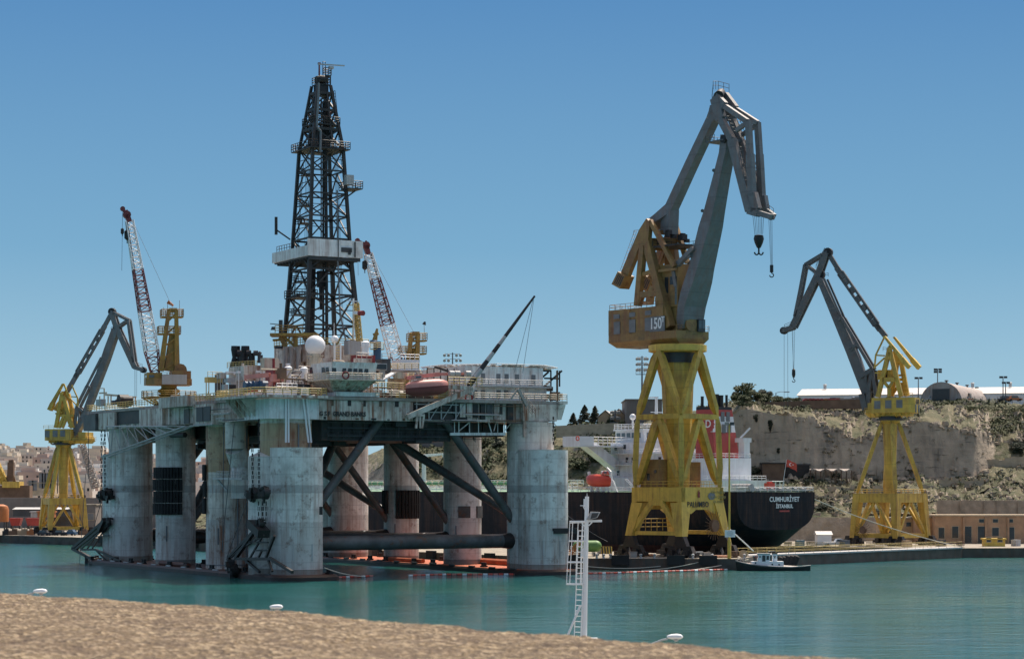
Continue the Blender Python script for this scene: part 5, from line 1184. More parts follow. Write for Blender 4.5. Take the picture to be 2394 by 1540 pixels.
def frm(mb):
    for x in (1025,1070,1110,1140,1220,1365,1390): mb.beam(W(*za(x,1075), 461), W(*za(x,905 if x == 1070 else 985), 461), .25)
    mb.beam(W(*za(1080,970), 461), W(*za(1285,985), 461), .4); mb.beam(W(*za(1150,1060), 461), W(*za(1235,990), 461), .25); mb.beam(W(*za(1018,955), 461), W(*za(1100,950), 461), .3); mb.beam(W(*za(1360,995), 461), W(*za(1400,995), 461), .2); mb.path([W(*za(1070,905), 461), W(*za(1020,905), 461)], .1)
part('stern_frame', 'cream', frm)
part('underside_pipe', 'black_rust', lambda mb: (mb.tube(G_.px(*zb(1760,103), -3), G_.px(*zb(1900,100), -3), .5, .5, 10),))
part('landing_platform', 'light_grey', lambda mb: (mb.beam(G_.px(*zc(1462,505), -5), G_.px(*zc(1738,508), -5), 1.6, .35), mb.rail([G_.px(*zc(1462,500), -5.6), G_.px(*zc(1738,502), -5.6)], 1.2, 1.2, .05), mb.beam(G_.px(*zc(1475,520), -5), G_.px(*zc(1560,620), -4.2), .3)))
mb = MB(); mb.path([gp(17,-2.5,28), gp(17,-2.5,23), gp(18,-1,20), gp(18,-1,14)], 1.9, 18); rig.part('riser_trunk', mb, M['column_paint'])
# pale pipes down the nearest column
def cp(mb):
    for x, u in ((962,962),(990,992),(1155,1215),(1195,1245)):
        mb.tube(rt(-5.6).px(*z5(x,880), 0), rt(-5.2).px(*z5(u,1370), 0), .17, .17, 8)
    mb.tube(rt(-6).px(*z5(1130,862), 0), rt(-6).px(*z5(1285,852), 0), .2, .2, 8); mb.box(rt(-6).px(*z5(1170,800), 0), 1, 1.2, 1.4, ra)
part('downpipe', 'white', cp)
# lifeboat davit and long beam
def dav(mb):
    P = lambda x, y: rt(-4.6).px(*z6(x,y), 0); Q = lambda x, y: rt(-2.6).px(*z6(x,y), 0)
    for f, o in ((P,0),(Q,0)): mb.beam(f(360,1085), f(955,830), .5, .95); mb.beam(f(955,830), f(1100,775), .5, .9); mb.beam(f(800,745), f(1090,765), .5, .7)
    mb.beam(P(430,1080), Q(430,1080), .4); mb.beam(P(800,890), Q(800,890), .4); mb.hull8([P(800,750)+ZV*-.3, P(1095,760)+ZV*-.3, Q(1095,760)+ZV*-.3, Q(800,750)+ZV*-.3], [P(800,735), P(1095,745), Q(1095,745), Q(800,735)])
    mb.tube(P(505,1065), P(505,1210), .2, .2, 8); mb.beam(P(470,1070), P(460,1210), .35); mb.beam(P(545,1070), P(525,1210), .35); mb.beam(P(460,1065), P(550,1065), .6, .4)
part('davit_frame', 'rig_panel', dav)
part('deck_winch', 'light_grey', lambda mb: [mb.tube(rt(-3).px(*z6(x,600), 0)-rbv*.5, rt(-3).px(*z6(x,600), 0)+rbv*.5, .55, None, 14) for x in (857,920,1040)])
part('hydraulic_boom', 'boat_pink', lambda mb: (mb.beam(rt(-2).px(*z6(350,650), 0), rt(-2).px(*z6(720,605), 0), .7, .7), mb.beam(rt(-2).px(*z6(720,605), 0), rt(-2).px(*z6(1010,600), 0), .5, .5)))
part('davit_railing', 'rail_yellow', lambda mb: (mb.rail([rt(-4).px(*z6(820,735), 0), rt(-4).px(*z6(1200,745), 0)], 1.6, 1.0, .06, 3),))
def lump(mb, c, r):
    "rusty fairlead or anchor shank: wheel and plates"
    c = Vector(c); mb.tube(c-rbv*r*.35, c+rbv*r*.35, r*.85, r*.85, 14)
    for k in range(9):
        o = Vector((random.uniform(-1,1), random.uniform(-.7,.7), random.uniform(-1,1)))*r*.75; mb.box(c+o, r*random.uniform(.3,1.0), r*random.uniform(.3,.8), r*random.uniform(.25,.9), V2(random.uniform(.2,1),random.uniform(-1,1)))
    mb.beam(c+ZV*r*.9, c-ZV*r*1.3+ra*r*.4, r*.3)
# anchor racks, anchors and chains
def rackA(mb, P, pts):
    for a, b, w_ in pts: mb.beam(P(*a), P(*b), w_)
PA = lambda x, y: G_.px(*zb(x,y), -5.4)
part('anchor_rack', 'black_rust', lambda mb: rackA(mb, PA, [((745,1265),(1090,965),.6),((775,1275),(1130,985),.5),((830,1270),(1100,1030),.3),((890,1275),(1000,1110),.25),((940,1275),(1060,1090),.25),((745,1265),(985,1390),.6),((745,1265),(890,1340),.5),((890,1335),(890,1440),.7),((830,1275),(985,1275),.4),((985,1275),(1240,1395),.4),((985,1280),(1100,1400),.3),((1140,1345),(1160,1400),.3),((800,1440),(870,1438),.3),((930,1150),(1120,1130),.25)]))
part('anchor', 'black_rust', lambda mb: (mb.beam(PA(1090,970), PA(1040,1080), 1.6, 1.0), lump(mb, PA(1110,985), .9), lump(mb, PA(1030,720), 1.1), lump(mb, PA(1110,715), 1.3), lump(mb, PA(980,1415), 1.5)))
PD = lambda x, y: G_.px(*zd(x,y), -6.9)
part('anchor_rack', 'black_rust', lambda mb: rackA(mb, PD, [((-20,1260),(215,925),.6),((-90,1260),(170,990),.5),((-60,1250),(120,1080),.3),((-20,1265),(310,1265),.5),((310,1260),(520,1390),.5),((290,1270),(330,1385),.35),((75,1275),(210,1390),.4),((120,1255),(240,1045),.3),((200,1250),(235,1180),.3),((270,1255),(350,1045),.4),((110,1105),(290,1110),.3),((170,1185),(290,1185),.3),((60,1150),(250,1040),.3),((-60,1270),(-60,1400),1.2),((-90,1260),(-40,1330),.6)]))
part('anchor', 'black_rust', lambda mb: (mb.beam(PD(150,930), PD(250,1030), 2.2, 1.4), lump(mb, PD(215,930), 1.0), lump(mb, PD(260,640), 1.35), lump(mb, PD(160,645), 1.2), mb.beam(PD(90,640), PD(150,700), 1.0), lump(mb, PD(-40,1375), 1.5)))
def chainp(mb, a, b, r=.16):
    a = Vector(a); b = Vector(b); n_ = max(2, int((b-a).length/.75))
    for i in range(n_):
        p = a.lerp(b, i/n_); q = a.lerp(b, (i+.8)/n_); o = (rbv if i%2 else ra)*.13
        mb.tube(p+o, q+o, r*.55, None, 5, False); mb.tube(p-o, q-o, r*.55, None, 5, False)
for p, q in (((1042,50),(1042,680)),((1076,50),(1076,680))): part('anchor_chain', 'black_rust', lambda mb: chainp(mb, PA(*p), PA(*q)))
for p, q in (((140,180),(145,600)),((203,-60),(203,600))): part('anchor_chain', 'black_rust', lambda mb: chainp(mb, PD(*p), PD(*q)))
for xs in ((200,235),(240,272)): [part('anchor_chain', 'black_rust', lambda mb: chainp(mb, PD(x,720), PD(x,920), .1)) for x in xs]
part('anchor_chain', 'black_rust', lambda mb: chainp(mb, rt(-5).px(*z6(1997,1080), 0), rt(-5).px(*z6(2000,1405), 0)))
for a, b in (((1040,780),(960,1060)),((905,60),(910,550)),((880,500),(815,1430))): part('wire_rope', 'wire', lambda mb: mb.tube(PA(*a), PA(*b), .07, .07, 5))
for a, b in (((-130,-20),(-140,1200)),((100,700),(-100,1250)),((-30,-20),(-150,1180))): part('wire_rope', 'wire', lambda mb: mb.tube(PD(*a), PD(*b), .07, .07, 5))
# ---------------- derrick (part of the rig) ----------------
TC, BC = 40, 25
HZT = [(44.0,5.55),(46.8,5.35),(60,4.44),(82.5,3.25),(93.2,1.66),(95,1.4)]
def hw(z):
    for (a, x), (b, y) in zip(HZT, HZT[1:]):
        if z <= b: return x+(y-x)*(z-a)/(b-a)
    return 1.6
def dp(i, j, z, k=1.0): return gp(TC+i*hw(z)*k, BC+j*hw(z)*k, z)
cr = [(-1,-1),(1,-1),(1,1),(-1,1)]
mb = MB(); G_.box(mb, TC-7, TC+7, BC-7, BC+7, 40.2, 43.6); G_.box(mb, TC-6, TC+6, BC-6, BC+6, 32.1, 40.2)
der = rig.part('derrick', mb, M['rig_white'], None, 'tall black steel lattice drilling derrick')
for i, j in cr:
    mb = MB()
    for a, b in zip((43.6,50,56,62,67,72.5,78,82.5,88,93.2), (50,56,62,67,72.5,78,82.5,88,93.2,95)):
        w0 = .72 if a < 62 else .58 if a < 80 else .5; mb.beam(dp(i,j,a), dp(i,j,b), w0, w0, up=ra)
    rig.part('leg', mb, M['derrick_steel'], der)
lv = [43.8,47.6,53.6,58.6,64.6,69.0,73.5,78.0,82.5]
for f in range(4):
    A, B = cr[f], cr[(f+1)%4]; mb = MB()
    for n_, (a, b) in enumerate(zip(lv, lv[1:])):
        w_ = .27 if a < 62 else .22
        mb.beam(dp(*A,b), dp(*B,b), w_, w_*1.3)
        if n_ % 2 == 0: mid = dp(*A,b).lerp(dp(*B,b), .5); mb.beam(dp(*A,a), mid, w_); mb.beam(dp(*B,a), mid, w_)
        else: mb.beam(dp(*A,a), dp(*B,b), w_); mb.beam(dp(*B,a), dp(*A,b), w_)
        if f in (0,3): c = (a+b)/2; mb.beam(dp(*A,c), dp(*B,c), w_*.55)
    for a, b in ((82.5,86.2),(86.2,90),(90,93.4)):
        mb.beam(dp(*A,b), dp(*B,b), .34, .5); mb.beam(dp(*A,a), dp(*B,b), .26); mb.beam(dp(*B,a), dp(*A,b), .26); m0 = dp(*A,a).lerp(dp(*B,a), .35); m1 = dp(*A,b).lerp(dp(*B,b), .35); mb.beam(m0, m1, .32)
    rig.part('bracing', mb, M['derrick_steel'], der)
def dpt(name, mat, fn, lab=None): mb = MB(); fn(mb); return rig.part(name, mb, M[mat], der, lab)
def plat(mb, t0, t1, b0, b1, z, rail=True, hole=True):
    if hole: G_.box(mb, t0, TC-hw(z)*.55, b0, b1, z-.2, z); G_.box(mb, TC+hw(z)*.55, t1, b0, b1, z-.2, z); G_.box(mb, TC-hw(z)*.55, TC+hw(z)*.55, b0, BC-hw(z)*.5, z-.2, z); G_.box(mb, TC-hw(z)*.55, TC+hw(z)*.55, BC+hw(z)*.5, b1, z-.2, z)
    else: G_.box(mb, t0, t1, b0, b1, z-.2, z)
    if rail: mb.rail([gp(t0,b0,z), gp(t1,b0,z), gp(t1,b1,z), gp(t0,b1,z), gp(t0,b0,z)], 1.4, 1.0, .07, 3)
dpt('crown_platform', 'derrick_steel', lambda mb: (plat(mb, TC-1.3, TC+1.4, BC-1.3, BC+1.3, 95.2, True, False), plat(mb, TC-1.5, TC-.1, BC+.3, BC+1.5, 97.0, True, False), [mb.beam(gp(TC+a,BC+b,95), gp(TC+a,BC+b,97), .2) for a, b in ((-1.4,.4),(-1.4,1.4),(-.2,1.4))]))
dpt('working_platform', 'derrick_steel', lambda mb: (plat(mb, TC-4.3, TC+5.0, BC-4.2, BC+4.3, 82.3), G_.box(mb, TC-4, TC+4, BC-4, BC+4, 82.5, 84.0) if False else None))
dpt('working_platform', 'derrick_steel', lambda mb: plat(mb, TC-2.8, TC+2.8, BC-2.8, BC+2.8, 87.2))
dpt('working_platform', 'derrick_steel', lambda mb: (plat(mb, TC-5.6, TC-1, BC+3.4, BC+6.4, 74.6, True, False), mb.beam(gp(TC-3,BC+6,74.4), gp(TC-3,BC+3.2,72.4), .25)))
dpt('light_box', 'light_grey', lambda mb: mb.box(gp(TC-5.2,BC+3.6,76.1), 1.2, 1.6, 1.9, ra))
dpt('working_platform', 'derrick_steel', lambda mb: (plat(mb, TC-.5, TC+5.6, BC-5.4, BC-1, 53.4, True, False), mb.beam(gp(TC+4.8,BC-4.5,65), gp(TC+6.5,BC-6.8,67), .3), mb.tube(gp(TC+6.5,BC-6.8,66), gp(TC+6.5,BC-6.8,69.5), .3, .3, 8)))
dpt('crown_gear', 'black_rust', lambda mb: (G_.box(mb, TC-1.1, TC+1.1, BC-1.1, BC+1.1, 93, 95), G_.box(mb, TC-1.2, TC+1.2, BC-1.2, BC+1.2, 83, 86.4), [mb.tube(gp(TC+a,BC-.8,96.2), gp(TC+a,BC+.8,96.2), .8, .8, 12) for a in (-.8,.6)]))
dpt('sheave', 'boom_red', lambda mb: [mb.tube(gp(TC+a,BC+b,z)-rbv*.15, gp(TC+a,BC+b,z)+rbv*.15, .7, .7, 12) for a, b, z in ((1.8,-1.5,88.8),(-1.2,1.2,89.4),(-1.0,1.6,84.8))])
dpt('mast', 'boom_red', lambda mb: (mb.tube(gp(TC,BC-.4,95), gp(TC,BC-.4,99.3), .2, .16, 8), mb.box(gp(TC,BC-.4,99.4), .5, .5, .3, ra)))
dpt('ladder_mast', 'derrick_steel', lambda mb: mb.ladder(gp(TC-.2,BC+.55,95), gp(TC-.2,BC+.55,99.8), .55, rbv, .07, .5))
dpt('radar', 'light_grey', lambda mb: (mb.tube(gp(TC-1.4,BC+1.5,97), gp(TC-1.4,BC+1.5,98.6), .13, .13, 8), mb.box(gp(TC-1.4,BC+1.5,98.5), .7, .9, .5, ra)))
dpt('radar_scanner', 'light_grey', lambda mb: mb.beam(gp(TC-1.4,BC-1.3,98.95), gp(TC-1.4,BC+4.4,99.15), .3, .22))
z4 = zoom(1000,200,2.567); Pn = rt(TC-4.4)
dpt('standpipe', 'mid_grey', lambda mb: mb.path([Pn.px(*z4(x,y), 0) for x, y in ((707,340),(703,500),(690,700),(688,790),(728,835),(722,1050))], .23, 8))
dpt('standpipe', 'mid_grey', lambda mb: mb.path([gp(TC-4.9,BC+1.2,74), gp(TC-5.2,BC+1.2,60), gp(TC-5.6,BC+1.5,50), gp(TC-5.4,BC+3,44)], .16, 8))
def wires(mb):
    for k in range(10): mb.tube(gp(TC-.9+.2*k,BC-.5+.12*k,92.5), gp(TC-.5+.12*k,BC-.3+.07*k,58), .035, .035, 4, False)
    for k in range(5): mb.tube(gp(TC+2.4,BC-2.2+.3*k,82), gp(TC+2.6,BC-2.6+.3*k,46), .035, .035, 4, False)
    for k in range(5): mb.tube(gp(TC-2.5+.4*k,BC+2.4,82), gp(TC-3.6+.4*k,BC+3.2,46), .035, .035, 4, False)
dpt('drilling_line', 'wire', wires)
dpt('guide_rail', 'derrick_steel', lambda mb: (mb.beam(gp(TC-1.4,BC+.6,44), gp(TC-1.0,BC+.5,92), .45), mb.beam(gp(TC+1.2,BC+1.0,44), gp(TC+.9,BC+.9,92), .4)))
dpt('travelling_block', 'black_rust', lambda mb: (mb.box(gp(TC,BC,57), 1.3, 1.3, 3.2, ra), mb.tube(gp(TC,BC,55.4), gp(TC,BC,51), .45, .3, 10)))
def pipes(mb):
    for a in range(2):
        for b in range(6): mb.tube(gp(TC+2.6+.35*a,BC-2+.32*b,44), gp(TC+2.4+.35*a,BC-1.6+.3*b,61), .09, .09, 5, False)
dpt('drill_pipe_stand', 'dark_grey', pipes)
dpt('ladder', 'derrick_steel', lambda mb: (mb.ladder(dp(-1,1,44)+rbv*.6, dp(-1,1,94)+rbv*.6, .6, ra, .06, .6), mb.ladder(dp(1,-1,44,.8), dp(1,-1,80,.8), .6, ra, .06, .6), mb.ladder(dp(-.2,-.7,46), dp(-.2,-.7,80), .6, ra, .06, .6)))
for z in (50,56.5,68,71.5,77.5): dpt('landing', 'derrick_steel', lambda mb: (G_.box(mb, TC+hw(z)*.2, TC+hw(z)*.9, BC-hw(z)*.95, BC-hw(z)*.3, z-.12, z), mb.rail([gp(TC+hw(z)*.2,BC-hw(z)*.95,z), gp(TC+hw(z)*.9,BC-hw(z)*.95,z), gp(TC+hw(z)*.9,BC-hw(z)*.3,z)], 1.2, .9, .06, 3)))
ww = dpt('wind_wall', 'rig_house', lambda mb: (G_.box(mb, 34.3, 34.6, 19.6, 31.4, 60.9, 64.2), G_.box(mb, 34.6, 40, 31.1, 31.4, 60.9, 64.2), G_.box(mb, 34.62, 51.8, 19.6, 19.9, 60.9, 62.9), G_.box(mb, 51.5, 51.8, 19.9, 31, 60.9, 62.9)), 'pale grey wind wall around the derrick')
dpt('racking_board', 'dark_grey', lambda mb: (G_.box(mb, 34.65, 51.4, 19.95, 31, 60.6, 60.88), [mb.beam(gp(34.7+1.4*k,20,60.4), gp(34.7+1.4*k,31,60.4), .2, .4) for k in range(12)], mb.rail([gp(44,20.5,63), gp(51.5,20.5,63)], 1.2, 1.2, .06)))
dpt('wall_bracket', 'dark_grey', lambda mb: (mb.box(rt(34.2).px(*zoom(1000,800,2.2)(850,440), 0), .3, 2.2, .9, ra), mb.beam(gp(34.1,29.6,64), gp(34.1,29.6,61), .25), mb.box(rt(34.2).px(*zoom(1000,800,2.2)(875,462), 0), .3, .5, .9, ra), mb.beam(gp(34.1,26,71), gp(34.1,26,60), .16)))
# yellow substructure beside the derrick
q = lambda x, y: W(*z5(x,y), 427)
ys = dpt('side_gantry', 'rig_yellow', lambda mb: (mb.beam(q(795,170), q(1320,165), 4.0, .55), mb.beam(q(900,190), q(960,300), .8), mb.beam(q(1060,185), q(1075,300), .8), mb.beam(q(940,185), q(1060,290), .5), mb.beam(q(815,225), q(960,215), .6, .4), mb.rail([q(795,150)-ra*2, q(1100,148)-ra*2], 1.4, 1.2, .07, 3)))
dpt('gantry_winch', 'dark_grey', lambda mb: (mb.tube(q(820,110), q(820,75), .5, .3, 10), mb.beam(q(785,40), q(890,50), .15), mb.beam(q(905,0), q(905,160), .7, .7), mb.tube(q(880,320), q(880,290), .8, .8, 10)))
dpt('mast_stair', 'rail_yellow', lambda mb: (mb.lattice(W(*z5(1785,230), 424), W(*z5(1745,-190), 424), 1.1, 1.1, 16, .1, .06), mb.beam(W(*z5(1715,230), 423), W(*z5(1720,-190), 423), .3), mb.beam(W(*z5(1640,-165), 423), W(*z5(1790,-170), 423), .16)))
dpt('warning_lamp', 'red', lambda mb: mb.tube(W(*zoom(1000,800,2.2)(962,995), 422), W(*zoom(1000,800,2.2)(996,995), 421), .45, .5, 14))
dpt('lamp_arm', 'white', lambda mb: (mb.beam(W(*zoom(1000,800,2.2)(915,990), 423), W(*zoom(1000,800,2.2)(962,995), 422), .5, .6), mb.beam(W(*zoom(1000,800,2.2)(850,885), 423), W(*zoom(1000,800,2.2)(965,893), 423), .15), mb.tube(W(*zoom(1000,800,2.2)(910,865), 423), W(*zoom(1000,800,2.2)(912,1230), 423), .17, .17, 8)))
dpt('drill_floor_railing', 'rail_yellow', lambda mb: mb.rail([gp(TC+7,BC-7,43.6), gp(TC-7,BC-7,43.6), gp(TC-7,BC+7,43.6)], 1.3, 1.2, .07, 3))
# ---------------- pedestal cranes on the rig ----------------
def lattice_crane(label, base, z0, fdir, zz, S):
    c = T('pedestal_crane', label, 'crane', base, 'pedestal cranes on the rig'); b = Vector(base); U = Fr((b.x,b.y,0), fdir); P = lambda p, o=0: U.px(*zz(*p), o)
    pz = lambda y: P((S['cx'],y)).z
    mb = MB(); mb.lathe(Vector((b.x,b.y,0)), [(1.75,z0),(1.75,pz(S['ped'])),(2.2,pz(S['ped'])+.3)], 20); mb.lathe(Vector((b.x,b.y,0)), [(1.2,pz(S['ped'])),(2.4,pz(S['ped'])+1.2),(1.6,pz(S['ped'])+1.6),(1.6,pz(S['house1']))], 20); pd = c.part('pedestal', mb, M['rig_yellow'])
    if S.get('ring'):
        mb = MB(); zr = pz(S['ring']); mb.lathe(Vector((b.x,b.y,0)), [(5.6,zr-.25),(5.6,zr)], 24)
        pts = [Vector((b.x+5.5*math.cos(a*.262),b.y+5.5*math.sin(a*.262),zr)) for a in range(25)]; mb.rail(pts, 1.2, 1.4, .06, 3, True)
        for a in range(8): mb.beam(Vector((b.x+5.2*math.cos(a*.785),b.y+5.2*math.sin(a*.785),zr-.2)), Vector((b.x+1.7*math.cos(a*.785),b.y+1.7*math.sin(a*.785),zr-2.2)), .3)
        c.part('ring_walkway', mb, M['rig_yellow'], pd)
    if S.get('house'):
        (xa, xb), (ya, yb) = S['house']; s0 = (P((xb,0))-U.o).dot(U.ax); s1 = (P((xa,0))-U.o).dot(U.ax); s0, s1 = min(s0,s1), max(s0,s1)
        mb = MB(); mb.extr([U.p(x,y,pz(yb)) for x, y in ((s0,-2.2),(s0+1.2,-2.9),(s1-1.5,-2.9),(s1,-1.6),(s1,1.6),(s1-1.5,2.9),(s0+1.2,2.9),(s0,2.2))], ZV*1.3)
        U.box(mb, s0+.2, s0+4.0, -2.4, 2.4, pz(yb)+1.3, pz(ya)-.2); mb.tube(U.p(s0+2.2,-1.6,pz(ya)), U.p(s0+2.2,1.6,pz(ya)), 1.3, 1.3, 12)
        mb.rail([U.p(s0+4,-2.8 if S['n'] < 0 else 2.8,pz(yb)+1.3), U.p(s1-3,-2.8 if S['n'] < 0 else 2.8,pz(yb)+1.3)], 1.2, 1, .06, 3); h = c.part('machinery_house', mb, M['crane_ochre'])
        mb = MB(); U.box(mb, s1-3.2, s1-.2, -2.0*S['n']-1.0, -2.0*S['n']*-1+1.0 if False else 2.0, pz(yb)+1.0, pz(ya)-.6); cb = c.part('operator_cab', mb, M['rig_yellow'])
        mb = MB(); U.box(mb, s1-.18, s1-.12, -1, 1.8, pz(yb)+1.6, pz(ya)-1.2); yy = S['n']*3.05; U.box(mb, s1-1.6, s1-.6, 1.98, 2.04, pz(yb)+2, pz(ya)-1.6) ; c.part('pane', mb, M['pane'], cb)
        mb = MB(); q = P(((xa*.35+xb*.65),(yb*.6+ya*.4)), S['n']*3.0); mb.box(q, 5.0, .08, 2.0, U.ax); c.part('notice_board', mb, M['light_grey'], h)
    mb = MB(); tx0, tx1, ux0, ux1 = S['tower']; yt, yb = S['ty']
    for o in (-1.1, 1.1):
        mb.beam(P((tx0,yb),o), P((ux0,yt),o), .8, 1.1, .6, .7); mb.beam(P((tx1,yb),o), P((ux1,yt),o), .8, 1.1, .6, .7)
        for k in range(5): f = k/5; mb.beam(P((tx0+(ux0-tx0)*f,yb+(yt-yb)*f),o), P((tx1+(ux1-tx1)*(f+.15),yb+(yt-yb)*(f+.15)),o), .3)
    for f in (.1,.35,.6,.85,1.0):
        for xa, xb in ((tx0,ux0),(tx1,ux1)): mb.beam(P((xa+(xb-xa)*f,yb+(yt-yb)*f),-1.1), P((xa+(xb-xa)*f,yb+(yt-yb)*f),1.1), .5, .6)
    mb.beam(P((ux0,yt),0), P((ux1,yt),0), 2.6, .7); mb.beam(P(((tx0+tx1)/2,yb)), P(((ux0+ux1)/2,yt+(yb-yt)*.4)), 2.0, 2.0, 1.2, 1.2); tw = c.part('a_frame', mb, M['rig_yellow'])
    for x0, x1, y in S['plats']:
        mb = MB(); p, q = P((x0,y)), P((x1,y)); mb.beam(p, q, 2.8, .3); r0 = U.ay*1.35; mb.rail([p-r0+ZV*.15, q-r0+ZV*.15, q+r0+ZV*.15, p+r0+ZV*.15, p-r0+ZV*.15], 1.4, .9, .07, 3); c.part('platform', mb, M['rig_yellow'], tw)
    # boom
    a, t = P(S['foot']), P(S['tip']); n_ = 26; w = S['w']; L = a.lerp
    for i, (f0, f1, mt) in enumerate(S['seg']):
        mb = MB()
        def ws(f): return w[0]+(w[1]-w[0])*f/.18 if f < .18 else w[1]+(w[2]-w[1])*(f-.18)/.82
        g = max(2, round((f1-f0)*n_)); mb.lattice(a.lerp(t, f0), a.lerp(t, f1), ws(f0), ws(f1), g, .13, .075, U.ay, ws(f0)*.95, ws(f1)*.95)
        sg = c.part('boom_section', mb, M[mt])
        if .15 < f0 < .8: mb = MB(); d = (t-a).normalized(); nrm = d.cross(U.ay).normalized()*S['walk']; mb.beam(a.lerp(t, f0)+nrm*ws(f0)*.3, a.lerp(t, f1)+nrm*ws(f1)*.3, .9, .10, up=nrm); c.part('boom_walkway', mb, M['dark_grey'], sg)
    mb = MB(); h = [P(p) for p in S['head']]; mb.beam(h[0], h[1], 1.2, 1.0); mb.beam(h[1], h[2], .8, .8, .5, .5); mb.tube(h[1]-U.ay*.6, h[1]+U.ay*.6, .8, .8, 12); mb.tube(h[2]-U.ay*.3, h[2]+U.ay*.3, .5, .5, 10); mb.beam(h[0]+ZV*.2, h[1]+ZV*1.0, .3); c.part('boom_head', mb, M['boom_red'])
    mb = MB()
    for o in (-.8,-.5,-.2,.2,.5,.8): mb.tube(P(S['pend'][0],o*.6), P(S['pend'][1],o), .035, .035, 4, False)
    for p, q in S['ropes']: mb.tube(P(p), P(q), .04, .04, 4, False)
    c.part('rope', mb, M['sling_wire'])
    for p, r in S['blocks']: hook = c; mb = MB(); q = P(p); mb.lathe(q, [(.15,r),(r*.6,r*.7),(r*.6,-r*.8),(.15,-r*1.2)], 10); mb.tube(q-ZV*r, q-ZV*r*1.9, .1, .1, 5); c.part('hook_block', mb, M['black_rust'])
    for p, q, k in S['socks']:
        mb = MB(); mb.tube(P(p), P(q), .07, .05, 6); ms = c.part('mast', mb, M['light_grey'])
        if k: mb = MB(); a_ = P(q); b_ = P(k); mb.tube(a_, b_, .42, .18, 10, False); c.part('windsock', mb, M['orange' if k[0] < 600 else 'black'], ms)
    return c
zr1 = zoom(400,780,1.77); b1 = gp(67,3.5,32.1)
lattice_crane('red and white lattice crane at the left end of the rig, above the black fender', b1, 32.1, (-.96,-.28,0), zr1, dict(cx=485, ped=1425, ring=1432, n=1,
  house=((318,640),(1240,1348)), house1=1345, tower=(430,545,487,540), ty=(815,1245), plats=((432,585,865),(410,566,985)), foot=(396,1290), tip=(208,180), w=(1.5,2.9,1.5), walk=-1,
  seg=((0,.17,'boom_red'),(.17,.42,'white'),(.42,.69,'boom_red'),(.69,1,'white')), head=((208,190),(190,140),(160,98)), pend=((240,200),(515,800)), ropes=(((160,120),(158,240)),((158,280),(154,535)),((186,170),(186,260))), blocks=(((158,255),.55),((192,280),.95)),
  socks=(((479,805),(479,755),(520,783)),((562,860),(563,745),None),((450,860),(450,795),None))))
zr2 = zoom(1000,800,2.2); b2 = gp(49.5,50,32.1)
lattice_crane('red and white lattice crane in the middle of the rig, tip against the derrick wall', b2, 32.1, (-.96,-.28,0), zr2, dict(cx=1430, ped=1560, house1=1500, n=1, tower=(1385,1465,1420,1480), ty=(1175,1500), plats=((1390,1545,1240),(1315,1540,1355)),
  foot=(1310,1460), tip=(1040,470), w=(2.6,2.9,1.5), walk=1, seg=((0,.09,'boom_red'),(.09,.37,'white'),(.37,.78,'boom_red'),(.78,1,'white')), head=((1040,480),(1020,400),(945,357)), pend=((1060,455),(1450,1180)), ropes=(((948,365),(952,665)),((1000,430),(1005,540))), blocks=(((1010,570),.9),),
  socks=(((1535,1200),(1532,1095),(1540,1070)),((1392,1240),(1392,1150),None))))
# striped boom and lifeboat on the rig
St = rt(-3.4); p0 = St.px(1096,902); p1 = St.px(1250,692)
sb = T('striped_boom', 'thin dark boom with pale stripes leaning right from the rig davit deck', 'boom', p0)
mb = MB(); d = p1-p0
segs = 11
for i in range(0, segs): 
    if i % 2 == 0: mb.tube(p0.lerp(p1, i/segs), p0.lerp(p1, (i+1)/segs), .52-.33*i/segs, .52-.33*(i+1)/segs, 10)
sb.part('dark_section', mb, M['black_rust']) if False else None
for i in range(segs):
    mb = MB(); mb.tube(p0.lerp(p1, i/segs), p0.lerp(p1, (i+1)/segs), .52-.33*i/segs, .52-.33*(i+1)/segs, 10); sb.part('boom_section', mb, M['light_grey' if i in (1,3,5) else 'black'])
mb = MB()
for a, b in (((1247,697),(1203,870)),((1248,700),(1222,872)),((1250,695),(1096,890))): mb.tube(St.px(*a), St.px(*b), .05, .05, 4)
sb.part('rope', mb, M['sling_wire'])
mb = MB(); mb.lathe(p0-ZV*1.0, [(.8,-.6),(.8,.4),(.5,1.0)], 14); sb.part('pivot', mb, M['light_grey'])
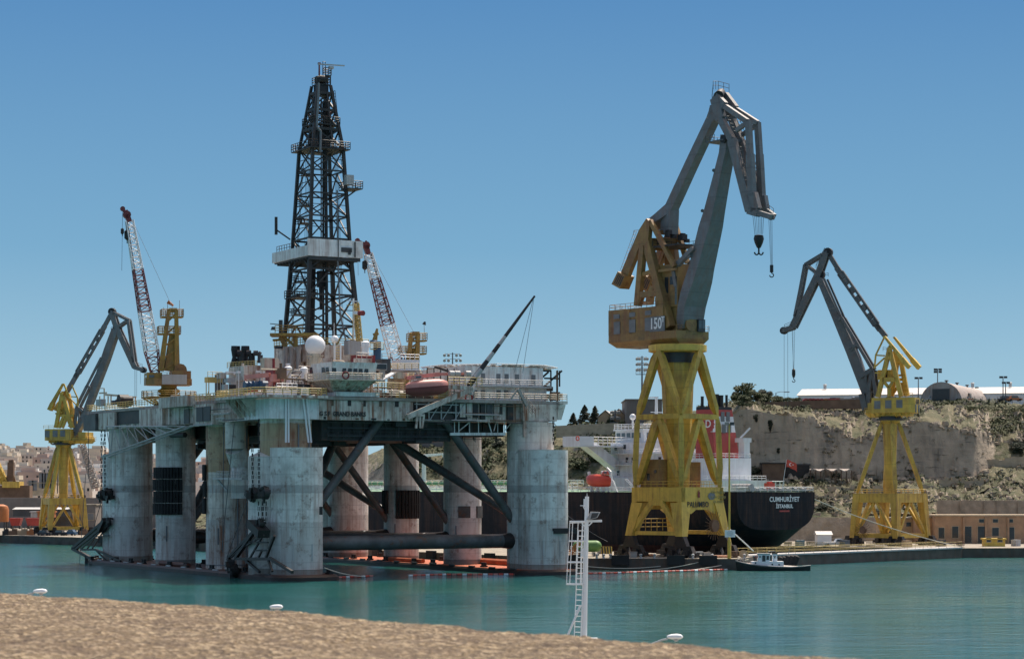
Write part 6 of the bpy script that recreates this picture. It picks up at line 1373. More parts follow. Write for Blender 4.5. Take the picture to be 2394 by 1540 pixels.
def lifeboat(label, A, B, wd, h, mats, group, cabin=True, name='lifeboat'):
    A = Vector(A); B = Vector(B); ax = (B-A); L = ax.length; ax.normalize(); ay = Vector((-ax.y,ax.x,0)).normalized(); az = ax.cross(ay); t = T(name, label, 'lifeboat', (A+B)/2-ZV*h/2, group)
    def st(f): return max(.16, (1-abs(2*f-1)**3.2)**.75)
    hb = MB(); tb = MB(); n_ = 14; m_ = 14
    def ring(f, up):
        s = st(f); o = A+ax*(L*f); pts = []
        for k in range(m_+1):
            a = math.pi*k/m_; y = math.copysign(abs(math.cos(a))**(.7 if up else .85), math.cos(a))*wd/2*s; z = (math.sin(a)**.75)*h*(.46 if up else -.54)*(.45+.55*s); pts.append(o+ay*y+az*z)
        return pts
    for mbx, up in ((hb, False), (tb, True)):
        rs = [ring(i/n_, up) for i in range(n_+1)]; vs = [p for r in rs for p in r]; k = m_+1
        fs = [(i*k+j, i*k+j+1, (i+1)*k+j+1, (i+1)*k+j) for i in range(n_) for j in range(m_)]+[tuple(range(m_, -1, -1)), tuple(n_*k+j for j in range(k))]
        if up: fs = [f[::-1] for f in fs]
        mbx.add(vs, fs)
    t.part('hull', hb, M[mats[1]]); t.part('canopy', tb, M[mats[0]])
    mb = MB(); c = A+ax*L*.5; 
    for k in range(n_): 
        f = k/n_; f2 = (k+1)/n_
        for s in (-1, 1): mb.beam(A+ax*L*f+ay*s*st(f)*wd*.505, A+ax*L*f2+ay*s*st(f2)*wd*.505, .12, .16)
    t.part('fender_strip', mb, M[mats[1]])
    if cabin:
        c = A+ax*L*cabin+az*h*.5; mb = MB(); mb.hull8([c+ax*a+ay*b for a, b in ((-1.0,-.7),(1.0,-.7),(1.0,.7),(-1.0,.7))], [c+ax*a+ay*b+az*.75 for a, b in ((-.75,-.55),(.75,-.55),(.75,.55),(-.75,.55))]); w_ = t.part('wheelhouse', mb, M[mats[0]])
        for s in (-1, 1): mb = MB(); mb.box(c+ay*s*.66+az*.4, 1.0, .06, .35, ax); t.part('window', mb, M['pane'], w_)
    return t
Lb = rt(-5.2)
lifeboat('faded pink enclosed lifeboat hanging on the rig davits', Lb.px(*z6(345,768)), Lb.px(*z6(815,732)), 2.9, 3.0, ('boat_pink','boat_keel'), None, .28)
# ---------------- the tanker in the dock ----------------
S0 = Vector((58.5,492,0)); SH = Fr(S0, SU); sp = SH.p
def ST(s): return Fr(S0+SU*s, SH.ay)
zsh = zoom(2230,1500,2.8)
ship = T('tanker', 'black-hulled tanker in the dock behind the tallest yellow crane, white bridge and red funnel', 'ship', (S0.x,S0.y,0))
stn = [(0,12.6,6.6,.55,15),(1.2,13.0,6.0,.55,15),(8,16.2,2.6,.55,15),(18,19,-2,.5,15),(34,20.5,-5,.35,15),(60,21,-6,.22,15),(175,21,-6,.22,15),(205,15,-6,.3,15.6),(222,6,-6,.5,16.5),(230,.6,-4,.7,17)]
mb = MB(); n = 24; vs = []
for s, hb, zb_, e, zt in stn:
    for k in range(n+1):
        a = math.pi*k/n; y = hb*math.copysign(abs(math.cos(a))**e, math.cos(a)); z = zt-(zt-zb_)*abs(math.sin(a))**e; vs.append(sp(s,y,z))
k1 = n+1; fs = [(i*k1+j, i*k1+j+1, (i+1)*k1+j+1, (i+1)*k1+j) for i in range(len(stn)-1) for j in range(n)]+[tuple(range(k1))[::-1]]
mb.add(vs, fs); hull = ship.part('hull', mb, M['hull_black'])
mb = MB(); L_ = [sp(s,hb-.02,zt-.03) for s,hb,_,_,zt in stn]; R_ = [sp(s,-hb+.02,zt-.03) for s,hb,_,_,zt in stn]; mb.add(L_+R_[::-1], [tuple(range(2*len(stn)))]); ship.part('deck', mb, M['pale_green'])
tr = ST(-.03)
for t, y, sz in (('CUMHURİYET',1167,1.5),('İSTANBUL',1183,1.15)):
    q = tr.px(1834,y,0); ship.part('lettering', text_mb(t, sz, q-SU*.02, -SH.ay, ZV, .035, 1.03, 1.0), M['text_white'], hull)
mb = MB(); mb.box(tr.px(1834,1194,0), .06, 3.2, .35, SU); ship.part('lettering', mb, M['funnel_red'], hull)
mb = MB()
pts = [sp(s,hb-.15,zt) for s,hb,_,_,zt in stn[:8]]
mb.rail([sp(.2,-12.3,15), sp(.2,12.3,15)]+[p for p in pts], 1.1, 2.4, .06, 3); ship.part('deck_railing', mb, M['ship_white'])
mb = MB()          # cargo deck: pipes, catwalk, hose cranes
ship_pipe = MB(); ship_pipe.tube(sp(62,6,17.1), sp(200,6,17.1), .42, .42, 12)
pp = ship.part('cargo_pipe', ship_pipe, M['pale_green'])
mb = MB(); [mb.tube(sp(62+2.6*k,6,17.1), sp(62.5+2.6*k,6,17.1), .46, .46, 12) for k in range(53)]; ship.part('pipe_flanges', mb, M['cream'], pp)
random.seed(4); mb = MB()
for k in range(46):
    s = 62+3*k; p = random.uniform(3,17); mb.beam(sp(s,6,15), sp(s,6,16.7), .22); mb.beam(sp(s,p,15), sp(s,p,15+random.uniform(.6,2)), .22)
    if k % 3 == 0: mb.path([sp(s,p,15.6), sp(s+5,p,15.6), sp(s+5,p-3,15.6)], .14, 6)
    if k % 4 == 1: mb.box(sp(s,p,15.6), 1.3, 1.1, 1.2, SU)
mb.rail([sp(60,12,15.2), sp(200,12,15.2)], 1.2, 1.8, .06, 3); mb.rail([sp(60,3,16.6), sp(200,3,16.6)], 1.2, 2.2, .06, 3); ship.part('deck_fittings', mb, M['ship_white'])
for s in (112,122):
    mb = MB(); q = sp(s,3,15); mb.tube(q, q+ZV*9.3, .65, .5, 12); mb.beam(q+ZV*9.2+SH.ay*1.5, q+ZV*10-SH.ay*9, .8, .8, .4, .4); mb.hull8([q+SU*a+SH.ay*b for a,b in ((-2,-.6),(2,-.6),(2,.6),(-2,.6))], [q+ZV*3+SU*a+SH.ay*b for a,b in ((-.4,-.4),(.4,-.4),(.4,.4),(-.4,.4))]); ship.part('hose_crane', mb, M['ship_white'])
# accommodation and bridge
WH = M['ship_white']
mb = MB(); SH.box(mb, 30, 44, -9, 9, 15.05, 26.4); SH.box(mb, 28, 46, -11, 11, 15.06, 18.2); hs = ship.part('accommodation', mb, WH)
mb = MB()
for z in (18.25,21.2,23.8): SH.box(mb, 28.8, 45, -10, 10.6, z-.1, z+.1); mb.rail([sp(44.5,10.4,z), sp(29,10.4,z), sp(29,-9,z)], 1.0, 1.5, .05, 2)
ship.part('gallery', mb, WH, hs)
for x, y in ((652,815),(752,805),(862,803),(778,948),(680,1095),(845,950)):
    q = SH.px(*zsh(x,y), 9.03); mb = MB(); mb.box(q, .8, .1, 1.15, SU); ship.part('window', mb, M['window_dark'], hs)
A29 = ST(29.97)
for x, y in ((1145,945),(1535,805),(1180,820)): q = A29.px(*zsh(x,y), 0); mb = MB(); mb.box(q, .1, .8, 1.2, SU); ship.part('window', mb, M['window_dark'], hs)
mb = MB(); SH.box(mb, 39.5, 45, -9, 23, 25.3, 25.6); SH.box(mb, 39.4, 45.2, 18.6, 23, 25.6, 27.7); mb.rail([sp(39.6,18.5,25.6), sp(39.6,-8,25.6)], 2.0, 1.4, .07, 3)
P = ST(42.2); mb.extr([P.px(*zsh(x,y),0)-SU*1.3 for x, y in ((235,757),(395,757),(640,960),(640,1060),(590,1040))], SU*2.6)
wing = ship.part('bridge_wing', mb, WH)
q = ST(39.3).px(*zsh(225,708), 0); mb = MB(); mb.path([q+SH.ay*.45*math.cos(a*.314)+ZV*.45*math.sin(a*.314) for a in range(21)], .12, 6); ship.part('lifebuoy', mb, M['boat_red'], wing)
mb = MB(); SH.box(mb, 35, 44.5, -6, 7, 26.45, 29.2); SH.box(mb, 34.6, 44.7, -6.5, 7.5, 29.2, 29.6); mb.rail([sp(44.5,7.4,29.6), sp(34.8,7.4,29.6), sp(34.8,-6.4,29.6)], 1.1, 1.2, .07, 3); wh = ship.part('wheelhouse', mb, WH)
mb = MB(); [SH.box(mb, 36+1.7*k, 37.3+1.7*k, 7.02, 7.06, 27.5, 28.7) for k in range(5)]; [SH.box(mb, 34.93, 34.97, -5+1.9*k, -3.5+1.9*k, 27.5, 28.7) for k in range(6)]; ship.part('window', mb, M['pane'], wh)
mb = MB(); q = sp(38,0,29.6); mb.tube(q, q+ZV*7.5, .45, .3, 10); mb.beam(q+ZV*7.4+V2(-1,0)*2.2, q+ZV*7.5+V2(1,0)*.5, .3, .3); mb.beam(q+ZV*4-SH.ay*1.8, q+ZV*4+SH.ay*1.8, .2); mb.beam(q+ZV*2.5-SU*1.2, q+ZV*2.5+SU*1.2, .9, .15)
q2 = SH.px(*zsh(842,545), 6); ship.part('radar_mast', mb, WH, wh); mb = MB(); mb.tube(q2-ZV*1.2, q2+ZV*1.2, .2, .2, 8); mb.sphere(q2+ZV*1.6, .75, 12, 8); ship.part('dome', mb, WH, wh)
# engine casing and funnel
mb = MB(); SH.box(mb, 12, 27, -4.6, 5, 16.0, 22.6); SH.box(mb, 7.5, 29.9, -4.9, 9.5, 15.05, 17.6); cas = ship.part('engine_casing', mb, WH)
mb = MB(); mb.rail([sp(26,4.9,22.6), sp(12.1,4.9,22.6), sp(12.1,-4.5,22.6)], 1.0, 1.3, .05, 2); mb.ladder(SH.px(*zsh(1490,915), 5.4), SH.px(*zsh(1590,1100), 5.4), .8, SH.ay, .06, .5); mb.rail([sp(27,9.4,17.6), sp(7.6,9.4,17.6), sp(7.6,-4.8,17.6)], 1.0, 1.4, .05, 2); ship.part('casing_railing', mb, WH, cas)
mb = MB(); q = sp(13,-3.6,22.6); SH.box(mb, 12.2, 14, -4.4, -2.6, 22.65, 26.2); SH.box(mb, 11.9, 14.6, -4.6, -2.0, 26.2, 27.2); mb.beam(sp(14,-3.2,27.2), sp(12.5,-4.8,29.5), .7, .4); ship.part('vent_house', mb, WH, cas)
def fsec(z):
    f = (z-22.6)/(34.3-22.6); return [sp(15+1.5*f,3.95-.2*f,z), sp(21.2,3.95-.2*f,z), sp(21.2,-3.95+1.0*f,z), sp(15+1.5*f,-3.95+1.0*f,z)]
fn = None
for z0, z1_, mt, nm in ((22.62,28.5,'funnel_red','funnel'),(28.5,32.1,'ship_white','funnel_band'),(32.1,33.6,'funnel_red','funnel_top'),(33.6,34.3,'black','funnel_cap')):
    mb = MB(); mb.hull8(fsec(z0)[::-1], fsec(z1_)[::-1]); o = ship.part(nm, mb, M[mt], fn)
    fn = fn or o
q = SH.px(*zsh(1692,548), 3.95-.1)+SH.ay*.05
n = 28; mb = MB(); mb.extr([q+SU*((1.75 if k%2 else 2.05)*math.cos(2*math.pi*k/n))+ZV*((1.75 if k%2 else 2.05)*math.sin(2*math.pi*k/n)) for k in range(n)], SH.ay*.06); ship.part('emblem', mb, M['funnel_red'], fn)
ship.part('lettering', text_mb('D', 2.5, q+SH.ay*.09, -SU, ZV, .03), M['text_white'], fn)
FA = lambda x, y, s: ST(s).px(*zsh(x,y), 0)
for x, y, h, s in ((1850,465,2.2,16.05),(1910,465,2.2,16.05),(1865,598,2.0,15.6),(1925,598,2.0,15.6)):
    mb = MB(); qq = FA(x,y,s); mb.box(qq, .1, 1.1, h, SU)
    for k in range(4): mb.box(qq+ZV*(h*(k/4-.38))-SU*.07, .08, 1.15, .1, SU)
    ship.part('louvre', mb, M['mid_grey'], fn)
for s, p, r, h in ((20.4,2.6,.35,3.0),(19.2,1.2,.6,3.6),(18.2,.3,.6,3.6),(17.6,-.6,.55,3.3),(18.6,-1.0,.5,3.3),(17.2,-2.0,.3,3.4)):
    mb = MB(); mb.tube(sp(s,p,34.3), sp(s,p,34.3+h*.75), r, r, 12); mb.tube(sp(s,p,34.3+h*.75), sp(s,p,34.3+h*.8), r*1.1, r*1.1, 12); ship.part('exhaust_pipe', mb, M['black_rust'], fn)
# stern gear
for k in range(5):
    mb = MB(); q = SH.px(*zsh(1990+42*k,1255), 8); mb.tube(q-SU*.5, q+SU*.5, .8, .8, 14); mb.box(q-ZV*.6, 1.2, 1.2, .5, SU); ship.part('mooring_winch', mb, M['light_grey'])
for k in range(8): mb = MB(); q = sp(.9,-9.5+2.5*k if k < 4 else -9+2.4*k,15.5); mb.tube(q-SH.ay*.45, q+SH.ay*.45, .42, .42, 10); mb.box(q-ZV*.3, 1, 1.1, .35, SU); ship.part('fairlead', mb, M['mid_grey'])
mb = MB(); q = sp(3,-1.0,15.2); mb.box(q+ZV*.9, 1.4, 2.0, 1.8, SU); mb.box(q+ZV*1.9, .6, 1.2, .4, SU); ship.part('fire_box', mb, M['boat_red'])
mb = MB(); mb.rail([sp(10,-9,15), sp(6,-9,15), sp(6,-5,15), sp(10,-5,15)], 2.4, 1.2, .07, 3); SH.box(mb, 6, 10, -9, -5, 17.3, 17.5); ship.part('stern_platform', mb, WH)
# flag on its staff
mb = MB(); st0 = sp(.6,-2.4,15); tp = Vector((st0.x,st0.y,0))+ZV*22.2-SU*1.4; mb.tube(st0, tp, .07, .05, 6); ship.part('flagstaff', mb, WH)
mb = MB(); nx, ny = 16, 8; fl0 = tp-ZV*.1; vs = []
for i in range(nx+1):
    for j in range(ny+1):
        u = i/nx; v = j/ny; vs.append(fl0+Vector((u*2.3, .3*math.sin(u*7+v)*u-.2*u, -v*1.6-u*u*1.1+.1*math.sin(u*9)))); 
fs = [(i*(ny+1)+j, (i+1)*(ny+1)+j, (i+1)*(ny+1)+j+1, i*(ny+1)+j+1) for i in range(nx) for j in range(ny)]
m_ = len(vs); mb.add(vs+[v+Vector((0,.03,0)) for v in vs], fs+[tuple(a+m_ for a in f[::-1]) for f in fs])
mb.cur = 1; c = fl0+Vector((.9,-.35,-1.0)); mb.extr([c+Vector((.36*math.cos(a),0,.36*math.sin(a))) for a in [R(50+26*k) for k in range(11)]]+[c+Vector((.10+.28*math.cos(a),0,.28*math.sin(a))) for a in [R(300-24*k) for k in range(11)]], Vector((0,-.05,0)))
c2 = c+Vector((.5,-.02,-.08)); mb.extr([c2+Vector(((.2 if k%2==0 else .08)*math.cos(R(180+36*k)),0,(.2 if k%2==0 else .08)*math.sin(R(180+36*k)))) for k in range(10)], Vector((0,-.05,0)))
single('flag', 'red flag with white crescent and star flying from the staff at the tanker stern', 'flag', mb, [M['boat_red'], M['text_white']])
PS = lambda x, y: SH.px(*zsh(x,y), 19)
lifeboat('bright red enclosed lifeboat hanging on the side of the white ship bridge', PS(330,1165), PS(610,1185), 2.8, 2.9, ('boat_red','boat_red'), None, .8)
mb = MB(); q0 = PS(350,1080); mb.beam(PS(350,1080), PS(380,1250), .5); mb.beam(PS(590,1080), PS(620,1250), .5); mb.beam(PS(555,1035), PS(600,1085), .3); mb.tube(PS(500,1088), PS(590,1085), .4, .4, 10)
for x in (380,450,510,575): mb.beam(PS(x,1250), PS(x+8,1340), .55); mb.box(PS(x,1338), 2.2, 1.2, .8, SU)
mb.beam(PS(620,1180), PS(680,1340), .4); mb.ladder(PS(630,1190), PS(660,1340), .8, SU, .08, .5); mb.ladder(PS(770,1165), PS(835,1235), .8, SU, .08, .5); mb.ladder(PS(430,1250), PS(400,1340), .8, SU, .08, .5)
for x in (105,175): mb.rail([PS(x,1340), PS(x+55,1340)], 2.6, .9, .08, 4)
ship.part('lifeboat_davit', mb, WH)
# ---------------- tug, fenders, gate, ropes, boom ----------------
zt = zoom(2800,2050,3.99); TD = 429
tug = T('tugboat', 'small black tug with white wheelhouse and funnel moored at the quay corner', 'boat', W(1806,1333,TD))
Pt = lambda x, y, dy=0: W(*zt(x,y), TD)+Vector((0,dy,0))
mb = MB(); vs = []; sts = [(570,765,.2),(640,785,1.1),(760,812,1.7),(950,838,2.0),(1200,855,2.0),(1450,862,1.9),(1620,850,1.6),(1755,838,.9)]
for x, y, hb in sts:
    q = Pt(x,y); 
    for k in range(7): a = math.pi*k/6; vs.append(Vector((q.x+(.4 if x < 600 else 0)*abs(math.sin(a)), TD-math.cos(a)*hb, q.z-(q.z+.9)*abs(math.sin(a))**.5)))
mb.add(vs, [(i*7+j, i*7+j+1, (i+1)*7+j+1, (i+1)*7+j) for i in range(len(sts)-1) for j in range(6)]+[tuple(range(7))[::-1], tuple(range(49,56))])
th = tug.part('hull', mb, M['black'])
mb = MB(); mb.add([v-ZV*.25 for v in vs[0::7]]+[v-ZV*.25 for v in vs[6::7]][::-1], [tuple(range(16))]); tug.part('deck', mb, M['tin'])
mb = MB(); [mb.tube(Pt(a[0],a[1],-a[2]), Pt(b[0],b[1],-b[2]), .13, .13, 8) for a, b in zip(sts, sts[1:])]; tug.part('rubbing_strake', mb, M['mid_grey'], th)
def tbx(x0,x1,y0,y1,wd,mat,name,parent=None): mb = MB(); a = Pt(x0,y1); b = Pt(x1,y0); mb.box((a+b)/2, abs(b.x-a.x), wd, b.z-a.z); return tug.part(name, mb, mat, parent)
tk = tbx(815,1325,772,860,2.4,M['white'],'deckhouse'); wl = tbx(918,1108,655,775,1.9,M['white'],'wheelhouse'); tbx(908,1118,643,656,2.2,M['light_grey'],'roof',wl)
for x0,x1,y0,y1 in ((985,1035,675,800),(1052,1092,682,745)): mb = MB(); a = Pt(x0,y1,-.98); b = Pt(x1,y0,-.98); mb.box((a+b)/2, abs(b.x-a.x), .1, b.z-a.z); tug.part('doorway', mb, M['window_dark'], wl)
for x, y, o in ((950,697,-.97),(875,795,-1.22),(1143,818,-1.22),(1250,822,-1.22)): mb = MB(); q = Pt(x,y,o); mb.tube(q-Vector((0,.04,0)), q+Vector((0,.04,0)), .16, .16, 12); tug.part('porthole', mb, M['window_dark'], tk)
fu = tbx(1155,1228,655,780,1.0,M['white'],'funnel'); tbx(1150,1232,640,656,1.1,M['black'],'funnel_top',fu)
mb = MB(); q = Pt(1190,700,-.53); [mb.box(q+Vector((a*.14,0,b*.2)), .16, .06, .16) for a, b in ((-1,.5),(1,.5),(0,-.3),(0,-1.1))]; tug.part('emblem', mb, M['text_dark'], fu)
mb = MB(); mb.rail([Pt(1090,640), Pt(1200,640)], .35, .5, .03, 1); mb.rail([Pt(600,770), Pt(700,780)], .7, .6, .04, 2); mb.tube(Pt(1400,690), Pt(1440,540), .05, .03, 6); tug.part('railing', mb, M['light_grey'])
mb = MB(); q = W(*zt(900,700), TD-1.0); mb.path([q+Vector((.25*math.cos(a*.52),0,.25*math.sin(a*.52))) for a in range(13)], .06, 6); tug.part('lifebuoy', mb, M['boat_red'], wl)
fl = ['black rubber fender at the left end of the heap beside the tug stern','black rubber fender second from the left in the heap by the tug','black rubber fender in the middle of the heap by the tug','large black rubber fender right of the middle of the heap by the tug','black rubber fender at the right end of the heap beside the dock gate']
for k in range(5):
    q = Pt(1310+62*k,800 if k < 2 else 780,4.2); mb = MB(); r = .62+.1*(k>1); d = Vector((.35,.1,.9)).normalized(); mb.tube(q-d*1.0, q+d*.9, r, r, 14); mb.tube(q+d*.9, q+d*1.2, r, r*.5, 14); mb.tube(q-d*1.3, q-d*1.0, r*.5, r, 14)
    single('dock_fender', fl[k], 'fender', mb, M['rubber'], 'rubber fenders heaped by the tug')
g0, g1 = Vector((47.5,446.5,0)), Vector((102.5,506.5,0)); gd = (g1-g0).normalized(); gn = Vector((-gd.y,gd.x,0))
gate = T('dock_gate', 'long low dark dock gate with pale top edge and yellow handrails right of the tug', 'dock gate', g0)
mb = MB(); mb.box((g0+g1)/2+gn*2.6+ZV*-.4, (g1-g0).length, 5.2, 5.0, gd); gb = gate.part('caisson', mb, M['dock_wall'])
mb = MB(); mb.box((g0+g1)/2+gn*2.6+ZV*2.25, (g1-g0).length, 5.5, .3, gd); gate.part('walkway_edge', mb, M['light_grey'])
for o, nm in ((.1,'front'),(5.0,'back')): mb = MB(); mb.rail([g0+gn*o+ZV*2.4, g1+gn*o+ZV*2.4], 1.25, 3.2, .035, 2); gate.part('handrail', mb, M['rail_yellow'])
def rope(label, pts, r=.07, sag=.0, mat='rope', name='mooring_rope'):
    a, b = Vector(pts[0]), Vector(pts[-1]); n_ = 16; P_ = [a.lerp(b, i/n_)-ZV*(sag*4*(i/n_)*(1-i/n_)) for i in range(n_+1)]; mb = MB(); mb.path(P_, r, 6)
    return single(name, label, 'rope', mb, M[mat])
rope('long pale rope from the tanker stern down to the right quay', [sp(.5,-12.3,13.6), W(2255,1279,509)], .10, 1.0)
rope('thin dark rope from the tanker stern to the quay below it', [sp(3,-11,9), W(1815,1266,522)], .06, .5, 'mid_grey')
rope('pale rope from the nearest rig column to the red and white float line', [gp(-11,2.5,2.2), W(873,1346,402)], .09, .5)
rope('white rope slanting down beside the yellow lamp post', [W(1702,1233,436), W(1761,1287,446)], .13, .0, 'white')
rope('thick pale rope from the quay edge left to the water beside the tug', [W(1750,1307,436), W(1580,1336,424)], .10, .25)
rope('pale slack rope hanging from the quay toward the rig corner column', [W(1590,1316,433), W(1335,1318,430)], .08, .9)
rope('rope from the quay edge below the tall crane to the floats', [W(1640,1312,432), W(1500,1333,428)], .08, .3)
rope('upper dark mooring line between rig column and quay crane', [gp(-8,50,13), W(1420,1265,440)], .05, .5, 'mid_grey')
def floats(name, label, pts, step):
    th = T(name, label, 'float line', W(*pts[0]), 'red and white float lines on the water'); n_ = 0; i = 0
    P_ = [W(*p) for p in pts]; 
    for q in P_: q.z = .12
    dist = 0
    for a, b in zip(P_, P_[1:]):
        L = (b-a).length; u = (b-a).normalized(); k = 0
        while dist < L:
            c = a+u*dist; mb = MB(); mb.tube(c-u*.42*step, c+u*.42*step, .17, .17, 8); th.part('float', mb, M['boat_red'] if n_ % 2 else M['boat_pink'] if n_ % 4 else M['white']); dist += step; n_ += 1
        dist -= L
    mb = MB(); mb.path([q-ZV*.02 for q in P_], .07, 6); th.part('rope', mb, M['black'])
def wl_(x, y): return (x, y, CZ*F/(y-YH))
floats('float_line', 'red and white float line on the water from the rig corner to the tug', [wl_(960,1346), wl_(1040,1343.5), wl_(1240,1343), wl_(1400,1341), wl_(1480,1338.5), wl_(1600,1335), wl_(1700,1332)], .95)
floats('float_line', 'short red and white float line in front of the nearest rig column', [wl_(640,1354), wl_(720,1353), wl_(800,1350), wl_(875,1347)], .95)
# ---------------- quay furniture and things around the docks ----------------
random.seed(11)
def proto(name, label, cat, mb, mat, group): return single(name, label, cat, mb, mat, group)
# lamp post with notice board
lp = T('lamp_post', 'tall yellow lamp post with a white notice board, at the quay corner by the tug', 'lamp post', W(1705,1305.5,432))
b = W(1705,1305.5,432); mb = MB(); mb.tube(b, b+ZV*3.4, .36, .36, 12); mb.tube(b+ZV*3.4, b+ZV*4.0, .36, .22, 12); mb.tube(b+ZV*4.0, b+ZV*26.2, .22, .14, 12); po = lp.part('pole', mb, M['bright_yellow'])
mb = MB(); mb.box(b+ZV*4.9+Vector((.1,-.4,0)), 2.0, .08, 1.4); bo = lp.part('notice_board', mb, M['white'])
mb = MB(); [mb.box(b+ZV*(4.9+z)+Vector((.1,-.45,0)), w_, .02, .07) for z, w_ in ((.45,.9),(.2,1.3),(0,1.2),(-.2,1.3),(-.4,.8))]; lp.part('lettering', mb, M['light_grey'], bo)
for s in (-1, 1): mb = MB(); mb.box(b+ZV*26.2+Vector((s*.5,-.2,0)), .8, .5, .6); lp.part('floodlight', mb, M['dark_grey' if s > 0 else 'tin'])
# tank, barrier, bollards
mb = MB(); q = W(1375,1290,447); mb.sphere(q+ZV*1.2-Vector((2.0,0,0)), 1.15, 14, 8); mb.tube(q+ZV*1.2-Vector((2.0,0,0)), q+ZV*1.2+Vector((1.6,0,0)), 1.15, 1.15, 16); mb.sphere(q+ZV*1.2+Vector((1.6,0,0)), 1.15, 14, 8)
tk_ = T('storage_tank', 'green horizontal tank lying on the quay left of the tallest crane', 'tank', (q.x,q.y,QZ)); tk_.part('vessel', mb, M['green']); mb = MB(); [mb.box(Vector((q.x+s,q.y,QZ+.35)), .4, 2, .9) for s in (-1.6,1.2)]; tk_.part('cradle', mb, M['mid_grey'])
mb = MB(); q = W(1418,1288,444); q.z = QZ
bar = T('barrier_board', 'black and yellow striped barrier board beside the green tank', 'barrier', q); mb.box(q+ZV*1.3, 2.2, .12, 1.5); bar.part('board', mb, M['bright_yellow'])
mb = MB()
for k in range(4): x = -.9+.55*k; mb.extr([q+Vector((x,-.08,.6)), q+Vector((x+.26,-.08,.6)), q+Vector((x+.10,-.08,2.0)), q+Vector((x-.16,-.08,2.0))], Vector((0,-.02,0)))
bar.part('stripe', mb, M['text_dark']); mb = MB(); [mb.box(q+Vector((s,.2,.4)), .15, .6, .8) for s in (-.8,.8)]; bar.part('foot', mb, M['dark_grey'])
mb = MB(); mb.lathe(Vector((0,0,0)), [(.3,0),(.22,.25),(.2,.55),(.34,.68),(.3,.85),(.05,.95)], 14); first = None
for x in (1367,1395,1411,1427,1498,1530,1620,1665,1740):
    q = W(x,1306,432.6); q.z = QZ
    if first is None: first = proto('bollard', 'small pale mooring bollard at the edge of the quay under the tallest crane', 'bollard', mb, M['light_grey'], 'bollards on the crane quay'); first.location = q
    else: o = first.copy(); col.objects.link(o); o.location = q
mb = MB(); mb.box(Vector((0,0,0)), 3.4, 1.1, 1.9); f2 = None
for x in (1340,1450,1580,1655): 
    q = W(x,1318,433 if x < 1500 else 431.6); q.y = 434-3*(q.x-11)/33.5-.55; q.z = .95
    if f2 is None: f2 = proto('quay_fender', 'black rubber block fender on the quay wall under the tallest crane', 'fender', mb, M['rubber'], 'fenders on the crane quay wall'); f2.location = q
    else: o = f2.copy(); col.objects.link(o); o.location = q
def along(t, off=0, z=QZ): q = Vector((11,434,0)).lerp(Vector((-115,611,0)), t)+FN*off; q.z = z; return q
mb = MB(); mb.box(Vector((0,0,0)), 2.6, 1.0, 1.7, FD); f3 = None
for k in range(20):
    q = along(.02+k*.05, -.55, .9)
    if f3 is None: f3 = proto('quay_fender', 'black fender block along the quay wall behind the rig', 'fender', mb, M['rubber'], 'fenders on the quay behind the rig'); f3.location = q
    else: o = f3.copy(); col.objects.link(o); o.location = q
ld = V2(-148+420,645-725); mb = MB(); mb.box(Vector((0,0,0)), 2.4, 1.0, 1.3, ld); f4 = None
for k in range(9):
    q = Vector((-148,645,0))+(Vector((-115,611,0))-Vector((-148,645,0)))*(k/9 if k < 0 else 0)-ld*(2+k*4.4)*1.0+Vector((0,-.5,1.2))
    if f4 is None: f4 = proto('quay_fender', 'pale worn fender block on the left quay wall', 'fender', mb, M['tin'], 'fenders on the left quay wall'); f4.location = q
    else: o = f4.copy(); col.objects.link(o); o.location = q
# loose gear on the crane quay
gear = [('pallet_stack','brown stack of pallets on the quay under the tallest crane'),('cable_drum','cable drum standing on the quay behind the rig corner'),('steel_rack','rusty steel rack on the quay right of the rig corner column'),('crate','weathered crate on the quay edge between crane legs'),('pipe_bundle','bundle of rusty pipes on the quay right of the rig')]
places = [(1345,1300),(1360,1296),(1385,1298),(1480,1302),(1510,1300),(1545,1301),(1600,1303),(1628,1304),(1652,1304),(1680,1303),(1715,1303),(1738,1304),(1348,1290),(1405,1294)]
where = ['next to the rig corner column','left of the green tank','below the green tank','left of the crane bogies','between the front bogies','in front of the near bogie','right of the near bogie','left of the right-hand bogie','in front of the right-hand bogie','left of the yellow lamp post','right of the yellow lamp post','at the quay corner','behind the white light mast','behind the striped barrier']
for i, (x, y) in enumerate(places):
    q = W(x,y,13.8*F/(y-YH)); q.z = QZ; k = i % 5; mb = MB()
    if k == 0: [mb.box(q+ZV*(.1+.28*j), 1.5, 1.3, .16, V2(.9,.3)) for j in range(5)]
    elif k == 1: mb.tube(q+ZV*.8-Vector((0,.5,0)), q+ZV*.8+Vector((0,.5,0)), .45, .45, 14); [mb.tube(q+ZV*.8+Vector((0,s,0)), q+ZV*.8+Vector((0,s*1.15,0)), .8, .8, 18) for s in (-.5,.5)]
    elif k == 2: mb.rail([q-Vector((1.3,0,0)), q+Vector((1.3,0,0)), q+Vector((1.3,1.4,0)), q+Vector((-1.3,1.4,0))], 1.2, 1.2, .07, 3)
    elif k == 3: mb.box(q+ZV*.5, 1.4, 1.1, 1.0, V2(.95,.2)); mb.box(q+ZV*1.05, 1.5, 1.2, .12, V2(.95,.2))
    else: [mb.tube(q+Vector((-1.8,.25*j,.15+.2*(j%2))), q+Vector((1.8,.25*j+.3,.15+.2*(j%2))), .13, .13, 8) for j in range(6)]
    single(gear[k][0], ('brown pallet stack','wooden cable drum','pale steel rack','weathered crate','bundle of pipes')[k]+' on the quay, '+where[i], gear[k][0].replace('_',' '), mb, M[('brown','tan','light_grey','tin','orange')[k]])
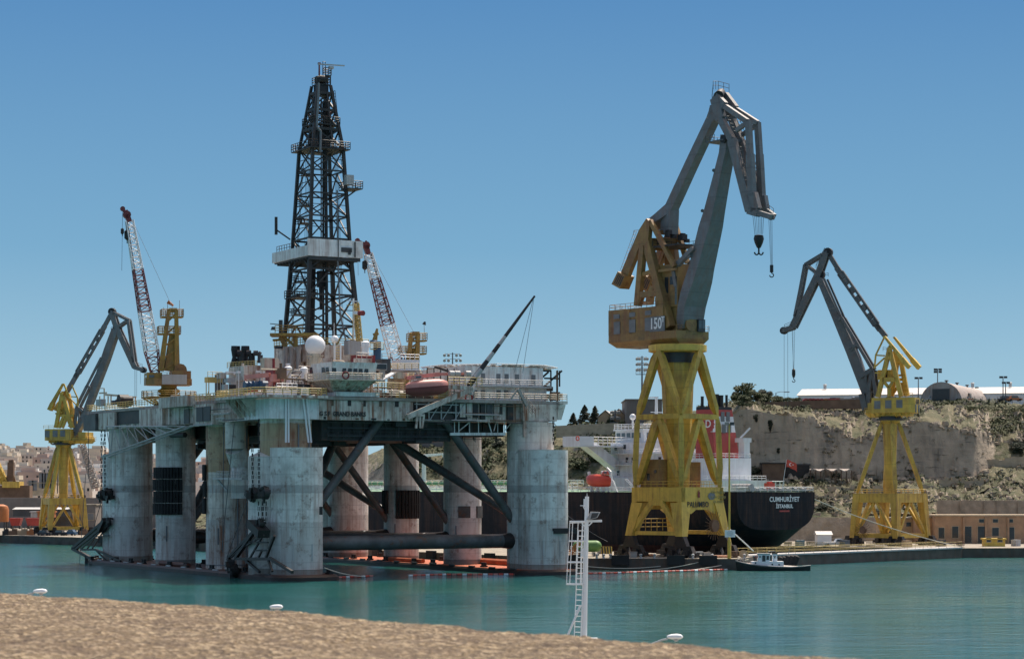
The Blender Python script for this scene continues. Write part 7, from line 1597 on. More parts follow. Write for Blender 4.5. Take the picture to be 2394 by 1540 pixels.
# leaning rusty boom by the rig corner
mb = MB(); a = W(1330,1290,440); mb.lattice(W(1326,1300,438), W(1360,1262,438), .9, .5, 7, .1, .06); single('lattice_boom', 'rusty lattice boom lying on the quay behind the white light mast', 'boom', mb, M['orange'])
# --- right hand quay ---
def house(name, label, cat, x0, x1, yt, d, depth, mat, roofmat=None, group=None, z0=QZ, ang=0, gable=0, overhang=.3, wins=(), winmat='window_dark', flat=True):
    a = XW(x0,d,z0); b = XW(x1,d,z0); zt = CZ-(yt-YH)*d/F; w = b.x-a.x; ax = V2(math.cos(R(ang)), math.sin(R(ang))); ay = Vector((-ax.y,ax.x,0)); t = T(name, label, cat, (a.x,a.y,z0), group); L = w/ax.x
    mb = MB(); q = [a, a+ax*L, a+ax*L+ay*depth, a+ay*depth]; mb.hull8(q, [v+ZV*(zt-z0) for v in q]); wl = t.part('wall', mb, M[mat])
    mb = MB(); o = overhang; q = [a-ax*o-ay*o, a+ax*(L+o)-ay*o, a+ax*(L+o)+ay*(depth+o), a-ax*o+ay*(depth+o)]
    if gable: 
        r0 = [v+ZV*(zt-z0) for v in q]; m0 = (r0[0]+r0[3])/2+ZV*gable; m1 = (r0[1]+r0[2])/2+ZV*gable
        mb.add(r0+[m0,m1], [(0,1,5,4),(2,3,4,5),(0,4,3),(1,2,5),(3,2,1,0)])
    else: mb.hull8([v+ZV*(zt-z0) for v in q], [v+ZV*(zt-z0+.35) for v in q])
    t.part('roof', mb, M[roofmat or mat])
    for fx, z, ww, hh in wins:
        c = a+ax*L*fx+ZV*z-ay*.02; mb = MB(); mb.box(c, ww+.3, .12, hh+.3, ax); fr = t.part('window_frame', mb, M['limestone']); mb = MB(); mb.box(c-ay*.05, ww, .1, hh, ax); t.part('pane', mb, M[winmat], fr)
    return t, a, ax, ay, L, zt
house('site_hut', 'small white hut with shallow roof at the foot of the hill behind the dock gate', 'hut', 1911,1944,1249,531,4.5,'white','roof_white',gable=.8,wins=())
bb_, *_r = house('brick_building', 'long low red-brown stone building with arched openings at the right edge', 'building', 2186,2480,1206,548,12,'limestone_red','limestone',wins=[(.05,2.6,1.4,2.6),(.16,2.8,1.5,2.8),(.26,2.2,1.8,4),(.37,2.2,1.8,4),(.48,2.9,1.6,2),(.48,5.6,1.2,.8),(.37,5.6,1.2,.8),(.6,2.0,1.8,4),(.6,5.6,1.2,.8)])
for k in range(4):
    mb = MB(); c = XW(2253+52*k,547.8,5.4); mb.box(c, .5, .45, 6.6); props(mb.build('pilaster', M['limestone_red'], bb_.o, bb_.loc))
for i, (x, d, k, lb) in enumerate(((1815,520,0,'orange crate on the far dock edge under the tanker stern'),(1842,521,1,'dark pallet stack on the far dock edge under the tanker stern'),(1870,522,0,'pale crate on the far dock edge left of the white hut'),(1895,523,1,'brown pallet stack just left of the white hut'),(1975,522,0,'grey machine box left of the right-hand crane'),(2035,518,1,'pallet stack between the legs of the right-hand crane'),(2120,516,0,'tan crate right of the near leg of the right-hand crane'),(2200,524,0,'dark bin in front of the left end of the long stone building'),(2245,526,1,'pallet stack in front of the long stone building'),(2375,524,0,'pale box right of the yellow site cabin'))):
    q = XW(x,d,QZ); mb = MB()
    if k: [mb.box(q+ZV*(.12+.3*j), 1.6, 1.4, .17, V2(1,.15*i)) for j in range(4)]
    else: mb.box(q+ZV*.7, 1.9, 1.4, 1.4, V2(1,.1*i)); mb.box(q+ZV*1.45, 2.0, 1.5, .12, V2(1,.1*i))
    single('pallet_stack' if k else 'crate', lb, 'pallets' if k else 'crate', mb, M[('orange','dark_grey','light_grey','brown','mid_grey','tan','tan','dark_grey','brown','light_grey')[i]])
house('store_building', 'low cream store building seen between the legs of the right-hand crane', 'building', 2060,2140,1212,556,8,'tan','concrete',wins=[(.2,2.5,1.3,2),(.5,2.5,1.4,2),(.8,4.6,1.2,1),(.5,5,1.2,.9)])
house('store_building', 'red-brown low store building right of the cream one behind the right-hand crane', 'building', 2140,2185,1210,552,8,'limestone_red','concrete',wins=[(.55,2.2,1.6,2.6)])
c_, a_, ax_, ay_, L_c, zt_ = house('site_container', 'bright yellow site cabin on the quay in front of the long stone building', 'cabin', 2302,2350,1261,521,3,'bright_yellow','bright_yellow',wins=[(.2,1.6,.9,1.0),(.75,1.6,1.0,1.0)])
mb = MB(); mb.box(XW(2300,572,9), 30, 1.2, 8) if False else mb.hull8([XW(2190,571.6,QZ), XW(2520,571.6,QZ), XW(2520,574,QZ), XW(2190,574,QZ)], [XW(2190,571.6,12.7), XW(2520,571.6,12.7), XW(2520,574,12.7), XW(2190,574,12.7)])
for x in (2245,2300,2330,2380): mb.hull8([XW(x,571.2,QZ), XW(x+2,571.2,QZ), XW(x+2,571.7,QZ), XW(x,571.7,QZ)], [XW(x,571.2,12.6), XW(x+2,571.2,12.6), XW(x+2,571.7,12.6), XW(x,571.7,12.6)])
single('retaining_wall', 'tall grey retaining wall of big blocks above the long stone building', 'wall', mb, M['concrete'])
mb = MB(); mb.rail([W(1800,1279,515)*1, W(1975,1279,515)], 1.1, 2, .06, 3); single('handrail', 'yellow handrail along the far dock edge under the tanker stern', 'railing', mb, M['rail_yellow'])
def car(label, p, ax, kind, mat, group=None, name='parked_car', cat='car'):
    p = Vector(p); ay = Vector((-ax.y,ax.x,0)); t = T(name, label, cat, p, group)
    mb = MB(); L, w, h = (5.2,1.9,1.0) if kind == 'truck' else (4.3,1.75,.85)
    mb.hull8([p+ax*a*L/2+ay*b*w/2+ZV*.35 for a, b in ((-1,-1),(1,-1),(1,1),(-1,1))], [p+ax*a*L*.485+ay*b*w*.48+ZV*h for a, b in ((-1,-1),(1,-1),(1,1),(-1,1))]); bd = t.part('body', mb, M[mat])
    c0, c1 = (.02,.42) if kind == 'truck' else (-.34,.26)
    mb = MB(); mb.hull8([p+ax*L*a+ay*b*w*.46+ZV*(h-.02) for a, b in ((c0,-1),(c1,-1),(c1,1),(c0,1))], [p+ax*L*a+ay*b*w*.4+ZV*(h+.75) for a, b in ((c0+.07,-1),(c1-.1,-1),(c1-.1,1),(c0+.07,1))]); cb = t.part('cabin', mb, M[mat])
    for s in (-1, 1):
        mb = MB(); mb.hull8([p+ax*L*a+ay*s*(w*.445+.02)+ZV*(h+.12+z) for a, z in ((c0+.05,0),(c1-.06,0),(c1-.12,.5),(c0+.09,.5))], [p+ax*L*a+ay*s*(w*.445+.05)+ZV*(h+.12+z) for a, z in ((c0+.05,0),(c1-.06,0),(c1-.12,.5),(c0+.09,.5))]); t.part('side_window', mb, M['pane'], cb)
    for a in (-.32,.32):
        for s in (-1, 1): mb = MB(); q = p+ax*L*a+ay*s*w*.46+ZV*.33; mb.tube(q-ay*.1, q+ay*.1, .33, .33, 14); t.part('wheel', mb, M['rubber'])
    return t
car('white pickup truck parked right of the white hut', XW(1950,524,QZ), V2(1,.1), 'truck', 'white', name='pickup_truck', cat='truck')
for lb, x, y, d, mt in (('white car at the cliff edge left of the yellow crane house','2005',949,655,'white'),('silver car parked below the arched hangar','2180',949,650,'light_grey'),('white car below the middle of the arched hangar','2238',948,652,'white'),('orange vehicle beside the arched hangar','2258',946,655,'orange'),('red-orange car at the far right of the plateau','2372',948,650,'orange'),('dark car on the plateau near the right edge','2350',948,652,'dark_grey')):
    p = XW(float(x), d, 41.2); car(lb, p, V2(1,.15), 'car', mt, 'cars parked on the plateau')
# --- on the hill ---
t, a, ax, ay, L, zt = house('warehouse', 'very long white warehouse with shallow pale roof along the hilltop', 'warehouse', 1866,2700,924,700,30,'white','roof_white',z0=40,gable=2.6,overhang=.5,ang=-14)
for k in range(9): mb = MB(); c = a+ax*L*(.06+.1*k)+ay*14+ZV*(zt-40+2.6); mb.tube(c, c+ZV*1.2, .5, .5, 10); mb.tube(c+ZV*1.2, c+ZV*1.5, .7, .4, 10); t.part('roof_vent', mb, M['light_grey'])
for k in range(6): mb = MB(); mb.box(a+ax*L*(.1+.15*k)+ZV*(zt-40-1.6)-ay*.05, 3.2, .1, 1.6, ax); t.part('window', mb, M['window_dark'])
# arched hangar
ha = XW(2200,648,40.4); hb_ = XW(2316,722,40.4); hx = (hb_-ha).normalized(); hx.z = 0; hy = Vector((-hx.y,hx.x,0)); hr = 6.2
hg = T('hangar', 'rusty half-barrel hangar with arched front on the hilltop', 'hangar', ha)
mb = MB(); n = 18; L0 = (hb_-ha).length; arc = [hy*(hr*math.cos(math.pi*k/n))+ZV*(hr*1.02*math.sin(math.pi*k/n)) for k in range(n+1)]
mb.add([ha+v for v in arc]+[ha+hx*L0+v for v in arc], [(k, k+1, n+1+k+1, n+1+k) for k in range(n)]+[tuple(range(n, -1, -1)), tuple(range(n+1, 2*n+2))]); sh = hg.part('shell', mb, M['tin'])
mb = MB(); mb.box(ha-hx*.05+ZV*2.6, .15, 5.0, 3.4, hx); hg.part('doorway', mb, M['window_dark'])
mb = MB(); q = ha+hx*12-hy*hr*.98+ZV*2.4; mb.box(q, 3, .5, 2, hx); hg.part('window', mb, M['window_dark'])
for k in range(4): mb = MB(); c = ha+hx*(8+16*k)+ZV*hr; mb.tube(c, c+ZV*.7, .3, .3, 8); mb.tube(c+ZV*.7, c+ZV*1.0, .7, .5, 10); hg.part('roof_vent', mb, M['dark_grey'])
# sheds and block on the left shoulder
for i, (x0, x1, yt, lb) in enumerate(((1398,1432,975,'left tan shed with pale gable roof beside the conifers'),(1430,1463,972,'right tan shed with pale gable roof beside the grey block'))):
    a = XW(x0,690,35); b = XW(x1,690,35); t = T('gabled_shed', lb, 'shed', a, 'tan gabled sheds'); zt = CZ-(yt-YH)*690/F; mb = MB(); m = (a+b)/2; P_ = [a, b, b+ZV*(zt-35), Vector((m.x,m.y,zt+1.9)), a+ZV*(zt-35)]
    mb.extr(P_, Vector((3,24,0))); t.part('wall', mb, M['tan']); mb = MB()
    for s, e in ((a,1),(b,-1)):
        p0 = Vector((s.x-.4*e,s.y-.4,zt-.1)); p1 = Vector((m.x,m.y-.4,zt+2.1)); v = Vector((3,25,0)); q = [p0,p1,p1+v,p0+v]; q = q if e > 0 else q[::-1]; mb.hull8(q, [w_+ZV*.2 for w_ in q])
    t.part('roof', mb, M['roof_white'])
house('block_building', 'plain grey windowless block on the hill behind the tallest crane', 'building', 1464,1548,935,680,26,'render_grey','render_grey',z0=34,ang=0,wins=[])
mb = MB(); mb.hull8([XW(1300,672,31.0), XW(1445,668,32), XW(1445,670,32), XW(1300,674,31.0)], [XW(1300,672,34.6), XW(1445,668,35.4), XW(1445,670,35.4), XW(1300,674,34.6)]); single('boundary_wall', 'pale boundary wall below the conifers on the hill', 'wall', mb, M['limestone'])
mb = MB(); mb.hull8([XW(960,700,28.5), XW(1180,700,29), XW(1180,702,29), XW(960,702,28.5)], [XW(960,700,32), XW(1180,700,32.4), XW(1180,702,32.4), XW(960,702,32)]); single('boundary_wall', 'grey boundary wall on the hill seen between the rig columns', 'wall', mb, M['render_grey'])
mb = MB(); mb.hull8([XW(1740,621,38), XW(2020,634,38.4), XW(2020,635.5,38.4), XW(1740,622.5,38)], [XW(1740,621,39.6), XW(2020,634,41.2), XW(2020,635.5,41.2), XW(1740,622.5,39.6)]); single('boundary_wall', 'dark stone wall along the top of the sheer cliff', 'wall', mb, M['brown'])
mb = MB(); mb.rail([XW(2155,652,40.6), XW(2420,652,40.6)], 2.0, 2.2, .06, 4); single('fence', 'thin wire fence on the plateau in front of the arched hangar', 'fence', mb, M['mid_grey'])
house('low_shed', 'low tan sheds with awnings on the cliff top left of the right-hand crane', 'shed', 1935,2030,934,652,7,'tan','tin',z0=40,wins=[(.3,1.5,2,1.2),(.7,1.5,2.4,1.4)])
house('low_shed', 'low flat canopy on the cliff top beside the street lamp', 'shed', 1822,1900,933,650,5,'light_grey','roof_white',z0=39.6)
mb = MB(); q = XW(1885,640,0)
rp = None
for k in range(9):
    mb = MB(); c = XW(1884+9.2*k,644,40.6); mb.tube(c-Vector((0,.7,0)), c+Vector((0,.7,0)), 1.15, 1.15, 14)
    single('steel_drum', 'rust-red drum in the row on the cliff top left of the right-hand crane', 'drum', mb, M['funnel_red' if k != 5 else 'orange'], 'rust-red drums on the cliff top')
for lb, x0, x1, d0, d1, z0, z1 in (('long low terrace wall of pale stone on the slope behind the right-hand crane legs',1935,2185,596,597,14.2,16.6),('short pale terrace wall on the slope right of the right-hand crane',2195,2300,602,601,15.5,18.6),('pale terrace wall on the green slope at the right edge',2275,2480,619,617,20.5,24.4),('broken pale wall on the slope just right of the tanker stern',1885,1985,588,588,12.0,14.6),('pale upper terrace wall below the hangar',2085,2200,634,633,36.4,38.6)):
    mb = MB(); n_ = 14
    for k in range(n_):
        a = k/n_; b_ = (k+1)/n_; P0 = XW(x0+(x1-x0)*a,d0+(d1-d0)*a,z0-3); P1 = XW(x0+(x1-x0)*b_,d0+(d1-d0)*b_,z0-3); hh = z1-z0+3+random.uniform(-.9,.25); y = Vector((0,.9+random.uniform(0,.25),0)); o = Vector((0,-random.uniform(0,.18),0)); mb.hull8([P0+o,P1+o,P1+y,P0+y], [v+ZV*hh for v in (P0+o,P1+o,P1+y,P0+y)])
    single('terrace_wall', lb, 'wall', mb, M['limestone'], 'stone terrace walls on the hill')
# huts and shelter at the foot of the cliff
house('hut', 'dark rusty flat-roofed hut at the foot of the cliff above the tanker stern', 'hut', 1783,1834,1084,606,8,'brown','black_rust',z0=16.5); house('hut', 'low dark shed right of the rusty hut behind the red flag', 'hut', 1826,1892,1087,609,7,'black_rust','dark_grey',z0=17)
sh_ = T('shelter', 'wavy-roofed open wooden shelter at the foot of the cliff', 'shelter', XW(1900,605,17)); mb = MB()
for k in range(9): mb.beam(XW(1895+12*k,604,16.6), XW(1895+12*k,604,20.6), .22)
sh_.part('posts', mb, M['brown']); mb = MB()
for k in range(16): mb.hull8([XW(1893+6.2*k,602.5,20.6+.35*math.sin(k*1.3)), XW(1899.2+6.2*k,602.5,20.6+.35*math.sin((k+1)*1.3)), XW(1899.2+6.2*k,607,20.9), XW(1893+6.2*k,607,20.9)], [XW(1893+6.2*k,602.5,20.8+.35*math.sin(k*1.3)), XW(1899.2+6.2*k,602.5,20.8+.35*math.sin((k+1)*1.3)), XW(1899.2+6.2*k,607,21.1), XW(1893+6.2*k,607,21.1)])
sh_.part('roof', mb, M['tin'])
# lamps and floodlight masts
def street_lamp(label, x, yb, yt, d, kind, group='lamp posts on the cliff top'):
    b = W(x,yb,d); h = (yb-yt)*d/F; t = T('street_lamp', label, 'street lamp', b, group); mb = MB(); mb.tube(b-ZV*1.5, b+ZV*h, .2, .13, 8); pl = t.part('pole', mb, M['mid_grey']); mb = MB()
    if kind == 'arm': mb.path([b+ZV*h, b+ZV*(h+.3)+Vector((1.2,0,0)), b+ZV*(h+.3)+Vector((2.6,0,0))], .09, 6); mb.box(b+ZV*(h+.25)+Vector((3.2,0,0)), 1.5, .5, .25)
    else: [mb.box(b+ZV*(h-.2-.7*k)+Vector((s*.7,-.3,0)), .9, .5, .6) for s in (-1,1) for k in range(2 if kind == 'twin' else 1)]; mb.beam(b+ZV*h-Vector((.9,0,0)), b+ZV*h+Vector((.9,0,0)), .12)
    t.part('lamp_head', mb, M['light_grey'] if kind == 'arm' else M['dark_grey'])
street_lamp('street lamp with a curved arm at the cliff edge right of the trees', 1814,936,918,648,'arm'); street_lamp('short dark lamp post left of the arched hangar', 2147,936,882,655,'one'); street_lamp('tall lamp post with twin floodlights in front of the arched hangar', 2192,936,862,650,'twin'); street_lamp('lamp post right of the arched hangar near the right edge', 2345,940,880,660,'one'); street_lamp('thin lamp post beside its taller twin near the right edge', 2351,940,893,662,'one')
street_lamp('small street lamp with arm behind the row of trees', 1768,938,921,655,'arm')
def flood(label, x, yb, yt, d, rows, w):
    b = W(x,yb,d); h = (yb-yt)*d/F; t = T('floodlight_mast', label, 'floodlight mast', b, 'floodlight masts on the hill'); mb = MB(); mb.tube(b, b+ZV*h, .42, .2, 10); pl = t.part('pole', mb, M['mid_grey']); mb = MB(); z = h*1.0
    for k in range(rows): mb.beam(b+ZV*(h-.4-1.7*k)-Vector((w,0,0)), b+ZV*(h-.4-1.7*k)+Vector((w,0,0)), .14)
    mb.beam(b+ZV*(h-1.7*rows-.6)-Vector((w+.3,0,0)), b+ZV*(h-1.7*rows-.6)+Vector((w+.3,0,0)), .9, .2); mb.rail([b+ZV*(h-1.7*rows-.5)-Vector((w+.3,0,0)), b+ZV*(h-1.7*rows-.5)+Vector((w+.3,0,0))], 1.2, 1, .05, 2); t.part('frame', mb, M['mid_grey'], pl)
    for k in range(rows):
        for s in (-1,-.5,.5,1): mb = MB(); q = b+ZV*(h-.75-1.7*k)+Vector((s*w,-.25,0)); mb.tube(q, q+Vector((0,-.5,-.25)), .35, .5, 10); t.part('floodlight', mb, M['light_grey'])
flood('tall floodlight mast on the hill left of the tallest crane', 1501,985,832,690,3,1.6); flood('floodlight mast on the hill showing above the rig helideck', 1058,1030,824,725,4,2.6)
flood('short floodlight mast standing between the two tan gabled sheds', 1438,975,957,688,2,1.2)
# ---------------- left quay and the town ----------------
random.seed(5)
mb = MB(); nx, ny = 90, 26; rng = []
for i in range(nx+1):
    for j in range(ny+1):
        x = -250+900*i/nx; d = 900+1500*j/ny; f = j/ny
        prof = min(1, f/.55); zz = 2+(36 if x < 150 else 36-8*min(1,(x-150)/450))*prof**1.25*(1-.25*max(0,f-.55)/.45); zz += 5*noise.noise(Vector((x*.012,f*3,2)))*prof
        mb.v.append(XW(x,d,zz))
for i in range(nx):
    for j in range(ny): mb.f.append((i*(ny+1)+j, (i+1)*(ny+1)+j, (i+1)*(ny+1)+j+1, i*(ny+1)+j+1)); mb.m.append(0)
struct('town_hill', mb, M['tan'])
def town_z(x, f): prof = min(1, f/.55); return 2+(36 if x < 150 else 36-8*min(1,(x-150)/450))*prof**1.25+5*noise.noise(Vector((x*.012,f*3,2)))*prof
tm_ = [paint('town_wall_'+n_, c, var=.1, rough=.9, sc=.05) for n_, c in (('cream',(.58,.53,.45)),('sand',(.52,.46,.37)),('white',(.68,.66,.62)),('rose',(.44,.34,.29)),('grey',(.42,.40,.38)))]
cnt = 0
for _ in range(900):
    x = random.uniform(-40,500); f = random.uniform(.10,.56)
    if not (-30 < x < 250 or 330 < x < 372 or 445 < x < 492): continue
    if cnt >= 190: break
    d = 900+1500*f; z = town_z(x, f); w = random.uniform(7,19); h = random.uniform(6,12.5); dp_ = random.uniform(8,14); c = XW(x,d,z-3); ax = V2(1, random.uniform(-.5,.5)); mb = MB(); mb.box(c+ZV*(h/2+1.5), w, dp_, h+3, ax)
    if random.random() < .5: mb.box(c+ZV*(h+3+1.1)+ax*random.uniform(-.25,.25)*w, w*.4, dp_*.5, 2.2, ax)
    if random.random() < .6: mb.box(c+ZV*(h+3.6)+ax*.3*w, 1.4, 1.4, 1.2, ax)
    mb.cur = 1; ay = Vector((-ax.y,ax.x,0)); n_ = int(w/3.0)
    for fl_ in range(int(h/3.1)):
        for k in range(n_):
            if random.random() < .8: mb.box(c-ay*(dp_/2+.02)+ax*((k+.5)/n_-.5)*w*.9+ZV*(4.6+3.1*fl_), 1.0, .2, 1.5, ax)
    single('town_house', 'flat-roofed pale stone house in the dense hillside town far behind the left crane', 'house', mb, [random.choice(tm_), M['window_dark']], 'houses of the hillside town'); cnt += 1
for i, (x, f, lb) in enumerate(((100,.14,'dark green tree among the far houses left of the long facade'),(85,.17,'dark tree behind the left-edge yellow crane'),(205,.14,'dark tree among far houses right of the left crane'))):
    tree('t', lb, XW(x,900+1500*f,town_z(x,f)-1), 9, 6, M['leaf_dark'], name='tree', lobes=8, group='trees in the town', low=.2)
zB = zoom(0,1700,2.566)
def hz(name, label, cat, x0, x1, yt, yb, d, depth, mat, roof=None, gable=0, wins=(), group=None, winmat='mid_grey'):
    X0, Y0 = zB(x0,yt); X1, Y1 = zB(x1,yb); return house(name, label, cat, X0, X1, Y0, d, depth, mat, roof, group, z0=CZ-(Y1-YH)*d/F, gable=gable, wins=wins, winmat=winmat)
hz('facade_building', 'long limestone building with tall windows behind the left crane', 'building', 285,560,595,720,905,14,'limestone','concrete',wins=[(.12,4,2,4),(.25,4,2,4),(.5,6,1.6,6),(.6,6,1.6,6),(.7,6,1.6,6),(.82,6,1.6,6),(.92,6,1.6,6)])
mb = MB(); a = XW(-120,760,QZ); b = XW(385,760,QZ); zt = CZ-(1163-YH)*760/F; mb.hull8([a,b,b+Vector((0,6,0)),a+Vector((0,6,0))], [v+ZV*(zt-QZ) for v in (a,b,b+Vector((0,6,0)),a+Vector((0,6,0)))]); single('bastion_wall', 'high grey-brown bastion wall behind the left quay', 'wall', mb, M['render_grey'])
hz('workshop', 'dark low workshop with a long white roof on the left quay', 'workshop', 135,690,862,935,712,10,'dark_grey','roof_white',gable=.6)
hz('workshop', 'grey two-storey workshop behind the right legs of the left crane', 'workshop', 500,980,820,1065,722,10,'render_grey','concrete',wins=[(.5,4,2,2),(.9,4,2,2),(.45,9.5,2,1.6)])
hz('shipping_container', 'orange shipping container behind the left crane', 'container', 385,555,893,945,690,3,'orange','orange'); hz('shipping_container', 'pale grey shipping container left of the orange one', 'container', 315,383,893,945,691,3,'light_grey','light_grey')
for lb, x0, x1 in (('dull red skip on the left quay, left of its longer twin',95,215),('long dull red skip on the left quay beside the crane leg',262,420)):
    X0, Y0 = zB(x0,952); X1, Y1 = zB(x1,1030); d = 668; a = XW(X0,d,CZ-(Y1-YH)*d/F); b = XW(X1,d,0); h = (Y1-Y0)*d/F; L = b.x-a.x; t = T('skip', lb, 'skip', a, 'red skips on the left quay'); mb = MB(); v = [a+Vector((.6,0,0)), a+Vector((L-.6,0,0)), a+Vector((L-.6,3,0)), a+Vector((.6,3,0))]; u = [a+Vector((0,-.3,h)), a+Vector((L,-.3,h)), a+Vector((L,3.3,h)), a+Vector((0,3.3,h))]; mb.hull8(v, u); t.part('body', mb, M['funnel_red']); mb = MB(); [mb.box(a+Vector((L*f,1.5,-.5)), .5, 2.5, 1.0) for f in (.15,.85)]; t.part('feet', mb, M['dark_grey'])
X0, Y0 = zB(5,900); q = XW(X0,662,QZ); t = T('silo', 'orange-red upright tank at the left edge of the quay', 'tank', q); mb = MB(); mb.lathe(q, [(2.4,3.6),(2.5,7.2),(2.1,8.3),(.8,8.8)], 24); t.part('vessel', mb, M['orange']); mb = MB(); [mb.box(q+Vector((s*1.5,v*1.5,1.8)),   .35, .35, 3.6) for s in (-1,1) for v in (-1,1)]; t.part('legs', mb, M['dark_grey'])
for i, (x, lb, mt) in enumerate(((455,'dark van parked under the left crane','dark_grey'),(700,'dark blue truck parked right of the left crane bogie','blue'),(620,'black car parked between the legs of the left crane','black'))):
    X0, Y0 = zB(x,1120); car(lb, XW(X0,640,QZ), V2(1,-.3), 'truck' if i == 1 else 'car', mt, 'vehicles on the left quay')
for i, (x, w_) in enumerate(((60,2),(140,3),(240,3.4),(310,2),(520,3),(860,2.4))):
    X0, Y0 = zB(x,1100); q = XW(X0,646,QZ); mb = MB(); mb.box(q+ZV*.6, w_, 1.4, 1.2, V2(1,.2)); mb.box(q+ZV*1.4+Vector((.3,0,0)), w_*.5, 1.0, .8, V2(1,.1)); mb.beam(q+ZV*1.2, q+ZV*2.6+Vector((.8,0,0)), .15)
    single('scrap_pile', ('rusty machine part on the left quay at the frame edge','brown machine frame on the left quay','heap of tan gear on the left quay','small rusty gear left of the left crane leg','pile of gear under the left crane','rusty gear by the cable reel of the left crane')[i], 'gear', mb, M[('black_rust','brown','tan','orange','tin','brown')[i]])
# second yellow crane cut by the left edge
X0, Y0 = zB(135,610); q = XW(X0,800,QZ); t = T('quay_crane', 'yellow crane mostly cut off by the left edge, with brown mast', 'crane', q); P8 = lambda x, y: W(*zB(x,y), 800)
mb = MB(); A = P8(45,640); B = P8(222,578); mb.box((A+B)/2, abs(B.x-A.x), 7.2, abs(B.z-A.z)); t.part('machinery_house', mb, M['bright_yellow']); mb = MB(); mb.box(P8(120,690), 14, 5.2, 5); mb.beam(P8(30,700), P8(200,700), 1.5); t.part('slewing_platform', mb, M['brown'])
mb = MB(); mb.tube(Vector((q.x,q.y,QZ)), P8(120,700), .8, .8, 12); t.part('tower', mb, M['crane_yellow']); mb = MB(); mb.beam(P8(70,580), P8(100,480), 1); mb.beam(P8(150,580), P8(120,480), 1); mb.beam(P8(110,575), P8(115,380), 2.2); mb.beam(P8(95,375), P8(140,370), 2, 1.2); t.part('a_frame', mb, M['brown']); mb = MB(); mb.lattice(P8(45,590), P8(-60,360), 2.2, 2.2, 9, .3, .2); mb.beam(P8(60,580), P8(-20,400), .5); t.part('jib', mb, M['bright_yellow'])
mb = MB(); Pq = lambda x, y: W(*zB(x,y), 760); mb.lattice(Pq(985,640), Pq(845,195), 2.6, 1.6, 18, .2, .12); mb.lattice(Pq(590,560), Pq(590,160), 2.6, 2.6, 16, .16, .1); single('lattice_mast', 'thin far lattice masts behind the left crane', 'mast', mb, M['tin']) if False else None
for lb, a, b, w0, w1 in (('slanting thin lattice boom far behind the right leg of the left crane',(985,640),(845,195),2.6,1.6),('upright thin lattice mast far behind the left crane tower',(590,700),(590,160),2.4,2.4)):
    mb = MB(); mb.lattice(Pq(*a), Pq(*b), w0, w1, 18, .2, .12); single('lattice_mast', lb, 'mast', mb, M['tin'])
# ---------------- near quay with the light mast and lamps ----------------
slab('near_quay', [(-60,60),(60,60),(60,122),(-60,145)], -4, QZ, M['concrete'], M['dock_wall'])
zm = zoom(2000,1950,2.249); DM = 97; Pm = lambda x, y, dy=0: W(*zm(x,y), DM)+Vector((0,dy,0))
lm = T('light_mast', 'slim white steel light mast with caged ladder rising above the stone parapet', 'light mast', Pm(745,1850)*1)
tp = Pm(783,78); bt = Pm(757,1340); d = (bt-tp); base = bt+d*((bt.z-QZ)/abs(d.z)); lm.o.location = base; lm.loc = base.copy()
mb = MB(); mb.tube(tp, bt, .085, .125, 16); mb.tube(bt, base, .125, .16, 16); pole = lm.part('pole', mb, M['white'])
cen = lambda y: Pm(783-26*(y-78)/1262, y)
hoop_y = (302,478,668,865); hx0 = [(628,765),(620,755),(608,750),(598,748)]
mb = MB()
for y, (x0, x1) in zip(hoop_y, hx0):
    c = Pm((x0+x1)/2, y); rx = (Pm(x1,y).x-Pm(x0,y).x)/2; mb.path([c+Vector((rx*math.cos(a*.2618), rx*math.sin(a*.2618), 0)) for a in range(25)], .022, 6)
    mb.lathe(c-ZV*.03, [(rx*.98,0),(rx*1.02,0),(rx*1.02,.06),(rx*.98,.06)], 24, False)
cage = lm.part('cage_hoop', mb, M['white'])
for k in range(6):
    a = R(-150+44*k+100); mb = MB(); pts = []
    for y, (x0, x1) in zip(hoop_y, hx0): c = Pm((x0+x1)/2, y); rx = (Pm(x1,y).x-Pm(x0,y).x)/2; pts.append(c+Vector((rx*math.cos(a), rx*math.sin(a), 0)))
    mb.path(pts, .018, 6); lm.part('cage_bar', mb, M['white'], cage)
mb = MB(); a = Pm(735,385); b = Pm(697,1345); c = b+(b-a)*.9; mb.ladder(a, c, .34, V2(1,-.7), .022, .23); lm.part('ladder', mb, M['white'])
mb = MB(); mb.beam(Pm(765,300), Pm(918,297), .08, .1); mb.beam(Pm(798,340), Pm(830,308), .05); mb.beam(Pm(765,350), Pm(735,318), .05); mb.beam(Pm(630,312), Pm(765,306), .05, .08); lm.part('bracket', mb, M['white'])
mb = MB(); q = Pm(835,250); mb.hull8([Pm(775,285,-.15), Pm(800,290,-.15), Pm(800,290,.15), Pm(775,285,.15)], [Pm(815,218,-.15), Pm(898,220,-.15), Pm(898,220,.15), Pm(815,218,.15)]); mb.hull8([Pm(800,288,-.18), Pm(875,268,-.18), Pm(875,268,.18), Pm(800,288,.18)], [Pm(815,214,-.18), Pm(902,219,-.18), Pm(902,219,.18), Pm(815,214,.18)]); fl_ = lm.part('floodlight', mb, M['light_grey'])
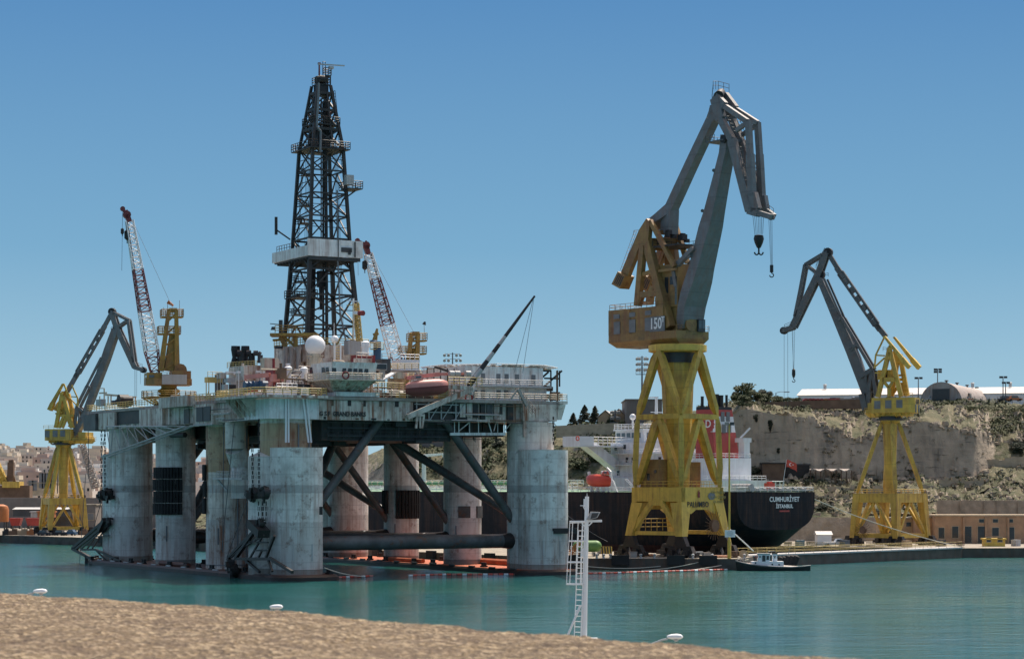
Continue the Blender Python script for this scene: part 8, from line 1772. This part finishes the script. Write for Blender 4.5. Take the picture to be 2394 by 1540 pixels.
mb = MB(); mb.hull8([Pm(812,280,-.2), Pm(868,264,-.2), Pm(868,264,-.19), Pm(812,280,-.19)], [Pm(826,228,-.2), Pm(888,226,-.2), Pm(888,226,-.19), Pm(826,228,-.19)]); lm.part('lamp_glass', mb, M['dark_grey'], fl_)
mb = MB(); mb.beam(Pm(722,160), Pm(770,160), .06, .03); mb.beam(Pm(770,205), Pm(750,165), .05); mb.tube(Pm(760,100), Pm(760,170), .04, .04, 8); mb.tube(Pm(783,78), Pm(783,50), .01, .01, 4); mb.box(Pm(742,580), .09, .09, .35); lm.part('fitting', mb, M['white'])
mb = MB(); a = Pm(722,1060); b = Pm(608,1330); mb.tube(a, b+(b-a)*.6, .05, .05, 8); mb.box(Pm(825,1356), .5, .4, .08); lm.part('stay', mb, M['white'])
def quay_lamp(label, x, y, d, flip, arm):
    c = W(x,y,d); b = Vector((c.x-arm*flip,d,QZ)); t = T('street_lamp', label, 'street lamp', b, 'white street lamps below the parapet'); mb = MB(); top = b+ZV*(c.z-QZ-.32); mb.tube(b, top, .11, .06, 10); mb.path([top, top.lerp(c,.5)+ZV*.05, c-Vector((.35*flip,0,.08))], .045, 8); t.part('pole', mb, M['light_grey'])
    mb = MB(); n_ = 10; vs = []; L = .78; sec = [(-.5,.07,.05),(-.42,.13,.1),(-.2,.165,.15),(.15,.17,.17),(.38,.14,.13),(.5,.05,.05)]
    for f, ry, rz in sec:
        for k in range(n_): a = 2*math.pi*k/n_; vs.append(c+Vector((f*L*flip, ry*math.cos(a), rz*math.sin(a)*(1 if math.sin(a) > 0 else .75)+.02)))
    mb.add(vs, [(i*n_+k, i*n_+(k+1)%n_, (i+1)*n_+(k+1)%n_, (i+1)*n_+k) for i in range(5) for k in range(n_)]+[tuple(range(n_))[::-1], tuple(range(5*n_,6*n_))]); hd_ = t.part('lamp_head', mb, M['white'])
    mb = MB(); mb.sphere(c-ZV*.1+Vector((.05*flip,0,0)), .13, 12, 8, .8); t.part('lamp_glass', mb, M['light_grey'], hd_)
quay_lamp('white street lamp head peeking over the parapet at far left', 94,1382.5,125,1,1.2); quay_lamp('white street lamp head over the parapet below the nearest rig column', 646,1419,130,1,.45); quay_lamp('white street lamp head on a long arm at the lower right', 1578,1489,108,1,1.15)
